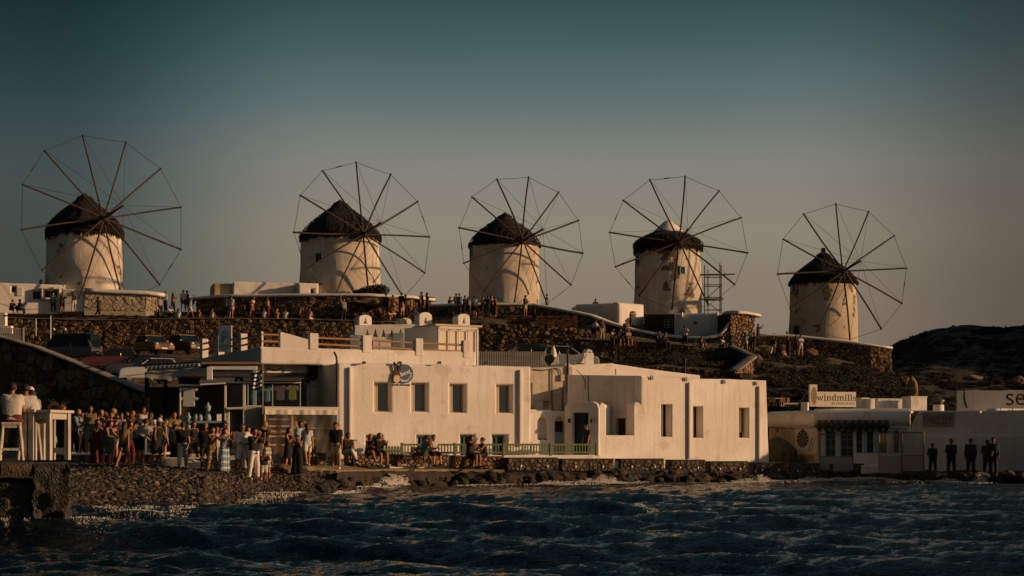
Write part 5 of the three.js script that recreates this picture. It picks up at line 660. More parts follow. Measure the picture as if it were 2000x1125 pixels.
// ---------- right: shaded restaurants ----------
const Wf = Fac(1600, 88, -14);
{
  const yb = .5, g = Wf.thing('windmills_restaurant', 'shaded white restaurant with amphora frieze under the windmills sign', 'restaurant', yb), P = (x, y, z = 0) => W_(Wf, x, y, z, yb), top = P(1600, 816)[1], u1 = Wf.u(1775);
  const H = [[1612, 841, 1632, 892], [1641, 841, 1667, 892], [1672, 841, 1684, 885], [1692, 841, 1706, 885], [1718, 841, 1732, 885], [1744, 842, 1756, 885]].map(h => { const a = P(h[0], h[1]), b = P(h[2], h[3]); return [a[0], b[1], b[0], a[1]]; });
  mesh('front_wall', poly(rect(0, -.6, u1, top), H, .4, .03), M.plaster, g); H.forEach((h, i) => { win(g, h[0], h[2], h[1], h[3], -.25, { bars: [2, i < 2 ? 3 : 2], mat: M.frameBlue, t: .05 }); if (i > 1) mesh('shutter', rbox(.2, h[3] - h[1], .05, h[2] + .14, (h[1] + h[3]) / 2, .03, .01), M.frameBlue, g); });
  const rr = .46; mesh('rolled_parapet', [new THREE.CylinderGeometry(rr, rr, u1 + .3, 28, 1).rotateZ(Math.PI / 2).translate(u1 / 2 - .1, top - .0, -.22), box(u1, 1, 3.6, u1 / 2, top - .1, -2.2)], M.plaster, g);
  mesh('body', box(u1, top + .4, 4, u1 / 2, top / 2 - .4, -2.42), M.plaster, g);
  for (let i = 0; i < 11; i++) { const p = P(1600.5 + 13 * i + (i > 4 ? 1 : 0), 828), q = Wf.W(p[0], yb + p[1] - .42, .36), o = thing('amphora', ['first dark amphora at the left end of the frieze', 'second dark amphora from the left', 'third dark amphora from the left', 'fourth dark amphora from the left', 'fifth dark amphora from the left', 'sixth amphora, middle of the frieze', 'fifth dark amphora from the right', 'fourth dark amphora from the right', 'third dark amphora from the right', 'second dark amphora from the right', 'last dark amphora at the right end of frieze'][i], 'amphora', q.toArray(), 0, 'amphorae hung along the parapet'), m = i < 5 ? plain(0x2e2619, .7) : plain(0x1c1d1b, .7); mesh('jar_body', new THREE.LatheGeometry([[.01, 0], [.05, .06], [.16, .25], [.17, .33], [.12, .42], [.055, .48], [.05, .58], [.07, .6]].map(v => new THREE.Vector2(...v)), 16), m, o); for (const s of [-1, 1]) mesh('handle', tube([[s * .05, .57, 0], [s * .1, .6, 0], [s * .11, .5, 0], [s * .1, .43, 0]], .014, 5), m, o); }
  mesh('cable', tube([[0, H[0][3] + .1, .04], [u1 * .3, H[0][3] + .08, .04], [u1 * .6, H[0][3] + .1, .04], [u1, H[0][3] + .08, .04]], .012, 4), M.black, g);
  for (let i = 0; i < 6; i++) { const u = .15 + i * u1 / 6; mesh('hook_lamp', [rod([u, H[0][3] + .1, .02], [u, H[0][3] - .05, .14], .012), box(.05, .08, .05, u, H[0][3] - .06, .15)], M.darkMetal, g); }
  // side wall with painted poster
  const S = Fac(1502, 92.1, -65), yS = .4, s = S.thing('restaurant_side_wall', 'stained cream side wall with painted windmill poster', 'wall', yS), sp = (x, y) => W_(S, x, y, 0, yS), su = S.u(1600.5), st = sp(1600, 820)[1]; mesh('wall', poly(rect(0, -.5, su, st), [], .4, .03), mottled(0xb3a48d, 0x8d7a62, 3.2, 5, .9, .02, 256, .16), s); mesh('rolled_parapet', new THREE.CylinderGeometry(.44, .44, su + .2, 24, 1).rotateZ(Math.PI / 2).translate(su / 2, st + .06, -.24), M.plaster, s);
  mesh('cable', tube([[.1, st - .35, .04], [su * .5, st - .42, .04], [su * .95, st - .4, .04]], .014, 4), M.black, s); for (const t of [.22, .72]) mesh('hook_lamp', [rod([su * t, st - .36, .02], [su * t, st - .5, .14], .014), box(.06, .1, .06, su * t, st - .52, .15)], M.darkMetal, s);
  const po = S.thing('painted_poster', 'pale poster with dark sail wheel lettered windmills principote', 'poster', yS), a = sp(1554, 835), b = sp(1600, 888), pw = b[0] - a[0] - .1, ph = a[1] - b[1]; mesh('poster_board', box(pw, ph, .03, a[0] + pw / 2, (a[1] + b[1]) / 2, .02), plain(0xb9ae9c, .9), po);
  const wheel = (x, cx, cy, rx, ry, c) => { x.fillStyle = c; for (let i = 0; i < 12; i++) { const t0 = i / 12 * 6.283 + .1, t1 = t0 + .44; x.beginPath(); x.moveTo(cx, cy); x.lineTo(cx + Math.cos(t0) * rx, cy + Math.sin(t0) * ry); x.lineTo(cx + Math.cos(t1) * rx * .9, cy + Math.sin(t1) * ry * .9); x.fill(); } };
  const pt = canvasTex(512, 512, (x, w, h) => { x.fillStyle = '#b9ae9c'; x.fillRect(0, 0, w, h); wheel(x, w * .34, h * .42, w * .3, h * .36, '#1d2220'); x.fillStyle = '#1d2220'; x.save(); x.translate(w * .62, h * .92); x.rotate(-1.2); x.font = 'bold 62px sans-serif'; x.fillText('windmills', 10, 0); x.font = '50px sans-serif'; x.fillText('PRINCIPOTE', 20, 62); x.restore(); });
  mesh('print', new THREE.PlaneGeometry(pw - .06, ph - .06).translate(a[0] + pw / 2, (a[1] + b[1]) / 2, .038), std({ map: pt, roughness: .9 }), po, true);
  // roof signs
  const f2 = Fac(1580, 87.6, 16), sg = f2.thing('windmills_sign', 'sunlit cream roof sign lettered windmills', 'sign', wy(797, 88)), y0 = wy(797, 88), q = (x, y) => W_(f2, x, y, 0, y0), c0 = q(1595, 765), c1 = q(1671, 795), l0 = q(1580, 751), l1 = q(1595, 794), bw = c1[0] - c0[0], bh = c0[1] - c1[1];
  mesh('board', box(bw, bh, .1, c0[0] + bw / 2, c1[1] + bh / 2, 0), M.white, sg); const wt = canvasTex(1024, 400, (x, w, h) => { x.fillStyle = '#d9cfbb'; x.fillRect(0, 0, w, h); x.fillStyle = '#4a3623'; x.font = 'bold 222px serif'; x.textAlign = 'center'; x.save(); x.translate(w * .5, h * .6); x.scale(.94, 1.05); x.fillText('windmills', 0, 0); x.restore(); x.font = 'bold 84px sans-serif'; x.textAlign = 'right'; x.fillText('BY PRINCIPOTE', w * .97, h * .86); }); mesh('lettering', new THREE.PlaneGeometry(bw - .02, bh - .02).translate(c0[0] + bw / 2, c1[1] + bh / 2, .055), std({ map: wt, roughness: .7 }), sg, true);
  const lw = l1[0] - l0[0], lh = l0[1] - l1[1]; mesh('emblem_board', box(lw, lh, .1, l0[0] + lw / 2, l1[1] + lh / 2, .02), M.white, sg); const lt = canvasTex(128, 384, (x, w, h) => { x.fillStyle = '#d4c9b4'; x.fillRect(0, 0, w, h); wheel(x, w * .56, h * .52, w * .44, h * .44, '#7d6238'); }); mesh('emblem', new THREE.PlaneGeometry(lw - .02, lh - .02).translate(l0[0] + lw / 2, l1[1] + lh / 2, .075), std({ map: lt, roughness: .7 }), sg, true); mesh('strut', rod([l0[0] + .1, l0[1] - .2, -.1], [l0[0] - .3, l1[1], -.8], .03), M.metal, sg);
  const pr = at(1572, 800, 89.5), pl = thing('roof_pier', 'square white pier left of the windmills sign', 'pier', [pr.x, pr.y - .5, pr.z], -.3); mesh('pier', rbox(.36, 1.15, .4, 0, .3, 0, .03), M.plaster, pl); mesh('pier_step', rbox(.4, .5, .4, -.35, .2, -.1, .05), M.plaster, pl);
  // roof boxes
  for (const [px, py, w, h, lab, d] of [[1682, 797, .45, .55, 'shaded roof box just right of the windmills sign', 90], [1696, 797, .28, .5, 'narrow sunlit roof box right of the sign', 89.6], [1735, 797, 1.7, .5, 'long low shaded roof box above the amphorae', 91], [1737, 784, .6, .16, 'flat pale box on top of the long roof box', 91.5], [1786, 797, .95, .62, 'sunlit roof block with cables near dome vent', 90]]) { const p = at(px, py, d), o = thing('roof_box', lab, 'roof box', [p.x, p.y - .1, p.z], 16 * R); mesh('box_body', rbox(w, h + .1, .9, 0, h / 2, 0, .04), M.plaster, o); mesh('box_lid', rbox(w + .04, .06, .94, 0, h + .05, 0, .02), M.plaster, o); }
  { const d = 91, p = at(1833, 802, d), o = thing('dome_vent', 'round chimney vent with shiny domed lid', 'vent', [p.x, p.y - .2, p.z]); mesh('shaft', new THREE.CylinderGeometry(.27, .3, .5, 20).translate(0, .25, 0), M.plaster, o); mesh('gap', new THREE.CylinderGeometry(.24, .24, .2, 20).translate(0, .58, 0), M.darkMetal, o); mesh('dome', new THREE.SphereGeometry(.33, 24, 10, 0, 6.284, 0, 1.57).scale(1, .55, 1).translate(0, .68, 0), M.metal, o); }
  { // table and chairs on the roof
    const d = 93, p = at(1516, 793, d), t = thing('roof_table', 'white topped table on the roof terrace', 'table', [p.x, p.y, p.z]); mesh('table_top', rbox(.8, .05, .6, -.1, .4, 0, .015), M.white, t); mesh('leg', box(.06, .4, .06, -.1, .2, 0), M.darkMetal, t); mesh('foot', box(.4, .03, .4, -.1, .015, 0), M.darkMetal, t);
    [[-.3, 'brown wicker chair partly hidden by the white house'], [.22, 'brown wicker chair in the middle of the roof table'], [.5, 'brown wicker chair with pale legs at right of roof table']].forEach(([x, lab], i) => { const o = thing('wicker_chair', lab, 'chair', [p.x + x, p.y - .02, p.z + .3 - i * .25], i * .5, 'wicker chairs on the roof'); mesh('seat', rbox(.36, .06, .36, 0, .22, 0, .02), M.brick[0], o); mesh('backrest', rbox(.36, .26, .06, 0, .34, .17, .02), M.brick[0], o); for (const [a2, b2] of [[-.15, -.15], [.15, -.15], [-.15, .15], [.15, .15]]) mesh('leg', box(.03, .22, .03, a2, .11, b2), i === 2 ? M.white : M.brick[0], o); });
    const bb = thing('roof_bench', 'low pale bench beside the wicker chairs', 'bench', at(1545, 793, 92).toArray()); mesh('seat', rbox(.8, .08, .3, 0, .12, 0, .02), M.white, bb); mesh('base', box(.6, .1, .2, 0, .04, 0), M.darkMetal, bb); }
  // wind screens
  const scr = (lab, x0, x1, yt, ym, yb2, d, gm) => { const ff = Fac(x0, d, gm), y = wy(yb2, d), o = ff.thing('wind_screen', lab, 'wind screen', y, 'glass wind screens on the quay'), w = ff.u(x1), hm = wy(ym, d) - y, ht = wy(yt, d) - y; mesh('base_panel', box(w, hm, .05, w / 2, hm / 2, 0), plain(0x9a938a, .8), o); mesh('screen_frame', [box(.05, ht, .06, 0, ht / 2, 0), box(.05, ht, .06, w, ht / 2, 0), box(w, .06, .08, w / 2, ht, 0), box(w, .04, .06, w / 2, hm, 0)], M.metal, o); mesh('screen_pane', box(w - .06, ht - hm - .05, .012, w / 2, (ht + hm) / 2, 0), M.pane, o); };
  scr('large glass wind screen before the first restaurant windows', 1601, 1666, 848, 892, 921, 85.6, -8); scr('leaning glass wind screen with sunlit top rail', 1717, 1761, 847, 892, 924, 83.4, -40); scr('last dark wind screen beside the plain wall', 1762, 1804, 845, 889, 920, 82.6, -36);
  const sp2 = thing('quay_steps', 'white stepped ledge beside the leaning wind screen', 'step', at(1702, 925, 84.4).toArray(), -.3); mesh('step', rbox(.9, .42, .7, 0, .2, 0, .04), M.plaster, sp2); mesh('step', rbox(.4, .85, .6, .4, .4, 0, .04), M.plaster, sp2);
}
{ // plain-walled restaurant at the right edge
  const f = Fac(1772, 87, -38), yb = .4, g = f.thing('caprice_restaurant', 'long plain shaded wall with Caprice sign at right', 'restaurant', yb), P = (x, y) => W_(f, x, y, 0, yb), u1 = f.u(2150), top = P(1800, 803)[1];
  mesh('front_wall', poly([[-.2, -.8], [u1, -.8], [u1, top], [.6, top], [.3, top - .5], [.05, top - 1.2], [-.2, top - 1.5]], [], .5, .08, 3), M.plaster, g); mesh('lower_bulge', poly(rect(.4, -.7, u1, P(1800, 848)[1]), [], .6, .2, 4).translate(0, 0, .16), M.plaster, g); mesh('body', box(u1 - .6, top + .2, 5, u1 / 2 + .4, top / 2 - .2, -3.02), M.plaster, g);
  const a = P(1803, 804), b = P(1862, 832), w = b[0] - a[0], h = a[1] - b[1]; const sg = f.thing('caprice_sign', 'grey framed board lettered Caprice of Mykonos', 'sign', yb); mesh('board', rbox(w, h, .06, a[0] + w / 2, b[1] + h / 2 - .04, .05, .01), plain(0x9c9386, .8), sg); const t = canvasTex(512, 256, (x, W, H) => { x.fillStyle = '#958c7f'; x.fillRect(0, 0, W, H); x.fillStyle = '#20211f'; x.font = 'italic 150px serif'; x.textAlign = 'center'; x.fillText('Caprice', W / 2, 150); x.font = 'bold 50px serif'; x.fillText('of Mykonos', W * .56, 214); }); mesh('lettering', new THREE.PlaneGeometry(w - .08, h - .08).translate(a[0] + w / 2, b[1] + h / 2 - .04, .084), std({ map: t, roughness: .8 }), sg, true);
  { const q = P(1797, 809); mesh('spot_lamp', [rod([q[0] + .1, q[1], .02], [q[0], q[1], .3], .02), new THREE.SphereGeometry(.05, 10, 8).translate(q[0], q[1], .32)], M.metal, g); } for (const x of [1782, 1917]) { const q = P(x, 806); mesh('roof_spout', rbox(.1, .14, .3, q[0], q[1], .12, .02), M.plasterClean, g); } { const q = P(1949, 850), e = P(1949, 905); mesh('drain_pipe', rod([q[0], q[1], .1], [e[0], e[1], .2], .04), M.darkMetal, g); }
  const f2 = Fac(1868, 93, -14), s = f2.thing('sea_restaurant', 'shaded upper wall lettered sea at the right edge', 'restaurant', 3.0), c = W_(f2, 1870, 763, 0, 3), u2 = f2.u(2140); mesh('front_wall', poly(rect(0, -1.5, u2, c[1]), [], .4, .06, 3), M.plaster, s); mesh('body', box(u2, c[1] + 1.4, 4, u2 / 2, c[1] / 2 - .75, -2.42), M.plaster, s); const q = W_(f2, 1966, 762, 0, 3), e = W_(f2, 2040, 795, 0, 3); mesh('lettering', lettering('sea', .78, .02, fontSans).translate(q[0] + .72, e[1] + .12, .004), M.dark, s); mesh('cable', tube([W_(f2, 1884, 763, 0, 3), W_(f2, 1883, 775, 0, 3), W_(f2, 1888, 797, 0, 3)].map(v => [v[0], v[1], .04]), .04, 5), M.black, s);
  const f3 = Fac(1943, 84.5, 22), r = f3.thing('rolled_awning_parapet', 'sunlit white rolled parapet with dangling cables at right edge', 'parapet', wy(827, 84.5)), u3 = f3.u(2140), hh = .74; mesh('parapet', rbox(u3, hh, .8, u3 / 2, hh / 2, -.4, .16, 0, 4), M.plaster, r); mesh('cable', [tube([[.3, hh, .04], [.35, .4, .05], [.8, .2, .06], [1.5, .3, .05]], .02, 5), tube([[1, hh, .04], [1.1, .5, .05], [.9, .25, .06]], .025, 5)], M.black, r); mesh('canvas_roll', new THREE.CylinderGeometry(.12, .12, u3, 14).rotateZ(1.571).translate(u3 / 2, .06, .08), M.white, r);
}
// ---------- pier and bar furniture ----------
{
  const f = Fac(137, 34.9, 15), yb = -.7, g = f.thing('bar_pier', 'weathered stone pier at left carrying the bar stools', 'pier', yb), topY = wy(906, 35) + .02 - yb, dep = 3.4;
  const wetShaded = mottled(0x3a3122, 0x1d1c13, .9, 6, .7, .09, 256, .16), dry = mottled(0x5a4c36, 0x3b3225, 1, 6, .9, .05);  // wet stone, darkened further with painted shade for the pier front
  const lump = (w, h, dd, x, y, z, am) => { const q = new THREE.BoxGeometry(w, h, dd, Math.ceil(w / .09), Math.ceil(h / .09), Math.ceil(dd / .3)), p = q.attributes.position; for (let i = 0; i < p.count; i++) { const X = p.getX(i), Y = p.getY(i), Z = p.getZ(i), wear = sm(.1, 1.3, h / 2 - Y), n = am * (.5 + wear) * (bumpy(X + x + 5, Y + 9 + Z, .35) * 2.2 + .8 * bumpy(X + x, Y * 1.3 + Z, 1.3)), edge = Math.abs(Y) > h / 2 - .01 && Math.abs(Z) > dd / 2 - .01 ? -.03 : 0; p.setXYZ(i, X + n * .6, Y + edge + (Y > h / 2 - .01 ? .3 * n * (1 - wear) : n * .4), Z + n + Math.sign(Z) * edge); } q.computeVertexNormals(); return q.translate(x, y, z); };
  mesh('pier_block', lump(.68, topY, dep, -.36, topY / 2 - .01, -dep / 2, .16), wetShaded, g);
  mesh('pier_block', lump(6, topY - .3, dep - .2, -3.72, topY / 2 - .2, -dep / 2 - .12, .2), wetShaded, g);
  let u = -.72; [.62, .8, .55, .9, .7, .8, .6].forEach((w, i) => { mesh('cap_stone', lump(w - .03, .24, dep, u - w / 2, topY - .12, -dep / 2 + .02 * (i % 3), .06), dry, g); u -= w; });
  mesh('deck', box(5.8, .1, dep - .3, -2.95, topY - .06, -dep / 2 - .1), dry, g);
}
M.barWood = std({ map: texture(256, [.6, 1.5], (u, v) => mix3(rgb(0xb9b2a4), rgb(0x8f8574), sm(.4, .75, fbm(u * 3, v * .3, 18, 4)))), roughness: .7 });
function stool(px, d, lab, turn, h = .74) { const o = thing('bar_stool', lab, 'stool', [wx(px, d), wy(906, 35) + .07, -d], turn, 'white bar stools on the pier'); mesh('seat', rbox(.4, .06, .4, 0, h, 0, .015), M.barWood, o); const q = (x, z, t) => [x * lerp(.23, .16, t), h * t, z * lerp(.23, .16, t)]; for (const [x, z] of [[-1, -1], [1, -1], [-1, 1], [1, 1]]) mesh('leg', rod(q(x, z, 0), q(x, z, .97), .036, .034, 4), M.barWood, o); for (const t of [.3, .92]) mesh('stretcher', [box(.4 - .1 * t, .05, .03, 0, h * t, lerp(.23, .16, t)), box(.4 - .1 * t, .05, .03, 0, h * t, -lerp(.23, .16, t)), box(.03, .05, .4 - .1 * t, lerp(.23, .16, t), h * t, 0), box(.03, .05, .4 - .1 * t, -lerp(.23, .16, t), h * t, 0)], M.barWood, o); return o; }
stool(22, 35.3, 'white bar stool under the man in grey tee', .25); stool(57, 36.2, 'white bar stool under the long-sleeved man', .3); stool(80, 36.9, 'white bar stool standing under the table edge', .2, .72);
function barTable(px, d, w, dp, h, lab, turn) { const o = thing('bar_table', lab, 'table', [wx(px, d), wy(906, 35) + .07, -d], turn, 'white bar tables on the pier'); mesh('table_top', rbox(w, .06, dp, 0, h, 0, .01), M.barWood, o); for (const [x, z] of [[-1, -1], [1, -1], [-1, 1], [1, 1]]) mesh('leg', box(.1, h, .1, x * (w / 2 - .1), h / 2, z * (dp / 2 - .1)), M.barWood, o); mesh('apron', [box(w - .2, .12, .04, 0, h - .1, dp / 2 - .1), box(w - .2, .12, .04, 0, h - .1, -dp / 2 + .1), box(.04, .12, dp - .2, w / 2 - .1, h - .1, 0), box(.04, .12, dp - .2, -w / 2 + .1, h - .1, 0)], M.barWood, o); mesh('stretcher', box(w - .2, .1, .05, 0, .2, -dp / 2 + .1), M.barWood, o); return o; }
barTable(66, 35.9, .34, .8, 1.01, 'small white bar table beside the long-sleeved man', -.1); barTable(99, 36, .56, .9, 1.0, 'large white bar table with fruit and palm leaves', -.3);
M.leafy = plain(0x2a2f1c, .8);
{ // fruit and leaves on the table
  const y = wy(906, 35) + 1.1, d = 36, fr = (px, rr, hex, lab) => { const o = mesh('fruit', new THREE.SphereGeometry(rr, 16, 12).scale(1, .9, 1).translate(wx(px, d), y + rr * .85, -d), plain(hex, .55)); tag(o, lab, 'fruit', 'fruit on the bar table'); }; fr(100, .075, 0xa8643a, 'orange fruit at left of the palm leaves'); fr(123, .06, 0xb8743c, 'orange fruit at right of the palm leaves');
  const r = rng(4), o = thing('leaf_arrangement', 'spiky green leaf arrangement on the large bar table', 'plant', [wx(115, d), y, -d]); mesh('bowl', new THREE.LatheGeometry([[.01, 0], [.1, .01], [.16, .08], [.15, .09]].map(v => new THREE.Vector2(...v)), 16), M.wood, o); for (let i = 0; i < 26; i++) { const a = r() * 6.28, l = .16 + .22 * r(), e = .05 + .5 * r() * r(); const q = new THREE.ConeGeometry(.018, l, 4).scale(1, 1, .3).translate(0, l / 2, 0).rotateX(1.2 - e).rotateY(a).translate(0, .06, 0); mesh('leaf', q, i % 2 ? M.darkGreen : M.leafy, o); } }
// low wall behind the pier, beach terrace chairs
stoneWall('beach_wall', 'low rubble wall at back of the pebble beach', [[112, 64.2, 887, 912], [180, 64.2, 888, 915], [260, 64, 889, 914], [330, 64.4, 886, 911]], { seed: 31, sw: .42, sh: .32, max: 120, thick: .5, cap: M.plaster, capH: .06 });
[[140, 67, 'slatted white chair behind the low beach wall'], [150, 67.6, 'second slatted chair behind low beach wall, further right'], [99, 66.5, 'slatted chair seen between the bar stools']].forEach(([px, d, lab], i) => { const o = thing('slatted_chair', lab, 'chair', [wx(px, d), 1.0, -d], .5 + i, 'slatted chairs on beach terrace'); mesh('seat', box(.42, .04, .42, 0, .44, 0), M.whiteWood, o); for (const [x, z] of [[-.18, -.18], [.18, -.18], [-.18, .18], [.18, .18]]) mesh('leg', box(.045, .44, .045, x, .22, z), M.whiteWood, o); for (let k = 0; k < 5; k++) mesh('slat', box(.05, .4, .02, -.18 + k * .09, .68, -.19), M.whiteWood, o); mesh('top_rail', box(.44, .06, .03, 0, .9, -.19), M.whiteWood, o); });
// ---------- people ----------
// smooth union of tapered capsules, meshed with surface nets
function nets(bones, h) {
  let lo = [1e9, 1e9, 1e9], hi = [-1e9, -1e9, -1e9];
  for (const b of bones) for (let k = 0; k < 3; k++) { const r = Math.max(b.ra, b.rb) + 2.5 * h; lo[k] = Math.min(lo[k], b.a[k] - r, b.b[k] - r); hi[k] = Math.max(hi[k], b.a[k] + r, b.b[k] + r); }
  const n = [0, 1, 2].map(k => Math.ceil((hi[k] - lo[k]) / h) + 1), [nx, ny, nzz] = n, f = new Float32Array(nx * ny * nzz).fill(.3);
  for (const b of bones) {
    const R1 = Math.max(b.ra, b.rb) + .07 + h, i0 = [], i1 = []; for (let k = 0; k < 3; k++) { i0[k] = Math.max(0, Math.floor((Math.min(b.a[k], b.b[k]) - R1 - lo[k]) / h)); i1[k] = Math.min(n[k] - 1, Math.ceil((Math.max(b.a[k], b.b[k]) + R1 - lo[k]) / h)); }
    const dx = b.b[0] - b.a[0], dy = b.b[1] - b.a[1], dz = b.b[2] - b.a[2], L = dx * dx + dy * dy + dz * dz + 1e-9, kk = b.k ?? .035;
    for (let z = i0[2]; z <= i1[2]; z++) for (let y = i0[1]; y <= i1[1]; y++) for (let x = i0[0]; x <= i1[0]; x++) {
      const px = lo[0] + x * h, py = lo[1] + y * h, pz = lo[2] + z * h; let qx = px - b.a[0], qy = py - b.a[1], qz = pz - b.a[2]; const t = clamp((qx * dx + qy * dy + qz * dz) / L, 0, 1); qx -= dx * t; qy -= dy * t; qz -= dz * t;
      let d = Math.sqrt(qx * qx + qy * qy + qz * qz) - lerp(b.ra, b.rb, t); if (b.cut) for (const c of b.cut) d = Math.max(d, c[0] * px + c[1] * py + c[2] * pz - c[3]);
      const o = (z * ny + y) * nx + x, e = f[o], w = Math.max(kk - Math.abs(e - d), 0) / kk; f[o] = Math.min(e, d) - w * w * kk / 4;
    }
  }
  const id = new Int32Array(nx * ny * nzz).fill(-1), pos = [], idx = [], C = [[0, 0, 0], [1, 0, 0], [0, 1, 0], [1, 1, 0], [0, 0, 1], [1, 0, 1], [0, 1, 1], [1, 1, 1]], E = [[0, 1], [2, 3], [4, 5], [6, 7], [0, 2], [1, 3], [4, 6], [5, 7], [0, 4], [1, 5], [2, 6], [3, 7]], S = (x, y, z) => (z * ny + y) * nx + x, v = new Float32Array(8);
  for (let z = 0; z < nzz - 1; z++) for (let y = 0; y < ny - 1; y++) for (let x = 0; x < nx - 1; x++) {
    let m = 0; for (let k = 0; k < 8; k++) { v[k] = f[S(x + C[k][0], y + C[k][1], z + C[k][2])]; if (v[k] < 0) m |= 1 << k; } if (m === 0 || m === 255) continue;
    let sx = 0, sy = 0, sz = 0, c = 0; for (const [a, b] of E) if ((v[a] < 0) !== (v[b] < 0)) { const t = v[a] / (v[a] - v[b]); sx += lerp(C[a][0], C[b][0], t); sy += lerp(C[a][1], C[b][1], t); sz += lerp(C[a][2], C[b][2], t); c++; }
    id[S(x, y, z)] = pos.length / 3; pos.push(lo[0] + (x + sx / c) * h, lo[1] + (y + sy / c) * h, lo[2] + (z + sz / c) * h);
  }
  const quad = (a, b, c, d, fl) => { if (a < 0 || b < 0 || c < 0 || d < 0) return; if (fl) idx.push(a, c, b, a, d, c); else idx.push(a, b, c, a, c, d); };
  for (let z = 1; z < nzz - 1; z++) for (let y = 1; y < ny - 1; y++) for (let x = 1; x < nx - 1; x++) {
    const s = f[S(x, y, z)] < 0; if (s !== f[S(x + 1, y, z)] < 0) quad(id[S(x, y - 1, z - 1)], id[S(x, y, z - 1)], id[S(x, y, z)], id[S(x, y - 1, z)], !s); if (s !== f[S(x, y + 1, z)] < 0) quad(id[S(x - 1, y, z - 1)], id[S(x, y, z - 1)], id[S(x, y, z)], id[S(x - 1, y, z)], s); if (s !== f[S(x, y, z + 1)] < 0) quad(id[S(x - 1, y - 1, z)], id[S(x, y - 1, z)], id[S(x, y, z)], id[S(x - 1, y, z)], !s);
  }
  const g = new THREE.BufferGeometry(); g.setAttribute('position', new THREE.Float32BufferAttribute(pos, 3)); g.setIndex(idx); g.computeVertexNormals(); const uv = new Float32Array(pos.length / 3 * 2); for (let i = 0; i < uv.length / 2; i++) { uv[2 * i] = pos[3 * i]; uv[2 * i + 1] = pos[3 * i + 1]; } g.setAttribute('uv', new THREE.BufferAttribute(uv, 2)); return g;
}
const add3 = (a, b, s = 1) => [a[0] + b[0] * s, a[1] + b[1] * s, a[2] + b[2] * s], mid3 = (a, b, t) => [lerp(a[0], b[0], t), lerp(a[1], b[1], t), lerp(a[2], b[2], t)], sub3 = (a, b) => [a[0] - b[0], a[1] - b[1], a[2] - b[2]], unit = a => { const l = Math.hypot(...a) || 1; return a.map(x => x / l); }, dot3 = (a, b) => a[0] * b[0] + a[1] * b[1] + a[2] * b[2];
const POSE = {   // arms: [forward pitch, out, elbow bend, forearm out]; legs: [forward pitch, out, knee bend]
  stand: { la: [4, 9, 14, 4], ra: [2, 10, 12, 4], ll: [3, 4, 2], rl: [-3, 4, 3] }, wide: { la: [6, 10, 70, -28], ra: [10, 10, 72, -28], ll: [6, 12, 3], rl: [-4, 12, 3] },
  photo: { la: [58, 6, 88, -18], ra: [60, 8, 86, -18], ll: [4, 4, 4], rl: [-4, 5, 5], head: 4 }, photoHigh: { la: [84, 8, 62, -16], ra: [88, 10, 60, -16], ll: [3, 4, 4], rl: [-4, 4, 4] }, phoneOut: { la: [70, 4, 24, -6], ra: [72, 6, 20, -6], ll: [3, 4, 3], rl: [-4, 5, 4] },
  armUp: { la: [3, 8, 10, 4], ra: [150, 24, 14, 10], ll: [3, 4, 2], rl: [-4, 5, 2] }, hips: { la: [-14, 38, 74, -40], ra: [-14, 38, 74, -40], ll: [2, 8, 2], rl: [-2, 8, 2] }, crossed: { la: [24, 8, 84, -52], ra: [28, 8, 80, -50], ll: [2, 5, 2], rl: [-2, 5, 2] },
  walk: { la: [22, 7, 14, 3], ra: [-20, 8, 10, 4], ll: [-20, 3, 16], rl: [20, 3, 6], lean: 4 }, bend: { la: [34, 8, 20, 0], ra: [38, 10, 24, 0], ll: [14, 5, 10], rl: [4, 5, 6], lean: 38, head: -10 }, lean: { la: [30, 12, 30, 0], ra: [20, 12, 60, -20], ll: [8, 5, 6], rl: [-2, 6, 4], lean: 16 }, chin: { la: [18, 6, 120, -20], ra: [30, 6, 110, -35], ll: [3, 4, 3], rl: [-3, 4, 3] },
  drop: { la: [8, 24, 8, 14], ra: [14, 26, 10, 12], ll: [4, 7, 4], rl: [-3, 7, 4], lean: 10 },
  sit: { sit: 1, la: [22, 8, 62, -18], ra: [24, 8, 66, -18], ll: [82, 7, 78], rl: [80, 8, 74], lean: 8 }, sitPhone: { sit: 1, la: [34, 6, 92, -24], ra: [36, 6, 90, -24], ll: [84, 6, 80], rl: [80, 9, 70], lean: 16, head: -22 }, sitCross: { sit: 1, la: [20, 8, 86, -40], ra: [26, 8, 100, -30], ll: [84, 4, 70], rl: [96, -10, 60], lean: 12 }, sitLow: { sit: 1, la: [44, 12, 40, -20], ra: [44, 12, 44, -20], ll: [112, 12, 104], rl: [110, 12, 100], lean: 14 }, sitBack: { sit: 1, la: [-34, 14, 4, 6], ra: [-30, 14, 6, 6], ll: [120, 6, 100], rl: [70, 8, 30], lean: -24 }, sitArms: { sit: 1, la: [80, 8, 20, -8], ra: [84, 8, 18, -8], ll: [84, 7, 80], rl: [82, 8, 78], lean: 4 }, sitTable: { sit: 1, la: [38, 16, 70, -30], ra: [14, 12, 34, 0], ll: [70, 8, 62], rl: [66, 10, 58], lean: 10 }, sitDrink: { sit: 1, la: [20, 8, 60, -14], ra: [70, 8, 84, -16], ll: [84, 6, 82], rl: [80, 7, 78], lean: 6 } };
const geoCache = {};
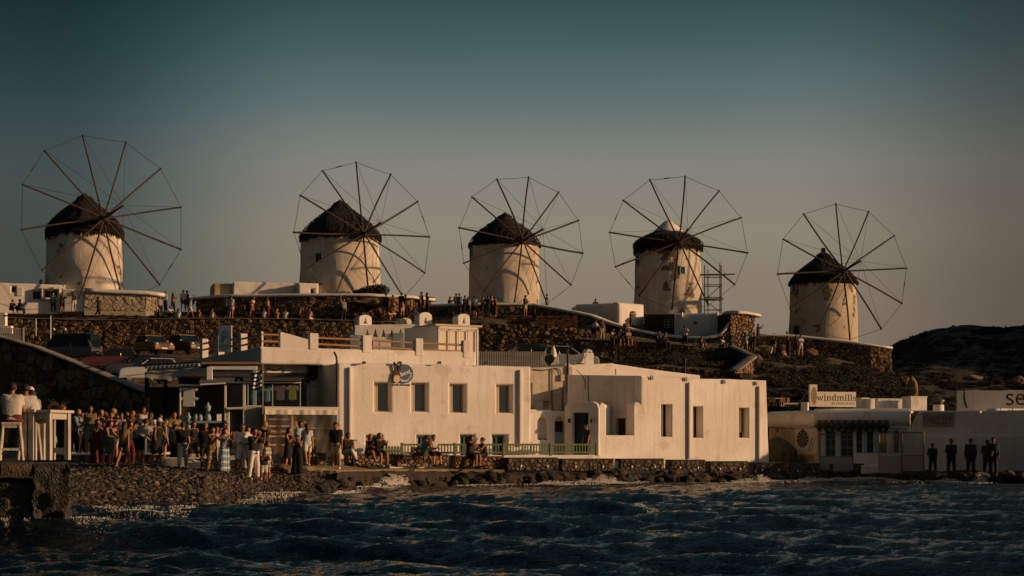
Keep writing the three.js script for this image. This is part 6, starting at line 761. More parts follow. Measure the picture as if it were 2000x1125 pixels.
function personGeo(o) {
  const { pose = 'stand', H = 1.72, f = 0, top = 'tee', bot = 'trousers', hair = f ? 'long' : 'short', hat = '', cell = .024, fat = 1 } = o;
  const key = JSON.stringify([pose, H, f, top, bot, hair, hat, cell, fat]); if (geoCache[key]) return geoCache[key];
  const p = POSE[pose], s = H / 1.72, dir = (a, b, side) => { const A = a * R, B = b * R; return [side * Math.sin(B), -Math.cos(B) * Math.cos(A), Math.cos(B) * Math.sin(A)]; };
  const legs = [['ll', 1], ['rl', -1]].map(([k, sd]) => { const [tp, to, kb] = p[k], hip = [sd * .088 * s, 0, 0], d1 = dir(tp, to, sd), knee = add3(hip, d1, .43 * s), d2 = dir(tp - kb, to * .5, sd), ank = add3(knee, d2, .41 * s), fw = p.sit ? unit([0, -.25, 1]) : [sd * .12, -.02, 1], toe = add3(ank, fw, .17 * s); toe[1] = p.sit ? toe[1] - .02 : toe[1]; return { hip, knee, ank, toe, d1, d2, sd }; });
  let low = Math.min(...legs.map(l => l.ank[1])); const hy = p.sit ? .1 * s : -low + .085 * s; for (const l of legs) for (const k of ['hip', 'knee', 'ank', 'toe']) l[k] = [l[k][0], l[k][1] + hy, l[k][2]];
  for (const l of legs) if (!p.sit) l.toe[1] = Math.max(.03, l.ank[1] - .05 * s);
  const le = (p.lean || 0) * R, up = [0, Math.cos(le), Math.sin(le)], fwd = [0, -Math.sin(le), Math.cos(le)], root = [0, hy, 0], chest = add3(root, up, .34 * s), sw = (f ? .15 : .175) * s, neck = add3(root, up, .52 * s), sh = add3(root, up, .46 * s), ha = (p.head || 0) * R + le * .4, hu = [0, Math.cos(ha), Math.sin(ha)], hf = [0, -Math.sin(ha), Math.cos(ha)], head = add3(add3(neck, hu, .155 * s), hf, .02 * s);
  const arms = [['la', 1], ['ra', -1]].map(([k, sd]) => { const [ap, ao, eb, fo] = p[k], S = add3(sh, [sd, 0, 0], sw), d1 = dir(ap + (p.lean || 0) * .3, ao, sd), el = add3(S, d1, .285 * s), d2 = dir(ap + eb, fo, sd), wr = add3(el, d2, .255 * s), ha2 = add3(wr, d2, .085 * s); return { S, el, wr, hand: ha2, d1, d2, sd }; });
  const B = [], b = (a, c, ra, rb, k, cut) => B.push({ a, b: c, ra: ra * s, rb: rb * s, k: (k ?? .035) * s, cut }), side = (v, x) => [v[0] + x * s, v[1], v[2]], w = fat;
  // trunk
  b(add3(root, up, .02 * s), chest, .105 * w, .115 * w); for (const x of [-1, 1]) { b(side(add3(root, up, .0), x * .075), side(add3(root, up, .4 * s), x * (f ? .075 : .095)), (f ? .105 : .095) * w, (f ? .08 : .1) * w); b(side(sh, x * .04), side(sh, x * (sw / s - .015)), .07, .062); }
  if (f) for (const x of [-1, 1]) b(add3(side(add3(root, up, .36 * s), x * .07), fwd, .07 * s), add3(side(add3(root, up, .33 * s), x * .07), fwd, .085 * s), .055, .05);
  b(add3(neck, up, -.05 * s), add3(neck, hu, .09 * s), .058, .05, .03);
  // head: skull, face, jaw, nose, ears
  b(add3(head, hf, -.02 * s), add3(add3(head, hf, .01 * s), hu, .02 * s), .088, .09, .02); b(add3(head, hf, .02 * s), add3(add3(head, hf, .045 * s), hu, -.075 * s), .075, .048, .03); b(add3(add3(head, hf, .09 * s), hu, .005 * s), add3(add3(head, hf, .108 * s), hu, -.03 * s), .011, .016, .012); for (const x of [-1, 1]) b(side(head, x * .085), add3(side(head, x * .09), hu, -.03 * s), .016, .012, .01);
  for (const l of legs) { b(l.hip, l.knee, .092 * w, .056, .05); b(l.knee, mid3(l.knee, l.ank, .3), .055, .057, .03); b(mid3(l.knee, l.ank, .3), l.ank, .057, .036, .03); b(l.ank, add3(l.ank, [0, -.03 * s, -.03 * s]), .036, .034, .02); b(add3(l.ank, [0, -.045 * s, -.02 * s]), l.toe, .034, .028, .025); }
  for (const a of arms) { b(a.S, a.el, .05 * (f ? .88 : 1), .038, .035); b(a.el, mid3(a.el, a.wr, .3), .04, .04, .02); b(mid3(a.el, a.wr, .3), a.wr, .04, .026, .02); b(a.wr, a.hand, .026, .03, .02); }
  let body = nets(B, cell);
  // five fingers on each hand, rooted in the palm
  const fing = []; for (const a of arms) { const t = unit(a.d2), sx = unit([t[1] * 0 + 1 - t[0] * t[0], -t[0] * t[1], -t[0] * t[2]]), nn = [sx[1] * t[2] - sx[2] * t[1], sx[2] * t[0] - sx[0] * t[2], sx[0] * t[1] - sx[1] * t[0]]; for (let i = 0; i < 5; i++) { const th = i === 4, q = th ? -1.6 * a.sd : (i - 1.5) * .6, L = (th ? .05 : [.062, .075, .072, .056][i]) * s, r0 = add3(add3(a.hand, sx, q * .022 * s), t, th ? -.03 * s : .01 * s), m = add3(add3(r0, t, L * (th ? .6 : .55)), sx, th ? -a.sd * .02 * s : 0), e = add3(add3(m, t, L * .42), nn, -.018 * s * a.sd * a.sd); fing.push(rod(r0, m, .0095 * s, .0085 * s, 5), rod(m, e, .0085 * s, .007 * s, 5)); } }
  body = mergeGeometries([body.toNonIndexed(), ...fing.map(q => q.toNonIndexed())]);
  const G = { body }; const infl = (list, c) => nets(list.map(q => ({ ...q, k: q.k ?? .04 * s })), c || cell);
  const plane = (pt, n) => [n[0], n[1], n[2], dot3(n, pt)];
  // upper garment
  const neckCut = plane(add3(neck, up, -.025 * s), up);
  if (top !== 'none') {
    const hem = plane(add3(root, up, (top === 'crop' ? .16 : bot === 'trousers' || bot === 'shorts' ? -.07 : -.02) * s), [-up[0], -up[1], -up[2]]), e = top === 'long' || top === 'shirt' ? .026 : .018, T = [], t = (a, c, ra, rb, cut) => T.push({ a, b: c, ra: (ra + e) * s, rb: (rb + e) * s, cut });
    const cuts = [hem, neckCut]; t(add3(root, up, -.05 * s), chest, .108 * w, .116 * w, cuts); for (const x of [-1, 1]) { t(side(add3(root, up, -.05 * s), x * .075), side(add3(root, up, .4 * s), x * (f ? .075 : .095)), (f ? .1 : .1) * w, (f ? .08 : .1) * w, cuts); t(side(sh, x * .04), side(sh, x * (sw / s - (top === 'tank' ? .06 : .015))), .07, .062, [neckCut]); }
    if (f) for (const x of [-1, 1]) t(add3(side(add3(root, up, .36 * s), x * .07), fwd, .07 * s), add3(side(add3(root, up, .33 * s), x * .07), fwd, .085 * s), .055, .05, cuts);
    if (top !== 'tank' && top !== 'crop') for (const a of arms) { const full = top === 'long'; const endc = plane(full ? mid3(a.el, a.wr, .8) : mid3(a.S, a.el, top === 'shirt' ? .85 : .66), full ? a.d2 : a.d1); t(a.S, a.el, .052, full ? .04 : .05, full ? undefined : [endc]); if (full) t(a.el, a.wr, .04, .03, [endc]); }
    G.top = infl(T);
  }
  if (bot === 'shorts' || bot === 'trousers' || bot === 'minishorts') {
    const T = [], e = .016; const waist = plane(add3(root, up, .11 * s), up); T.push({ a: add3(root, up, -.02 * s), b: add3(root, up, .1 * s), ra: (.11 * w + e) * s, rb: (.108 * w + e) * s, cut: [waist] }); for (const x of [-1, 1]) T.push({ a: side(root, x * .075), b: side(add3(root, up, .1 * s), x * .07), ra: (.105 * w + e) * s, rb: (.09 * w + e) * s, cut: [waist] });
    for (const l of legs) { if (bot === 'trousers') { const c = plane(mid3(l.knee, l.ank, .94), l.d2); T.push({ a: l.hip, b: l.knee, ra: (.092 * w + e) * s, rb: .08 * s }, { a: l.knee, b: l.ank, ra: .08 * s, rb: .066 * s, cut: [c] }); } else { const c = plane(mid3(l.hip, l.knee, bot === 'shorts' ? .86 : .36), l.d1); T.push({ a: l.hip, b: l.knee, ra: (.094 * w + e) * s, rb: .088 * s, cut: [c] }); } } G.bottom = infl(T);
  }
  if (bot === 'skirt' || bot === 'maxi' || bot === 'dress') {
    const len = bot === 'maxi' ? .86 : bot === 'dress' ? .48 : .42, T = [], hips = add3(root, up, .06 * s); if (p.sit) { for (const l of legs) T.push({ a: l.hip, b: l.knee, ra: .12 * s, rb: .09 * s }); if (bot === 'maxi') for (const l of legs) T.push({ a: l.knee, b: l.ank, ra: .09 * s, rb: .08 * s }); T.push({ a: add3(root, up, -.01 * s), b: add3(root, up, .1 * s), ra: .135 * s, rb: .12 * s }); }
    else { const m = mid3(legs[0].ank, legs[1].ank, .5), hemY = hips[1] - len * s, hm = [lerp(hips[0], m[0], len / .9), hemY, lerp(hips[2], m[2], len / .9)], c = plane(hm, [0, -1, 0]); for (const x of [-1, 1]) T.push({ a: side(hips, x * .06), b: side(hm, x * (bot === 'maxi' ? .11 : .1)), ra: .118 * w * s, rb: (bot === 'maxi' ? .17 : .15) * s, cut: [c] }); for (const l of legs) { const k = mid3(l.hip, l.knee, .7); T.push({ a: l.hip, b: k, ra: .12 * s, rb: .11 * s, cut: [c] }); } } G.bottom = infl(T);
  }
  // hair and hats
  const hh = [], hb = (a, c, ra, rb, cut) => hh.push({ a, b: c, ra: ra * s, rb: rb * s, k: .02 * s, cut }); const faceCut = plane(add3(head, hf, .055 * s), unit(add3(hf, hu, -.55)));
  if (hair !== 'bald') { hb(add3(add3(head, hf, -.028 * s), hu, .018 * s), add3(add3(head, hf, .004 * s), hu, .034 * s), .097, .098, [faceCut]); if (hair === 'long') { hb(add3(head, hf, -.05 * s), add3(add3(neck, up, -.02 * s), fwd, -.085 * s), .085, .075, [faceCut]); hb(add3(add3(neck, up, -.02 * s), fwd, -.085 * s), add3(add3(neck, up, -.17 * s), fwd, -.115 * s), .075, .035); } if (hair === 'bun') hb(add3(add3(head, hf, -.1 * s), hu, .06 * s), add3(add3(head, hf, -.12 * s), hu, .07 * s), .045, .04); if (hair === 'afro') hb(add3(add3(head, hf, -.03 * s), hu, .05 * s), add3(add3(head, hf, -.02 * s), hu, .06 * s), .13, .12, [faceCut]); G.hair = nets(hh, Math.min(cell, .02)); }
  if (hat) { const T = [{ a: add3(head, hu, .045 * s), b: add3(head, hu, .075 * s), ra: .105 * s, rb: .1 * s, cut: [plane(add3(head, hu, .035 * s), [-hu[0], -hu[1], -hu[2]])] }]; if (hat === 'cap') T.push({ a: add3(add3(head, hu, .045 * s), hf, .09 * s), b: add3(add3(head, hu, .035 * s), hf, .15 * s), ra: .06 * s, rb: .055 * s, cut: [plane(add3(head, hu, .055 * s), hu), plane(add3(head, hu, .03 * s), [-hu[0], -hu[1], -hu[2]])] }); if (hat === 'brim') for (let i = 0; i < 8; i++) { const a = i / 8 * 6.283; T.push({ a: add3(head, hu, .045 * s), b: add3(add3(side(head, Math.cos(a) * .13), hf, Math.sin(a) * .13 * s), hu, .04 * s), ra: .05 * s, rb: .045 * s, cut: [plane(add3(head, hu, .062 * s), hu), plane(add3(head, hu, .036 * s), [-hu[0], -hu[1], -hu[2]])] }); } G.hat = nets(T, Math.min(cell, .018)); }
  // shoes
  if (o.shoes !== 'none' && !o.far) { G.shoes = legs.map(l => nets([{ a: add3(l.ank, [0, -.045 * s, -.025 * s]), b: l.toe, ra: .046 * s, rb: .036 * s, cut: p.sit ? undefined : [plane([0, .002, 0], [0, -1, 0])] }], Math.min(cell, .02))); }
  return geoCache[key] = G;
}
const clothMats = {}; const weave = texture(128, .5, (u, v) => fbm(u, v, 16, 3), false);
function cloth(hex) { return clothMats[hex] ||= std({ color: hex, roughness: .92, bumpMap: weave, bumpScale: .01 }); }
function printed(a, b, sc = .3) { const k = 'p' + a + '_' + b + '_' + sc; return clothMats[k] ||= std({ map: texture(128, sc, (u, v) => { const t = fbm(u, v, 6, 3, nz2); return t > .52 ? rgb(a) : rgb(b); }), roughness: .92 }); }
const SKIN = [0x94603f, 0x835335, 0xa57351, 0x6f472e].map(h => plain(h, .6)), HAIR = { k: plain(0x17110d, .7), b: plain(0x2e2016, .7), d: plain(0x8a6a3c, .7), r: plain(0x4a1d14, .7), g: plain(0x6e675e, .8) };
let pn = 0;
// px, depth, foot row (or seat row), facing (0 = towards the viewer, 90 = to the right), options, label
function person(px, d, py, face, o, label, group) {
  const g = thing('person', label, 'person', [wx(px, d), wy(py, d), -d], 0, group); g.rotation.y = face * R + 0;
  const G = personGeo(o), m = x => x && x.isMaterial ? x : cloth(x ?? 0x222222); const bodyM = SKIN[o.skin ?? pn % 3]; pn++;
  const put = (n, q, mat) => { if (!q) return; const e = new THREE.Mesh(q, mat); e.name = n; e.castShadow = e.receiveShadow = true; g.add(e); };
  put('body', G.body, bodyM); put(o.bot === 'dress' || o.bot === 'maxi' ? 'bodice' : 'shirt', G.top, m(o.tc)); put({ shorts: 'shorts', minishorts: 'shorts', trousers: 'trousers', skirt: 'skirt', dress: 'skirt', maxi: 'skirt' }[o.bot || 'trousers'], G.bottom, m(o.bc)); put('hair', G.hair, HAIR[o.hc || 'k']); put('hat', G.hat, m(o.hatc)); for (const q of G.shoes || []) put('shoe', q, m(o.sc ?? 0x1c1a18)); return g;
}
// ---------- who stands where ----------
const BG = 'crowd on the pebble beach', QG = 'people along the quay', HG = 'people on the windmill hill';
const onB = (px, d) => CYy(groundAt(px, d), d), CYy = (y, d) => YH - (y - CY) * F / d;   // row of the ground at a column and depth
const hh = (d, a, b) => (b - a) * d / F;   // height in metres of a span of rows
function bp(px, d, face, o, label, grp = BG) { return person(px, d, CYy(groundAt(px, d) + .02, d), face, o, label, grp); }
const W0 = 0xd9d2c6, K = 0x131212;
// pier drinkers
person(23, 35.3, wy2(0), 190, { pose: 'sitTable', H: 1.56, top: 'tee', bot: 'shorts', tc: 0xb3aca0, bc: 0x5a1f22, hc: 'k', cell: .02, fat: 1.12 }, 'man in grey tee seated on the nearest bar stool', 'drinkers on the pier');
person(53, 36.2, wy2(0), 215, { pose: 'sitTable', H: 1.54, top: 'long', bot: 'trousers', tc: 0xa9a398, bc: 0x3b3a39, hc: 'k', cell: .02 }, 'man in grey long sleeves on the second bar stool', 'drinkers on the pier');
person(71, 37.6, wy2(1), -60, { pose: 'sitTable', H: 1.4, top: 'tee', bot: 'trousers', tc: 0xb9b3a8, bc: 0x2d2c2b, hc: 'k', cell: .022 }, 'dark haired man in white tee behind the small bar table', 'drinkers on the pier');
person(60, 38.3, wy2(1), 200, { pose: 'sitTable', H: 1.5, top: 'tee', bot: 'trousers', tc: 0x8d877c, bc: 0x2d2c2b, hat: 'cap', hatc: 0xcac5ba, cell: .022 }, 'man in pale cap behind the long-sleeved drinker', 'drinkers on the pier');
function wy2(k) { const d = 35.3, y = wy(906, 35) + .07 + .78; return YH - (y - CY) * F / [35.3, 37.8][k]; }
person(97, 67, 882, 20, { pose: 'sit', top: 'shirt', bot: 'trousers', tc: 0x8b8880, bc: K, hc: 'k' }, 'seated diner seen between the bar stool legs', BG);
// beach crowd, left cluster
bp(144, 66.5, 80, { pose: 'lean', H: 1.78, top: 'long', bot: 'trousers', tc: 0x707a7c, bc: K, hc: 'd' }, 'fair man in open blue-grey shirt beside the bar table');
bp(159, 70, 60, { pose: 'stand', H: 1.7, top: 'tee', bot: 'trousers', tc: 0x7f8688, bc: 0x1e1e20 }, 'dim figure in pale blue tee behind the fair man');
bp(176, 64.9, 30, { pose: 'stand', H: 1.86, top: 'tank', bot: 'shorts', tc: 0x5e5030, bc: 0x6a6d70, hc: 'b' }, 'tall man in olive vest and grey shorts');
bp(193, 66.4, 60, { pose: 'drop', H: 1.75, f: 1, top: 'tank', bot: 'trousers', tc: 0x3d3028, bc: K, hair: 'bun', hc: 'd' }, 'fair woman in sleeveless top right of the olive-vest man');
bp(190, 61.2, 40, { pose: 'photo', H: 1.66, f: 1, top: 'tank', bot: 'maxi', tc: 0x5a1c1e, bc: 0x5a1c1e, shoes: 'none' }, 'woman in long maroon dress photographing with her phone');
bp(208, 67.2, 90, { pose: 'stand', H: 1.62, f: 1, top: 'tee', bot: 'trousers', tc: 0x52707a, bc: K, hc: 'd' }, 'small fair woman in blue-grey tee deep in the crowd');
bp(207, 60.4, 70, { pose: 'lean', H: 1.66, f: 1, top: 'tank', bot: 'dress', tc: printed(0x3f5a4a, 0x24352c), bc: printed(0x3f5a4a, 0x24352c), shoes: 'none' }, 'woman in green leaf-print dress leaning forward');
bp(216, 64.6, 40, { pose: 'stand', H: 1.74, top: 'tee', bot: 'trousers', tc: 0x5c2a20, bc: K, hc: 'b' }, 'man in rust red tee behind the leaf-print dress');
bp(221, 67.5, -20, { pose: 'stand', H: 1.78, f: 1, top: 'tee', bot: 'trousers', tc: 0x1a1716, bc: K, hair: 'afro', hc: 'd' }, 'woman with full blonde hair in black');
bp(224, 61, 80, { pose: 'stand', H: 1.6, f: 1, top: 'crop', bot: 'minishorts', tc: 0xb87a5c, bc: 0xb4b1a8, hc: 'k' }, 'young woman in peach top and white shorts');
bp(242, 59.6, 170, { pose: 'walk', H: 1.66, f: 1, top: 'tank', bot: 'minishorts', tc: 0x8a6a3a, bc: 0x33404a, shoes: 'none' }, 'woman in gold top and denim shorts seen from behind');
bp(237, 67, 10, { pose: 'chin', H: 1.66, f: 1, top: 'tee', bot: 'trousers', tc: 0xa7a096, bc: K, hc: 'k' }, 'woman in white holding her chin at back of crowd');
bp(254, 63.4, 50, { pose: 'photo', H: 1.56, f: 1, top: 'tee', bot: 'trousers', tc: 0x2a2523, bc: 0x5e1a20 }, 'short woman in black top and red trousers');
bp(259, 66.2, 20, { pose: 'photo', H: 1.72, top: 'tee', bot: 'trousers', tc: 0x6d4a33, bc: K, hc: 'd' }, 'man in brown tee raising a phone near the back');
bp(278, 65.4, 75, { pose: 'stand', H: 1.86, top: 'shirt', bot: 'trousers', tc: 0x9d998f, bc: 0x5a6066, hc: 'k' }, 'tall dark haired man in white shirt, in profile');
bp(294, 65.8, 160, { pose: 'stand', H: 1.7, f: 1, top: 'long', bot: 'trousers', tc: printed(0xc9c2b4, 0x4a4743, .22), bc: printed(0xc9c2b4, 0x6a665f, .22), hc: 'b' }, 'woman in black and white patterned outfit');
bp(271, 60.6, 150, { pose: 'bend', H: 1.8, top: 'tee', bot: 'shorts', tc: 0x8d877c, bc: 0x14161a, fat: 1.25 }, 'stout man in white tee and black shorts bending over');
bp(306, 60.2, 60, { pose: 'drop', H: 1.7, f: 1, top: 'tank', bot: 'dress', tc: K, bc: K, fat: 1.3, hair: 'short', hat: 'cap', hatc: 0xc9c4ba }, 'stout woman in black dress and white cap');
bp(322, 64.4, 110, { pose: 'stand', H: 1.66, f: 1, top: 'tank', bot: 'minishorts', tc: 0x3b4a52, bc: 0x5a6a74, hc: 'b' }, 'woman in denim shorts behind the white cap');
bp(340, 65, 20, { pose: 'crossed', H: 1.84, top: 'shirt', bot: 'trousers', tc: 0x7a763c, bc: K, hc: 'b' }, 'man in lime shirt with folded arms');
bp(342, 62.6, 170, { pose: 'stand', H: 1.6, top: 'tee', bot: 'trousers', tc: 0x7c776e, bc: K, hat: 'brim', hatc: 0x8d7a5e }, 'person in brimmed hat and grey top seen from behind');
bp(357, 60.4, 190, { pose: 'walk', H: 1.7, top: 'tee', bot: 'trousers', tc: K, bc: 0xa9a49a, hc: 'b' }, 'man in black tee and white trousers walking away');
[[166, 71, 1.72, 60, 'onlooker in black far back behind the pale blue tee'], [184, 69.5, 1.7, 30, 'onlooker in black between the olive vest and fair woman'], [203, 70.4, 1.76, 90, 'tall onlooker in black at back left of blonde hair'], [230, 70, 1.66, -30, 'onlooker in black just right of the blonde hair'], [247, 69.2, 1.74, 40, 'onlooker in black behind the brown tee man'], [268, 68.6, 1.68, 100, 'onlooker in black left of the tall white shirt'], [286, 69, 1.76, 20, 'onlooker in black right of the tall white shirt'], [312, 68.4, 1.7, 60, 'onlooker in black above the white cap'], [331, 68.8, 1.66, 130, 'onlooker in black left of the lime shirt'], [378, 63.6, 1.66, 40, 'onlooker in black beside the upturned boat']].forEach(([px, d, H, fc, lab], i) => bp(px, d, fc, { pose: ['stand', 'photo', 'crossed', 'chin', 'hips'][i % 5], H, f: i % 2, top: i % 3 ? 'tee' : 'tank', bot: i % 2 ? 'dress' : 'trousers', tc: [0x1a1818, 0x231c1a, 0x15171a][i % 3], bc: K, hc: 'kbk'[i % 3] }, lab));
bp(401, 60.5, 10, { pose: 'stand', H: 1.68, top: 'tee', bot: 'shorts', tc: 0x161514, bc: 0x3e382f, hc: 'g' }, 'grey haired man in black tee left of camera woman');
bp(414, 59.5, 45, { pose: 'photo', H: 1.6, f: 1, top: 'tank', bot: 'trousers', tc: 0x6e4d2c, bc: printed(0x8f7a56, 0x5b4a33, .18), sc: 0xd8d3c9, hc: 'k' }, 'woman in patterned beige trousers taking a photo');
bp(423, 62, 30, { pose: 'stand', H: 1.56, f: 1, top: 'tee', bot: 'skirt', tc: 0xb6b0a5, bc: 0xa39d92, hc: 'b' }, 'small woman in white behind the beige trousers');
bp(437, 65.6, 60, { pose: 'stand', H: 1.66, top: 'shirt', bot: 'trousers', tc: printed(0xb08a5a, 0x4f6a72, .2), bc: K, hat: 'brim', hatc: 0x2a2220 }, 'man in floral shirt and dark brimmed hat');
bp(438, 59.6, 55, { pose: 'photo', H: 1.6, f: 1, top: 'crop', bot: 'maxi', tc: 0x56747e, bc: printed(0xb9b6ac, 0x3f6a80, .2), hc: 'k', shoes: 'none' }, 'woman in blue and white printed skirt with camera');
person(450, 63.6, 888, 80, { pose: 'sit', H: 1.7, top: 'tee', bot: 'shorts', tc: 0x6b6760, bc: 0xb8b2a7 }, 'seated person in white shorts behind the printed skirt', BG);
bp(473, 60, 20, { pose: 'wide', H: 1.8, top: 'long', bot: 'shorts', tc: 0xcfc8bb, bc: 0xd3ccc0, hc: 'k', shoes: 'none', cell: .02 }, 'man in white shirt and white shorts, legs apart');
bp(484, 62.5, 30, { pose: 'stand', H: 1.6, f: 1, top: 'tank', bot: 'maxi', tc: 0xc6bfb2, bc: 0xc9c3b7, hc: 'b' }, 'woman in long white dress behind the white-shirted man');
bp(496, 59.8, 50, { pose: 'photo', H: 1.8, top: 'tee', bot: 'trousers', tc: K, bc: 0xcdc6b8, sc: 0xbfb9ad, hc: 'k', cell: .02 }, 'man in black tee and white trousers holding phone');
bp(504, 62, 40, { pose: 'stand', H: 1.6, f: 1, top: 'tee', bot: 'minishorts', tc: 0x3a2f2a, bc: 0x3b4650, hc: 'k' }, 'woman peeking behind the black tee man');
bp(516, 63.4, 85, { pose: 'phoneOut', H: 1.84, f: 1, top: 'tee', bot: 'trousers', tc: 0x151413, bc: K, hc: 'd' }, 'blonde woman in black holding phone out to the right');
bp(522, 61, 70, { pose: 'stand', H: 1.38, top: 'shirt', bot: 'shorts', tc: printed(0xc4bba8, 0x6a5f4c, .16), bc: printed(0xb9b09e, 0x746a58, .16), hc: 'b', shoes: 'none' }, 'boy in printed shirt and matching shorts');
bp(516, 60.2, 30, { pose: 'photo', H: 1.13, top: 'tee', bot: 'shorts', tc: 0x16181a, bc: 0xb9b3a8, hc: 'k', shoes: 'none' }, 'small child in black tee and white shorts');
bp(564, 65, 60, { pose: 'chin', H: 1.62, f: 1, top: 'tank', bot: 'dress', tc: K, bc: K, hc: 'k' }, 'woman in flared black dress near the curtained stand');
bp(581, 62.8, 0, { pose: 'photo', H: 1.52, f: 1, top: 'tank', bot: 'maxi', tc: 0x17100f, bc: printed(0x201614, 0x0f0d0d, .1), hc: 'k' }, 'woman in long black dress nearest the water');
person(586, 67.8, CYy(.96, 67.8), 60, { pose: 'stand', H: 1.72, top: 'shirt', bot: 'trousers', tc: 0x8fa0a8, bc: 0x2b2a2a, hc: 'k' }, 'man in pale blue shirt hugging long haired woman', QG);
person(600, 67.2, CYy(.95, 67.2), 200, { pose: 'walk', H: 1.68, f: 1, top: 'tee', bot: 'shorts', tc: 0xb4b4ae, bc: 0xc9c2b5, hc: 'r', sc: 0xc2bcb1 }, 'long haired woman in white shorts seen from behind', QG);
person(656, 67.8, CYy(.8, 67.8), -5, { pose: 'stand', H: 1.84, top: 'tee', bot: 'shorts', tc: 0x0f0f10, bc: 0xb3a182, sc: 0xd8d3c9, hc: 'k', cell: .02 }, 'man in black polo and khaki shorts standing on quay', QG);
const seatRow = (d, y) => YH - (y - CY) * F / d;
person(676, 71.4, 888, 40, { pose: 'sitCross', H: 1.76, top: 'tee', bot: 'trousers', tc: K, bc: 0xc6bfb2, hc: 'b' }, 'man in black with white trousers seated on the block', QG);
person(721, 72, 888, 25, { pose: 'sitCross', H: 1.68, f: 1, top: 'tank', bot: 'minishorts', tc: K, bc: K, sc: 0xd0cac0, hc: 'd' }, 'blonde woman in black seated on the bench block', QG);
person(738, 72, 888, 40, { pose: 'sitPhone', H: 1.78, top: 'tee', bot: 'shorts', tc: K, bc: 0x141414, sc: 0xcfc9bf, hc: 'k' }, 'man in black tee looking at phone on the bench', QG);
person(823, 73.2, 889, -75, { pose: 'sitBack', H: 1.72, top: 'tank', bot: 'shorts', tc: 0x2f7896, bc: 0x5b5038, sc: 0xcfc9bf, hc: 'b' }, 'man in blue vest lounging on the bench block', QG);
person(845, 73.1, 889, 30, { pose: 'sit', H: 1.66, f: 1, top: 'tank', bot: 'skirt', tc: 0xbfb6a8, bc: 0x1d1716, hair: 'bun', hc: 'k' }, 'woman in pale top and dark skirt on the bench', QG);
person(917, 75.3, 892, 60, { pose: 'sitDrink', H: 1.76, top: 'tee', bot: 'shorts', tc: 0x151516, bc: K, hc: 'k' }, 'man in black raising his hand to his face', QG);
person(946, 76, 892, -50, { pose: 'sitPhone', H: 1.66, f: 1, top: 'tank', bot: 'shorts', tc: K, bc: K, hair: 'bun', hc: 'k' }, 'woman in black vest bent over at end of benches', QG);
person(1146, 79.7, seatRow(79.7, 1.0), -60, { pose: 'stand', H: 1.72, top: 'tee', bot: 'trousers', tc: 0x17181a, bc: K }, 'dark figure standing in the porch doorway', QG);
[[1822, 1.56, 'stooped dark figure, leftmost against the shaded wall', 'lean'], [1858, 1.74, 'dark figure with thin neck, second against the shaded wall', 'crossed'], [1896, 1.76, 'dark figure standing square, third against the shaded wall', 'stand'], [1929, 1.72, 'dark figure fourth against the wall, close to another', 'lean'], [1940, 1.8, 'tall dark figure, rightmost against the shaded wall', 'stand']].forEach(([px, H, lab, pose]) => { const k = (px - 1772) / 228, d = lerp(85.2, 80.2, k); person(px, d, seatRow(d, .3), -20, { pose, H, top: 'long', bot: 'trousers', tc: 0x2c2f30, bc: 0x262829, fat: 1.2, cell: .028, skin: 3 }, lab, 'dark figures by the shaded wall'); });
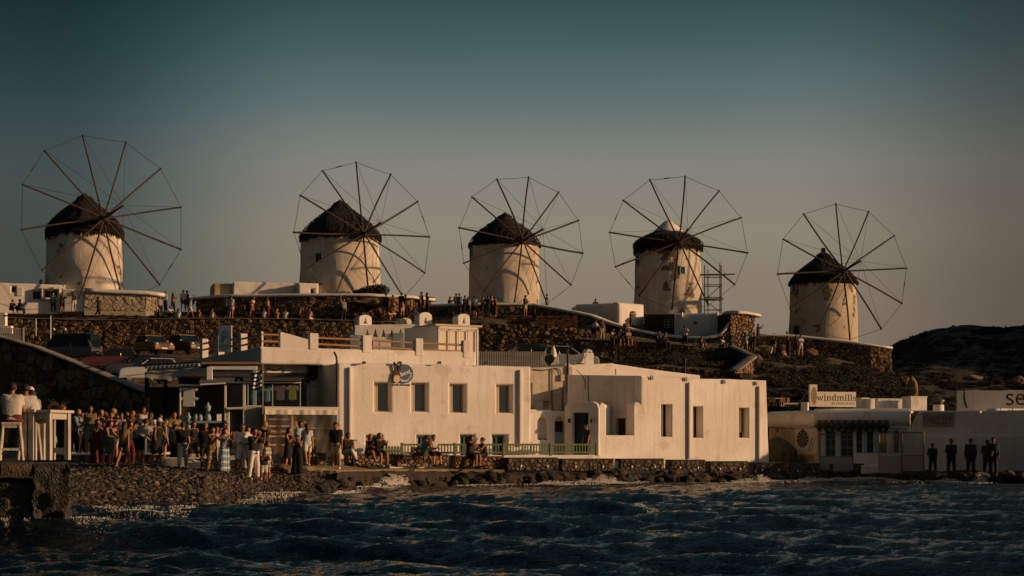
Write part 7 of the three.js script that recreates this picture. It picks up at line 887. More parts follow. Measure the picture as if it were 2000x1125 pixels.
// people on the hill
const far_ = { cell: .036, far: 1 };
function hp(px, d, py, face, o, label) { return person(px, d, py, face, { ...far_, ...o }, label, HG); }
const hill = [
  [104, 142, 612, 10, { pose: 'crossed', tc: 0x2f6a68, bc: 0x1e1e1f }, 'man in teal shirt before the bay window'], [122, 142, 612, 60, { pose: 'photo', tc: 0x3a302a, bc: 0x1c1b1b, bot: 'shorts' }, 'person in dark clothes with arms bent beside teal shirt'], [144.5, 142, 610, 30, { pose: 'chin', f: 1, top: 'tank', tc: 0x2e2622, bc: 0xb9b0a2 }, 'woman in white trousers near the kiosk corner'], [192, 142, 619, 70, { pose: 'walk', f: 1, tc: K, bc: K }, 'woman in black walking before the patchy wall'],
  [22, 142.3, 606, 60, { pose: 'sitLow', tc: K, bc: K }, 'dark seated figure at far left under kiosk wall'], [36, 142.3, 605, 90, { pose: 'sitPhone', tc: K, bc: K }, 'second dark seated figure under the kiosk wall'],
  [306, 141.5, 622, 20, { pose: 'sitLow', tc: 0x1a1918, bc: K, hat: 'brim', hatc: 0xb9b0a2 }, 'seated figure in pale hat left of the hill cluster'], [312, 143, 618, 40, { pose: 'stand', tc: 0x7d848a, bc: K, H: 1.66 }, 'person in grey shirt beside the pale hat'], [323, 146, 609, -30, { pose: 'photoHigh', tc: 0x8f9499, bc: K }, 'man in grey tee holding phone high'], [338, 145, 612, 60, { pose: 'photo', f: 1, top: 'tank', tc: 0x8e3a34, bc: K }, 'woman in red top and black trousers'], [331, 142.5, 618, 40, { pose: 'sitLow', tc: 0xa9adb0, bc: K }, 'seated person in pale shirt below the red top'],
  [347, 140.6, 624, 160, { pose: 'sit', f: 1, tc: 0xb2aa9e, bc: 0x55504a }, 'woman in white seated on the wall edge'], [358, 146.5, 608, 20, { pose: 'stand', tc: 0xc4bdb2, bc: 0x7a2426, bot: 'shorts', H: 1.8, hc: 'b' }, 'man in white tee and red shorts on the skyline'], [365, 147, 607, 60, { pose: 'stand', tc: 0x2b2523, bc: K, top: 'tank' }, 'dark figure close beside the red shorts'], [371.5, 141.5, 622, 100, { pose: 'walk', tc: 0x6f8ea0, bc: 0xb8b1a6, bot: 'shorts' }, 'man in blue shirt and white shorts walking right'], [387, 140.7, 624, 150, { pose: 'sit', f: 1, tc: 0x8a4a3a, bc: K }, 'seated woman in rust top on the wall'], [413, 140.7, 624, 150, { pose: 'sit', f: 1, top: 'tank', tc: 0xa89a8a, bc: 0x3a3a3a, hc: 'r' }, 'seated woman with red hair on the wall'],
  [441, 141.5, 621, 170, { pose: 'stand', tc: 0x5d6a5a, bc: 0x16181c, H: 1.66 }, 'person in olive shirt, left of a couple'], [451.5, 141.5, 621, 160, { pose: 'stand', tc: 0x9fa9b0, bc: printed(0x8a3a34, 0xb9a99a, .3), H: 1.82, bot: 'skirt' }, 'tall person in pale top and patterned skirt of the couple'], [482, 142, 620, 30, { pose: 'stand', f: 1, tc: 0x3d1a1a, bc: 0x2c1616, bot: 'maxi', H: 1.6 }, 'woman in dark red dress above the roof sign'], [492, 142, 620, 50, { pose: 'lean', f: 1, top: 'tank', tc: 0xb7aa9c, bc: 0x8a3f30, bot: 'skirt' }, 'woman in white top and rust skirt leaning'], [514, 140.8, 623, 160, { pose: 'sit', f: 1, tc: printed(0x6f8aa0, 0xb9b4aa, .3), bc: 0x4a5560 }, 'seated person in blue floral shirt on the wall'], [522, 142, 620, 160, { pose: 'stand', f: 1, top: 'tank', tc: 0xb59a88, bc: 0x7a2a2a, H: 1.68 }, 'woman in pink top and red trousers'], [540, 140.8, 624, 160, { pose: 'sit', f: 1, top: 'tank', tc: 0x8a6038, bc: 0x9c7c50, hc: 'd' }, 'blonde woman seated on the wall in tan'], [556, 140.8, 624, 170, { pose: 'sitPhone', tc: 0xb5ada0, bc: 0x9a9488 }, 'person in white hunched on the wall'], [583, 141, 624, 60, { pose: 'sitLow', tc: 0x1e1414, bc: 0x3a1a1a }, 'person in black crouching near the pink shirt'], [603, 141, 624, 150, { pose: 'sit', tc: 0xb07a76, bc: 0xb9b2a6, bot: 'shorts', H: 1.8 }, 'man in pink shirt and white shorts on the wall'], [671, 141.4, 625, 30, { pose: 'armUp', tc: 0x6f777c, bc: 0x141518 }, 'person in grey raising an arm above the turret house'], [724, 144.6, 594, 170, { pose: 'sitLow', tc: 0x9a968d, bc: 0x4a4640 }, 'person in grey seated on the terrace wall'],
  [754, 142.8, 614, 180, { pose: 'stand', tc: 0x1b1a1a, bc: K }, 'man in black left of the bare-backed man'], [767, 142.4, 617, 170, { pose: 'hips', top: 'none', bc: 0x9a7a58, bot: 'shorts' }, 'bare-backed man with hands on hips'], [784, 142.8, 614, 160, { pose: 'stand', tc: 0x211d1c, bc: K, H: 1.8 }, 'tall man in black right of the bare back'], [792, 142.6, 616, 60, { pose: 'phoneOut', f: 1, top: 'tank', tc: K, bc: K, hair: 'bun' }, 'woman in black vest with arms forward'], [786, 141.4, 619, 20, { pose: 'stand', f: 1, H: 1.3, top: 'tank', tc: 0xa8552e, bc: 0xbab2a6, bot: 'shorts' }, 'child in orange top and white shorts'], [815, 145, 613, -60, { pose: 'sitLow', f: 1, tc: 0x2f2624, bc: 0x8a8178 }, 'woman seated on rocks near the skyline pair'], [823, 146, 611, 60, { pose: 'stand', top: 'tank', tc: 0x241d1b, bc: 0x4d4336, bot: 'shorts', H: 1.78 }, 'man in dark vest on the skyline'], [834.5, 146, 612, 80, { pose: 'phoneOut', f: 1, tc: K, bc: K, bot: 'maxi', top: 'tank', H: 1.76 }, 'woman in long black dress with arm stretched out'],
  [878, 147.5, 600, 60, { pose: 'sitArms', tc: K, bc: K }, 'dark figure pointing a phone on the low wall'], [891, 149, 612, 30, { pose: 'stand', tc: 0x5a4038, bc: K }, 'man behind blue shirt left of third windmill'], [897, 146, 613, 170, { pose: 'stand', tc: 0x4f6a78, bc: 0x3c3630, bot: 'shorts' }, 'man in blue shirt left of third windmill'], [908.5, 145.5, 617, 20, { pose: 'chin', f: 1, tc: 0x1a1718, bc: K, bot: 'maxi' }, 'woman in long dark dress left of pale shirt'], [914.5, 145, 617, 170, { pose: 'stand', f: 1, tc: 0x8a847a, bc: 0x3f3a35, H: 1.6 }, 'small woman in grey by the dark dress'], [926.5, 144, 620, 175, { pose: 'stand', tc: 0x8fa0ac, bc: K, bot: 'shorts', H: 1.78 }, 'man in pale blue shirt and black shorts'], [943, 144, 619, 20, { pose: 'crossed', f: 1, top: 'tank', tc: K, bc: K, bot: 'dress' }, 'woman in short black dress under third windmill'], [953, 144, 618, 160, { pose: 'stand', tc: 0x2b2623, bc: 0x6a6258 }, 'person in brown beside the patterned shirt'], [959.5, 144.2, 618, 60, { pose: 'chin', f: 1, tc: printed(0x8a5a48, 0xa89a88, .3), bc: K, H: 1.76 }, 'woman in patterned shirt under third windmill'], [967, 144, 618, 120, { pose: 'stand', f: 1, top: 'tank', tc: 0x5a3022, bc: 0x5a3022, bot: 'maxi', H: 1.6 }, 'woman in brown dress at end of the group'], [1026, 141, 618, 60, { pose: 'crossed', tc: 0x1d1d20, bc: 0x9a8a6c, bot: 'shorts' }, 'man in black tee and khaki shorts above the block pile'], [1068, 150, 613, 80, { pose: 'stand', tc: 0x2a3a4a, bc: K }, 'man half hidden behind the ramp wall crest'], [1163, 152.5, 622, 20, { pose: 'stand', tc: K, bc: K }, 'head peeking over the vaulted house roof'],
  [1143, 138, 662, 40, { pose: 'sitLow', f: 1, tc: printed(0xb9b0a2, 0x8a4a48, .3), bc: 0x6a3a38, hc: 'b' }, 'person in floral white seated at the wall corner'], [1159, 138.4, 664, 150, { pose: 'bend', tc: 0xb0aca3, bc: K, fat: 1.25 }, 'stout man in white shirt bending forward'], [1176, 138.2, 664, 30, { pose: 'stand', tc: 0x2b2a30, bc: 0x9a8a70, H: 1.66 }, 'man in dark jacket and khaki trousers'], [1196, 134.6, 664, 30, { pose: 'sit', f: 1, tc: 0xa98a78, bc: 0x3c3632 }, 'person in pink top, left of three on seat wall'], [1211, 134.6, 664.5, 20, { pose: 'sit', tc: 0x1e2a36, bc: 0x2a2a2e, bot: 'shorts' }, 'person in navy tee, middle of three on seat wall'], [1226, 134.6, 665, 20, { pose: 'sit', tc: 0x8c8780, bc: 0x5a4a40, bot: 'shorts' }, 'person in grey, right of three on seat wall'], [1223, 137.5, 668, 10, { pose: 'stand', tc: 0x6a5a50, bc: K, H: 1.76 }, 'man standing behind the three seated people'], [1285, 134.6, 669, 40, { pose: 'sit', tc: 0x4a4c48, bc: K }, 'man in olive tee seated further along the wall'], [1298, 134.5, 672, 30, { pose: 'sit', f: 1, hair: 'afro', tc: K, bc: 0x1b1a1d }, 'woman with full dark hair seated on the wall'], [1338, 137.5, 678, 160, { pose: 'hips', tc: 0xb8b8b4, bc: 0x141416 }, 'man in white shirt and black trousers below the parapet'], [1368, 136.5, 679, 40, { pose: 'sitLow', f: 1, tc: 0x3a2a26, bc: 0x8a8178 }, 'long haired woman seated above the sunken yard'], [1408, 136.5, 679, 50, { pose: 'sitLow', f: 1, tc: 0xaaa49a, bc: 0x55504a }, 'woman in white seated above the sunken yard'],
  [1456, 139.5, 691, 170, { pose: 'stand', f: 1, tc: 0x8f9aa2, bc: 0xc0b9ae, bot: 'minishorts' }, 'woman in white shorts beside the stone gable'], [1464, 139.8, 691, 160, { pose: 'stand', tc: 0x7d8a94, bc: 0x3a3a3c, H: 1.82 }, 'tall man in blue-grey beside the stone gable'], [1473, 139.6, 692, 80, { pose: 'phoneOut', tc: 0x1e1c1d, bc: 0x2e2a28 }, 'man in black pointing right beside the gable'], [1480.5, 147.5, 672, 60, { pose: 'photoHigh', tc: 0x2a2526, bc: K }, 'dark figure holding a phone up by the gable end'], [1510, 140, 696, 160, { pose: 'walk', tc: K, bc: 0xb3a794 }, 'man in black with pale trousers on the slope'], [1539, 140, 698, 120, { pose: 'stand', f: 1, tc: 0x151517, bc: K, bot: 'maxi' }, 'woman in long black dress on the slope'], [1555, 140.4, 696, 160, { pose: 'stand', f: 1, tc: 0x6a1c1c, bc: 0x6a1c1c, bot: 'dress' }, 'woman in red dress on the slope'], [1563.5, 140, 696, 20, { pose: 'crossed', tc: 0xb2b6b8, bc: 0x9a968e, bot: 'shorts' }, 'man in white tee and pale shorts on the slope'], [1512, 150, 690, 60, { pose: 'stand', f: 1, tc: K, bc: K }, 'woman half hidden behind the mound wall'], [1537, 151, 686, 20, { pose: 'stand', tc: K, bc: K }, 'man half hidden behind mound wall near fifth windmill']];
hill.forEach(a => hp(...a));
person(1877, 240, seatRow(240, groundAt(1877, 240) + .3), 30, { pose: 'stand', tc: 0x8a3a1e, bc: 0x5a2a1a, cell: .05, far: 1 }, 'tiny lone figure on the far dark hillside', HG);
// ---------- parked cars ----------
function car(o) {   // nose along +x, wheels on y = 0
  const { px, d, py, turn, hex, label, L = 3.8, Wd = 1.66, Ht = 1.42, van } = o, g = thing('parked_car', label, 'car', [wx(px, d), wy(py, d), -d], turn * R, 'cars in the car park'), h = L / 2, paint = new THREE.MeshPhysicalMaterial({ color: hex, roughness: .35, clearcoat: .8, clearcoatRoughness: .1, metalness: o.metal || 0 });
  const S = pts => new THREE.Shape(new THREE.SplineCurve(pts.map(p => new THREE.Vector2(...p))).getPoints(60)), ex = (s, w, bev, m, n, par) => mesh(n, new THREE.ExtrudeGeometry(s, { depth: w - 2 * bev, bevelEnabled: true, bevelSize: bev, bevelThickness: bev, bevelOffset: -bev, bevelSegments: 3, curveSegments: 12 }).translate(0, 0, -w / 2 + bev), m, par || g);
  const body = S([[-h, .35], [-h + .02, .75], [-h + .18, .9], [0, .93], [h * .5, .9], [h - .22, .8], [h - .02, .62], [h, .36], [h - .1, .24], [0, .22], [-h + .1, .24], [-h, .35]]); const bm = ex(body, Wd, .09, paint, 'body');
  const r0 = van ? -h + .1 : -h * .92, r1 = van ? h * .35 : h * .12, cab = S([[r0, .86], [r0 + (van ? .08 : .28), Ht - .12], [r0 + .55, Ht], [r1 - .45, Ht - .02], [r1 - .1, Ht - .16], [r1 + .5, .86], [0, .84], [r0, .86]]); ex(cab, Wd - .2, .1, M.glass, 'windows'); const rf = mesh('roof', rbox(r1 - r0 - .55, .07, Wd - .26, (r0 + r1) / 2 + .05, Ht - .02, 0, .03), paint, g);
  for (const z of [-1, 1]) { const zz = z * (Wd / 2 - .13); mesh('pillar', [rod([r1 + .48, .88, zz], [r1 - .12, Ht - .1, zz * .93], .045, .035, 6), rod([r0 + .08, .88, zz], [r0 + .34, Ht - .08, zz * .93], van ? .12 : .08, .06, 6), rod([(r0 + r1) / 2 + .1, .88, zz + z * .015], [(r0 + r1) / 2 + .08, Ht - .05, zz * .95], .05, .04, 6)], paint, g); mesh('mirror', rbox(.12, .12, .18, r1 + .3, .98, z * (Wd / 2 + .04), .03), paint, g); mesh('headlight', new THREE.SphereGeometry(.13, 14, 10).scale(.5, 1, 1).translate(h - .09, .66, z * (Wd / 2 - .26)), new THREE.MeshPhysicalMaterial({ color: 0xb9b9b2, roughness: .15, clearcoat: 1 }), g); mesh('tail_light', rbox(.06, .2, .22, -h + .04, .72, z * (Wd / 2 - .18), .02), plain(0x6a1410, .3), g);
    for (const x of [-h * .62, h * .64]) { const w = mesh('wheel', new THREE.TorusGeometry(.235, .085, 10, 22).translate(x, .3, z * (Wd / 2 - .1)), M.black, g); mesh('rim', [new THREE.CylinderGeometry(.19, .19, .1, 16).rotateX(Math.PI / 2).translate(x, .3, z * (Wd / 2 - .1))], M.metal, w); } }
  mesh('grille', rbox(.04, .16, .8, h - .01, .5, 0, .02), M.darkMetal, g); mesh('number_plate', rbox(.02, .1, .46, h + .01, .38, 0, .005), M.white, g); mesh('number_plate', rbox(.02, .1, .46, -h - .005, .52, 0, .005), M.white, g); return g;
}
car({ px: 300, d: 130, py: 692, turn: -52, hex: 0x6e5020, metal: .4, L: 3.6, Ht: 1.4, label: 'gold compact car with round headlights below the stone wall' });
car({ px: 366, d: 131, py: 691, turn: -50, hex: 0x5e4e38, metal: .4, label: 'beige car right of the gold compact car' });
car({ px: 132, d: 112, py: 706, turn: 168, hex: 0x3e484e, van: 1, L: 4.2, Ht: 1.75, label: 'pale blue-grey van behind the sloping wall' });
car({ px: 212, d: 111, py: 724, turn: 200, hex: 0x3e0a09, label: 'red hatchback between the van and white car' });
car({ px: 262, d: 108, py: 738, turn: 205, hex: 0x15181b, L: 4, label: 'black car between the red and white cars' });
car({ px: 285, d: 101, py: 748, turn: 212, hex: 0x8d9090, label: 'white hatchback nearest the restaurant pergola' });
car({ px: 1052, d: 112, py: 716, turn: 12, hex: 0x131516, label: 'black car behind the picket fence' });
car({ px: 1108, d: 110, py: 721, turn: 10, hex: 0x8d8d88, label: 'white car beside the roof chimney' });
{ // motor scooters against the wall
  for (const [px, lab] of [[104, 'scooter with bright headlamp under the stone wall, left'], [126, 'scooter with bright headlamp under the stone wall, right']]) { const d = 131, g = thing('scooter', lab, 'scooter', [wx(px, d), wy(668, d), -d], -70 * R, 'scooters parked under the wall'); for (const x of [-.55, .6]) { const w = mesh('wheel', new THREE.TorusGeometry(.2, .06, 8, 18).translate(x, .25, 0), M.black, g); mesh('rim', new THREE.CylinderGeometry(.12, .12, .05, 12).rotateX(1.571).translate(x, .25, 0), M.metal, w); } mesh('body', [rbox(.75, .35, .28, -.35, .55, 0, .1), rbox(.12, .7, .34, .42, .62, 0, .05), rbox(.5, .08, .28, .1, .3, 0, .03)], M.black, g); mesh('seat', rbox(.7, .1, .26, -.35, .78, 0, .05), M.black, g); mesh('handlebar', rod([.4, 1.02, -.32], [.4, 1.02, .32], .02), M.darkMetal, g); mesh('headlight', new THREE.SphereGeometry(.1, 12, 8).translate(.48, .92, 0), M.white, g); }
}
// ---------- shrubs and hillside scrub ----------
function leafGeo(n, R3, r, size, clump = 7) {   // many small leaf faces in clumps spread through a lumpy volume
  const pos = [], cl = []; for (let i = 0; i < clump; i++) { const a = r() * 6.283, q = Math.sqrt(r()); cl.push([Math.cos(a) * q * R3[0] * .75, R3[1] * (.25 + .6 * r()) * (1 - .4 * q), Math.sin(a) * q * R3[2] * .75, .3 + .3 * r()]); }
  for (let i = 0; i < n; i++) { const c = cl[Math.floor(r() * clump)], a = r() * 6.283, b = Math.acos(2 * r() - 1), q = Math.pow(r(), .4) * c[3], x = c[0] + Math.sin(b) * Math.cos(a) * q * R3[0], y = Math.max(0, c[1] + Math.cos(b) * q * R3[1]), z = c[2] + Math.sin(b) * Math.sin(a) * q * R3[2], s = size * (.6 + .8 * r()), u = new V3(r() - .5, r() - .5, r() - .5).normalize(), v = new V3(r() - .5, r() - .5, r() - .5).cross(u).normalize(); pos.push(x - u.x * s, y - u.y * s, z - u.z * s, x + v.x * s * .5, y + v.y * s * .5, z + v.z * s * .5, x + u.x * s, y + u.y * s, z + u.z * s, x - u.x * s, y - u.y * s, z - u.z * s, x + u.x * s, y + u.y * s, z + u.z * s, x - v.x * s * .5, y - v.y * s * .5, z - v.z * s * .5); }
  const g = new THREE.BufferGeometry(); g.setAttribute('position', new THREE.Float32BufferAttribute(pos, 3)); g.computeVertexNormals(); return g;
}
M.leaf = plain(0x2c301d, .95); M.leafDry = plain(0x463923, .95); M.leafDark = plain(0x23271a, .95); M.stem = plain(0x3a2c1e, .95);
function shrub(px, d, py, R3, n, size, label, mat, seed, name = 'shrub') { const r = rng(seed), g = thing(name, label, 'shrub', [wx(px, d), wy(py, d), -d]); mesh('foliage', leafGeo(n, R3, r, size), mat, g); const st = []; for (let i = 0; i < 7; i++) { const a = r() * 6.28; st.push(rod([0, -.2, 0], [Math.cos(a) * R3[0] * .6, R3[1] * (.4 + .4 * r()), Math.sin(a) * R3[2] * .6], .04, .012, 5)); } mesh('stem', st, M.stem, g); return g; }
shrub(728, 146.5, 581, [1.75, 1.0, 1], 5200, .1, 'round dark bush at the foot of second windmill', M.leafDark, 3);
{ const r = rng(6), g = thing('agave', 'spiky agave silhouette at end of the terrace wall', 'plant', at(376, 596, 149).toArray()); for (let i = 0; i < 22; i++) { const a = r() * 6.28, l = .5 + .5 * r(); mesh('leaf', new THREE.ConeGeometry(.05, l, 5).scale(1, 1, .4).translate(0, l / 2, 0).rotateX(.2 + r() * .9).rotateY(a), M.leafDark, g); } mesh('stalk', rod([0, 0, 0], [.1, .9, 0], .03), M.stem, g); }
const boulder = (seed, rough = .3) => { const r = rng(seed), g = mergeVertices(new THREE.IcosahedronGeometry(1, 2).deleteAttribute('uv').deleteAttribute('normal')), p = g.attributes.position, o = r() * 10; const pl = []; for (let i = 0; i < 9; i++) { const v = new V3(r() - .5, r() - .5, r() - .5).normalize(); pl.push([v, .62 + .3 * r()]); } for (let i = 0; i < p.count; i++) { const v = new V3().fromBufferAttribute(p, i).normalize(); let s = 1; for (const [n, k] of pl) { const c = v.dot(n); if (c > 0) s = Math.min(s, k / c); } s *= 1 + rough * .25 * Math.sin(v.x * 5 + o) * Math.sin(v.y * 6 + o) + rough * .12 * Math.sin(v.z * 13 + o); p.setXYZ(i, v.x * s, v.y * s, v.z * s); } const h = g.toNonIndexed(); h.computeVertexNormals(); return h; };
function rock(px, d, py, s, label, mat, seed, name = 'rock', grp) { const q = boulder(seed).scale(...s).rotateY(seed), m = mesh(name, q, mat); m.position.set(wx(px, d), wy(py, d), -d); tag(m, label, name === 'slab' ? 'slab' : 'rock', grp); return m; }
{
  const r = rng(99), kinds = [M.leaf, M.leafDry, M.leafDark].map((m, k) => { const g = leafGeo(520, [1, .8, 1], rng(k + 50), .1, 8); return [g, m]; });
  const scatter = (name, label, N, pick, cat) => { kinds.forEach(([g, m], k) => { const im = new THREE.InstancedMesh(g, m, N), M4 = new THREE.Matrix4(), q = new THREE.Quaternion(); for (let i = 0; i < N; i++) { const [px, d, s] = pick(k), y = groundAt(px, d); q.setFromAxisAngle(new V3(0, 1, 0), r() * 6.28); M4.compose(new V3(wx(px, d), y - .1 * s, -d), q, new V3(s * (.8 + .5 * r()), s * (.5 + .5 * r()), s)); im.setMatrixAt(i, M4); } im.name = numbered(name); im.castShadow = im.receiveShadow = true; tag(im, label[k], cat, null, 'stuff'); scene.add(im); }); };
  scatter('hillside_scrub', ['green scrub covering the slope under fifth windmill', 'dry brown scrub covering the slope under fifth windmill', 'dark scrub covering the slope under fifth windmill'], 520, k => { for (;;) { const px = 1470 + r() * 420, d = 97 + r() * 48; if (d > lerp(128, 146, sm(1560, 1700, px))) continue; return [px, d, .3 + .6 * r() * r()]; } }, 'scrub');
  scatter('far_hill_scrub', ['green scrub on the far dark hill', 'dry scrub on the far dark hill', 'dark scrub on the far dark hill'], 1500, k => { const px = 1690 + r() * 420, d = 165 + r() * 168; return [px, d, .35 + .8 * r() * r()]; }, 'scrub');
  scatter('terrace_weeds', ['green weeds on the terrace banks', 'dry weeds on the terrace banks', 'dark weeds on the terrace banks'], 420, k => { const q = r(); if (q < .35) return [r() * 900, 141 + r() * 6, .16 + .2 * r()]; if (q < .6) return [930 + r() * 220, 126 + r() * 8, .2 + .35 * r()]; if (q < .85) return [1180 + r() * 260, 119 + r() * 14, .25 + .4 * r()]; return [1450 + r() * 160, 132 + r() * 15, .2 + .4 * r()]; }, 'weeds');
}
[[732, 143.4, 590, [2.1, .5, .8], 'broad flat slab lying before the terrace wall'], [742, 143, 606, [.7, .6, .6], 'brown boulder under the flat slab'], [846, 148.5, 612, [.5, .5, .5], 'boulder on the skyline left of third windmill'], [1527, 141.5, 685, [.7, .5, .6], 'big boulder on the slope behind the black-clad man'], [1530, 139.5, 694, [.55, .35, .4], 'flat boulder on the slope in front of others'], [1480, 134, 712, [.6, .8, .5], 'leaning slab of rock right of the stone gable'], [1584, 142, 690, [.6, .4, .5], 'pale boulder right of the people on the slope'], [1782, 118, 765, [.3, 1.1, .4], 'tall orange rock outcrop above the dome vent'], [1768, 121, 745, [.35, .5, .4], 'orange rock knob above the outcrop'], [1900, 236, 738, [1.4, .4, .8], 'sunlit boulder group on far hill, left'], [1990, 236, 743, [1.6, .6, 1], 'sunlit boulder group on far hill, right edge']].forEach(([px, d, py, s, lab], i) => rock(px, d, py, s, lab, M.stones[i % 5], i + 60));
rock(1526, 89, 889, [1.05, .95, .8], 'large mossy boulder beside the painted poster', mottled(0x3c3626, 0x55492f, .8, 6, .95, .05), 91);
[[762, 608, 'left'], [757, 617, 'lower']].forEach(([px, py, w], i) => { const g = thing('timber_pile', i ? 'crossed timber offcuts on the slope, lower pile' : 'crossed timber offcuts on the slope, upper pile', 'timber', at(px, py + 8, 142).toArray()), r = rng(i + 2); for (let k = 0; k < 5; k++) mesh('plank', box(.9, .12, .14, (r() - .5) * .5, .15 + k * .1, (r() - .5) * .4, r() * 3, 0, (r() - .5) * 1.2), M.rail, g); });
// ---------- beach, sea wall and foam ----------
{
  const r = rng(17), pm = [0x5a4b37, 0x4a3f30, 0x6a5a44, 0x3b3328, 0x76684f].map((h, i) => mottled(h, h - 0x0c0b08, .5, 6, .75, .01, 64));
  const shapes = [1, 2, 3].map(i => { const g = mergeVertices(new THREE.IcosahedronGeometry(1, 1).deleteAttribute('uv').deleteAttribute('normal')), p = g.attributes.position, q = rng(i * 9); for (let k = 0; k < p.count; k++) { const s = .82 + .3 * q(); p.setXYZ(k, p.getX(k) * s, p.getY(k) * s * .55, p.getZ(k) * s * .8); } g.computeVertexNormals(); const h = g.toNonIndexed(); h.computeVertexNormals(); h.setAttribute('uv', new THREE.Float32BufferAttribute(new Float32Array(h.attributes.position.count * 2), 2)); return h; });
  const pick = () => { for (;;) { const px = 120 + r() * 900, d = 43 + r() * 35, y = groundAt(px, d); if (y < -.35 || y > 1.06) continue; if (px > 620 && d > 72.5 + (px - 700) * .01 && y > .6) continue; if (px < 330 && d > 63.5) continue; if (d > 70.5) continue; return [px, d, y]; } };
  const beach = new THREE.Group(); beach.name = 'pebble_beach'; beach.userData.kind = 'structure'; scene.add(beach);
  for (let i = 0; i < 300; i++) { let px, d, y; do [px, d, y] = pick(); while (d > 60 || px > 560); const s = .09 + .09 * r(), m = new THREE.Mesh(shapes[i % 3], pm[Math.floor(r() * 5)]); m.name = 'stone'; m.position.set(wx(px, d), y + s * .25, -d); m.rotation.set((r() - .5) * .9, r() * 6.28, (r() - .5) * .9); m.scale.setScalar(s); m.castShadow = m.receiveShadow = true; beach.add(m); }
  shapes.forEach((g, k) => { const N = 6500, im = new THREE.InstancedMesh(g, pm[[0, 1, 3][k]], N), M4 = new THREE.Matrix4(), q = new THREE.Quaternion(), e = new THREE.Euler(); for (let i = 0; i < N; i++) { const [px, d, y] = pick(), s = .035 + .075 * Math.pow(r(), 2.2); q.setFromEuler(e.set((r() - .5) * 1.4, r() * 6.28, (r() - .5) * 1.4)); M4.compose(new V3(wx(px, d), y + s * .2 + .02, -d), q, new V3(s, s, s)); im.setMatrixAt(i, M4); im.setColorAt(i, new THREE.Color().setHSL(.09, .1, (.5 + .45 * r()) * (y < .12 + .16 * r() ? .42 : 1))); } im.name = 'pebbles'; im.castShadow = im.receiveShadow = true; im.userData.kind = 'stuff'; beach.add(im); });
  // dark rubble under the quay
  const rub = [mottled(0x1c1811, 0x33291b, .8, 6, .9, .06), mottled(0x171610, 0x2a271b, .8, 6, .8, .06), mottled(0x2e2518, 0x4a3b27, .8, 6, .9, .06)];
  const ed = [[590, 61.4], [640, 63.5], [680, 65.9], [720, 68.9], [800, 72], [889, 74.6], [992, 75.4], [1098, 76.9], [1212, 78.5], [1311, 79.9], [1387, 81], [1473, 82.2], [1543, 83.4], [1640, 84.6], [2060, 77.6]], edge = px => { let i = 0; while (i < ed.length - 2 && px > ed[i + 1][0]) i++; return lerp(ed[i][1], ed[i + 1][1], clamp((px - ed[i][0]) / (ed[i + 1][0] - ed[i][0]), 0, 1)); };
  const rocks = []; for (let i = 0; i < 300; i++) { const px = 625 + (i / 300) * 1400 + r() * 8, q0 = r(), d = edge(px) + .05 + q0 * .8, s = .12 + .34 * r() * r(), y = -.1 + .2 * r() + q0 * .38; rocks.push([boulder(i + 300, .5).scale(s * 1.4, s * .8, s).rotateY(r() * 6).translate(wx(px, d), y, -d), rub[Math.floor(r() * 3)]]); }
  { const pts = []; for (let px = 660; px <= 2060; px += 10) { const d = edge(px) + .75; pts.push([wx(px, d), -d, px]); } const pos = [], idx = [], nR = 9; pts.forEach(([x, z, px], i) => { for (let k = 0; k < nR; k++) { const t = k / (nR - 1), yy = lerp(-.6, px < 1640 ? lerp(.72, .22, (px - 660) / 1000) : .2, Math.min(1, t * 1.4)), zz = z + .5 - (t > .7 ? (t - .7) * 6 : t * .35) + .9 * bumpy(x, t * 4 + z, .23) + .35 * bumpy(x * 3, t * 9, .7); pos.push(x + .1 * bumpy(x, t * 7, .9), yy + (t > .3 && t < .8 ? .15 * bumpy(x, z + t, .6) : .04 * bumpy(x, z, .6)), zz); } }); for (let i = 0; i < pts.length - 1; i++) for (let k = 0; k < nR - 1; k++) { const a = i * nR + k; idx.push(a, a + nR, a + 1, a + 1, a + nR, a + nR + 1); } const g = new THREE.BufferGeometry(); g.setAttribute('position', new THREE.Float32BufferAttribute(pos, 3)); g.setIndex(idx); g.computeVertexNormals(); const m = mesh('quay_ledge', g, rub[0]); m.userData.kind = 'structure'; for (const [q, mt] of rocks) mesh('rock', q, mt, m); }
  // paved quay strip
  { const a = [[480, 65.2, .95], [600, 65.9, .94], [656, 67, .79], [700, 69.4, .77], [800, 72.7, .74], [880, 75.1, .71], [985, 76.15, .66]], pos = [], idx = []; a.forEach(([px, d, y], i) => { for (const e of [0, 3.4]) { const dd = d + e; pos.push(wx(px, d) + e * .3, y, -dd); } if (i) idx.push(2 * i - 2, 2 * i, 2 * i - 1, 2 * i - 1, 2 * i, 2 * i + 1); }); const top = a.length * 2; a.forEach((_, i) => pos.push(pos[6 * i], pos[6 * i + 1] - .16, pos[6 * i + 2])); for (let i = 1; i < a.length; i++) idx.push(2 * i - 2, top + i - 1, 2 * i, 2 * i, top + i - 1, top + i); const g = new THREE.BufferGeometry(); g.setAttribute('position', new THREE.Float32BufferAttribute(pos, 3)); g.setIndex(idx); const h = g.toNonIndexed(); h.computeVertexNormals(); mesh('quay_path', h, mottled(0x8a7556, 0x6a583f, 2, 6, .95, .03)).userData.kind = 'structure'; }
  rock(551, 63.4, 921, [.42, .28, .3], 'large angular rock beside the black dress hem', M.stones[1], 201, 'rock'); rock(760, 71, 930, [.55, .12, .18], 'slanted pale timber-like slab on the rubble', M.stones[2], 203, 'slab').rotation.z = -.6; rock(640, 66.6, 927, [.32, .2, .25], 'brown rock at the quay edge below the polo man', M.stones[0], 204);
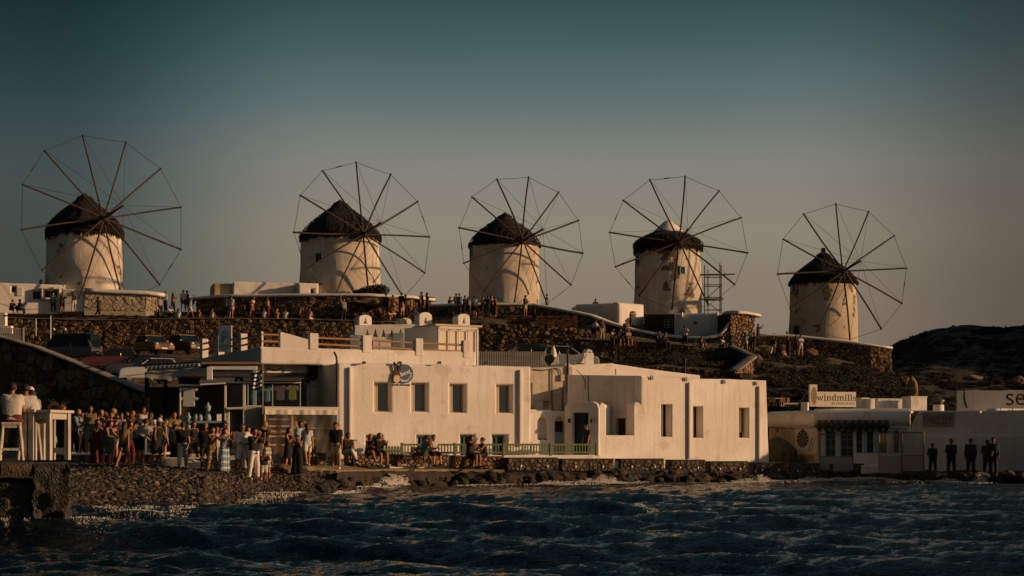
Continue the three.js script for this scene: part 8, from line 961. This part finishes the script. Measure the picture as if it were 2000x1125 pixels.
  // upturned white boat
  { const g = thing('upturned_boat', 'white hull lying upside down among the beach crowd', 'boat', [wx(355, 61.4), groundAt(355, 61.4), -61.4], 12 * R), q = new THREE.SphereGeometry(1, 32, 16, 0, 6.2832, 0, 1.571), p = q.attributes.position; for (let i = 0; i < p.count; i++) { const x = p.getX(i), y = p.getY(i), z = p.getZ(i); p.setXYZ(i, x * .72 + (x > 0 ? 0 : x * .15), Math.pow(Math.max(0, y), .6) * .38, z * .34); } q.computeVertexNormals(); mesh('hull', q, mottled(0xb8b1a4, 0x8f8676, 1, 5, .8, .01), g); mesh('keel', rbox(1.2, .05, .05, 0, .38, 0, .02), M.whiteWood, g); mesh('gunwale', new THREE.TorusGeometry(1, .03, 6, 40).rotateX(1.571).scale(.76, 1, .35).translate(-.04, .04, 0), M.frame, g); }
  // foam: fine flecks thrown up where the swell breaks
  const foamM = plain(0xd9d3c9, .9), fl = mergeVertices(new THREE.IcosahedronGeometry(1, 0).deleteAttribute('uv').deleteAttribute('normal')); fl.computeVertexNormals(); const spots = [];
  const gs = () => r() + r() + r() - 1.5, patch = (px, py) => fbm(((px * .013) % 1 + 1) % 1, ((py * .03) % 1 + 1) % 1, 16, 3, nz2);
  const splash = (px, w, n, up, out = .3) => { for (let i = 0; i < n; i++) { const g = gs(), p = px + g * w * .55, d = edge(clamp(p, 590, 2040)) - .1 - out * r(), jet = sm(.42, .68, fbm(((p * .021) % 1 + 1) % 1, .3, 32, 3)), t = Math.pow(r(), 1.8); spots.push([p + (r() - .5) * 14 * t, d, up * .7 * Math.exp(-g * g * 2.2) * (.4 + .6 * jet) * t, .007 + .012 * r() * r()]); } for (let i = 0; i < n * 2.2; i++) { const p = px + gs() * w, d = edge(clamp(p, 590, 2040)) - .2 - 2.2 * r() * r(); if (Math.abs(patch(p, d * 9) - .5) > .05) continue; spots.push([p, d, .01 * r(), .006 + .008 * r()]); } };
  splash(765, 80, 6000, .62); splash(785, 26, 2000, .75); splash(1180, 66, 4200, .62); splash(1148, 40, 900, .35); splash(1455, 90, 3600, .42); splash(1487, 26, 1600, .6); splash(1580, 100, 1200, .26); splash(1690, 100, 700, .16); splash(1855, 60, 400, .26); splash(1915, 26, 600, .8); splash(1075, 60, 600, .2); splash(930, 130, 500, .08); splash(670, 60, 900, .12);
  const lay = (x0, x1, ya, yb2, n, w) => { for (let i = 0; i < n * 3.4; i++) { const t = r(), px = lerp(x0, x1, t), py = lerp(ya, yb2, t) + Math.sin(t * 9 + x0) * w * .3 + gs() * w * .5; if (Math.abs(patch(px * 1.7, py * 1.3) - .5) > .03 + .03 * r()) continue; const d = CY * F / (py - YH); spots.push([px, d, .012 * r(), (.005 + .006 * r()) * d / 72]); } };
  lay(395, 560, 986, 972, 5200, 9); lay(560, 680, 971, 962, 3200, 7); lay(150, 330, 1036, 1012, 4200, 26); lay(330, 400, 1008, 992, 2200, 10); lay(0, 60, 1036, 1034, 2600, 14); lay(70, 185, 1030, 1040, 3000, 14); lay(1240, 1284, 1010, 1018, 500, 4); lay(180, 320, 1000, 1008, 1600, 16);
  const im = new THREE.InstancedMesh(fl, foamM, spots.length), M4 = new THREE.Matrix4(), q = new THREE.Quaternion(), e = new THREE.Euler(); spots.forEach(([px, d, y, s], i) => { q.setFromEuler(e.set(r() * 3, r() * 3, r() * 3)); const X = wx(px, d); M4.compose(new V3(X, y + seaY(X, d) + .014, -d), q, new V3(s * 2.1, s * 1.3, s * 1.4)); im.setMatrixAt(i, M4); }); im.name = 'sea_foam'; tag(im, 'white foam and spray breaking along the shore', 'foam', null, 'stuff'); scene.add(im);
}
// loose wires
{ const m = mesh('overhead_wire', tube([at(1480, 738, 100), at(1600, 748, 100), at(1720, 756, 101), at(1850, 762, 103)], .012, 5, 30), M.rope); tag(m, 'thin sagging wire crossing the dark hillside', 'wire'); }
renderer.render(scene, camera);
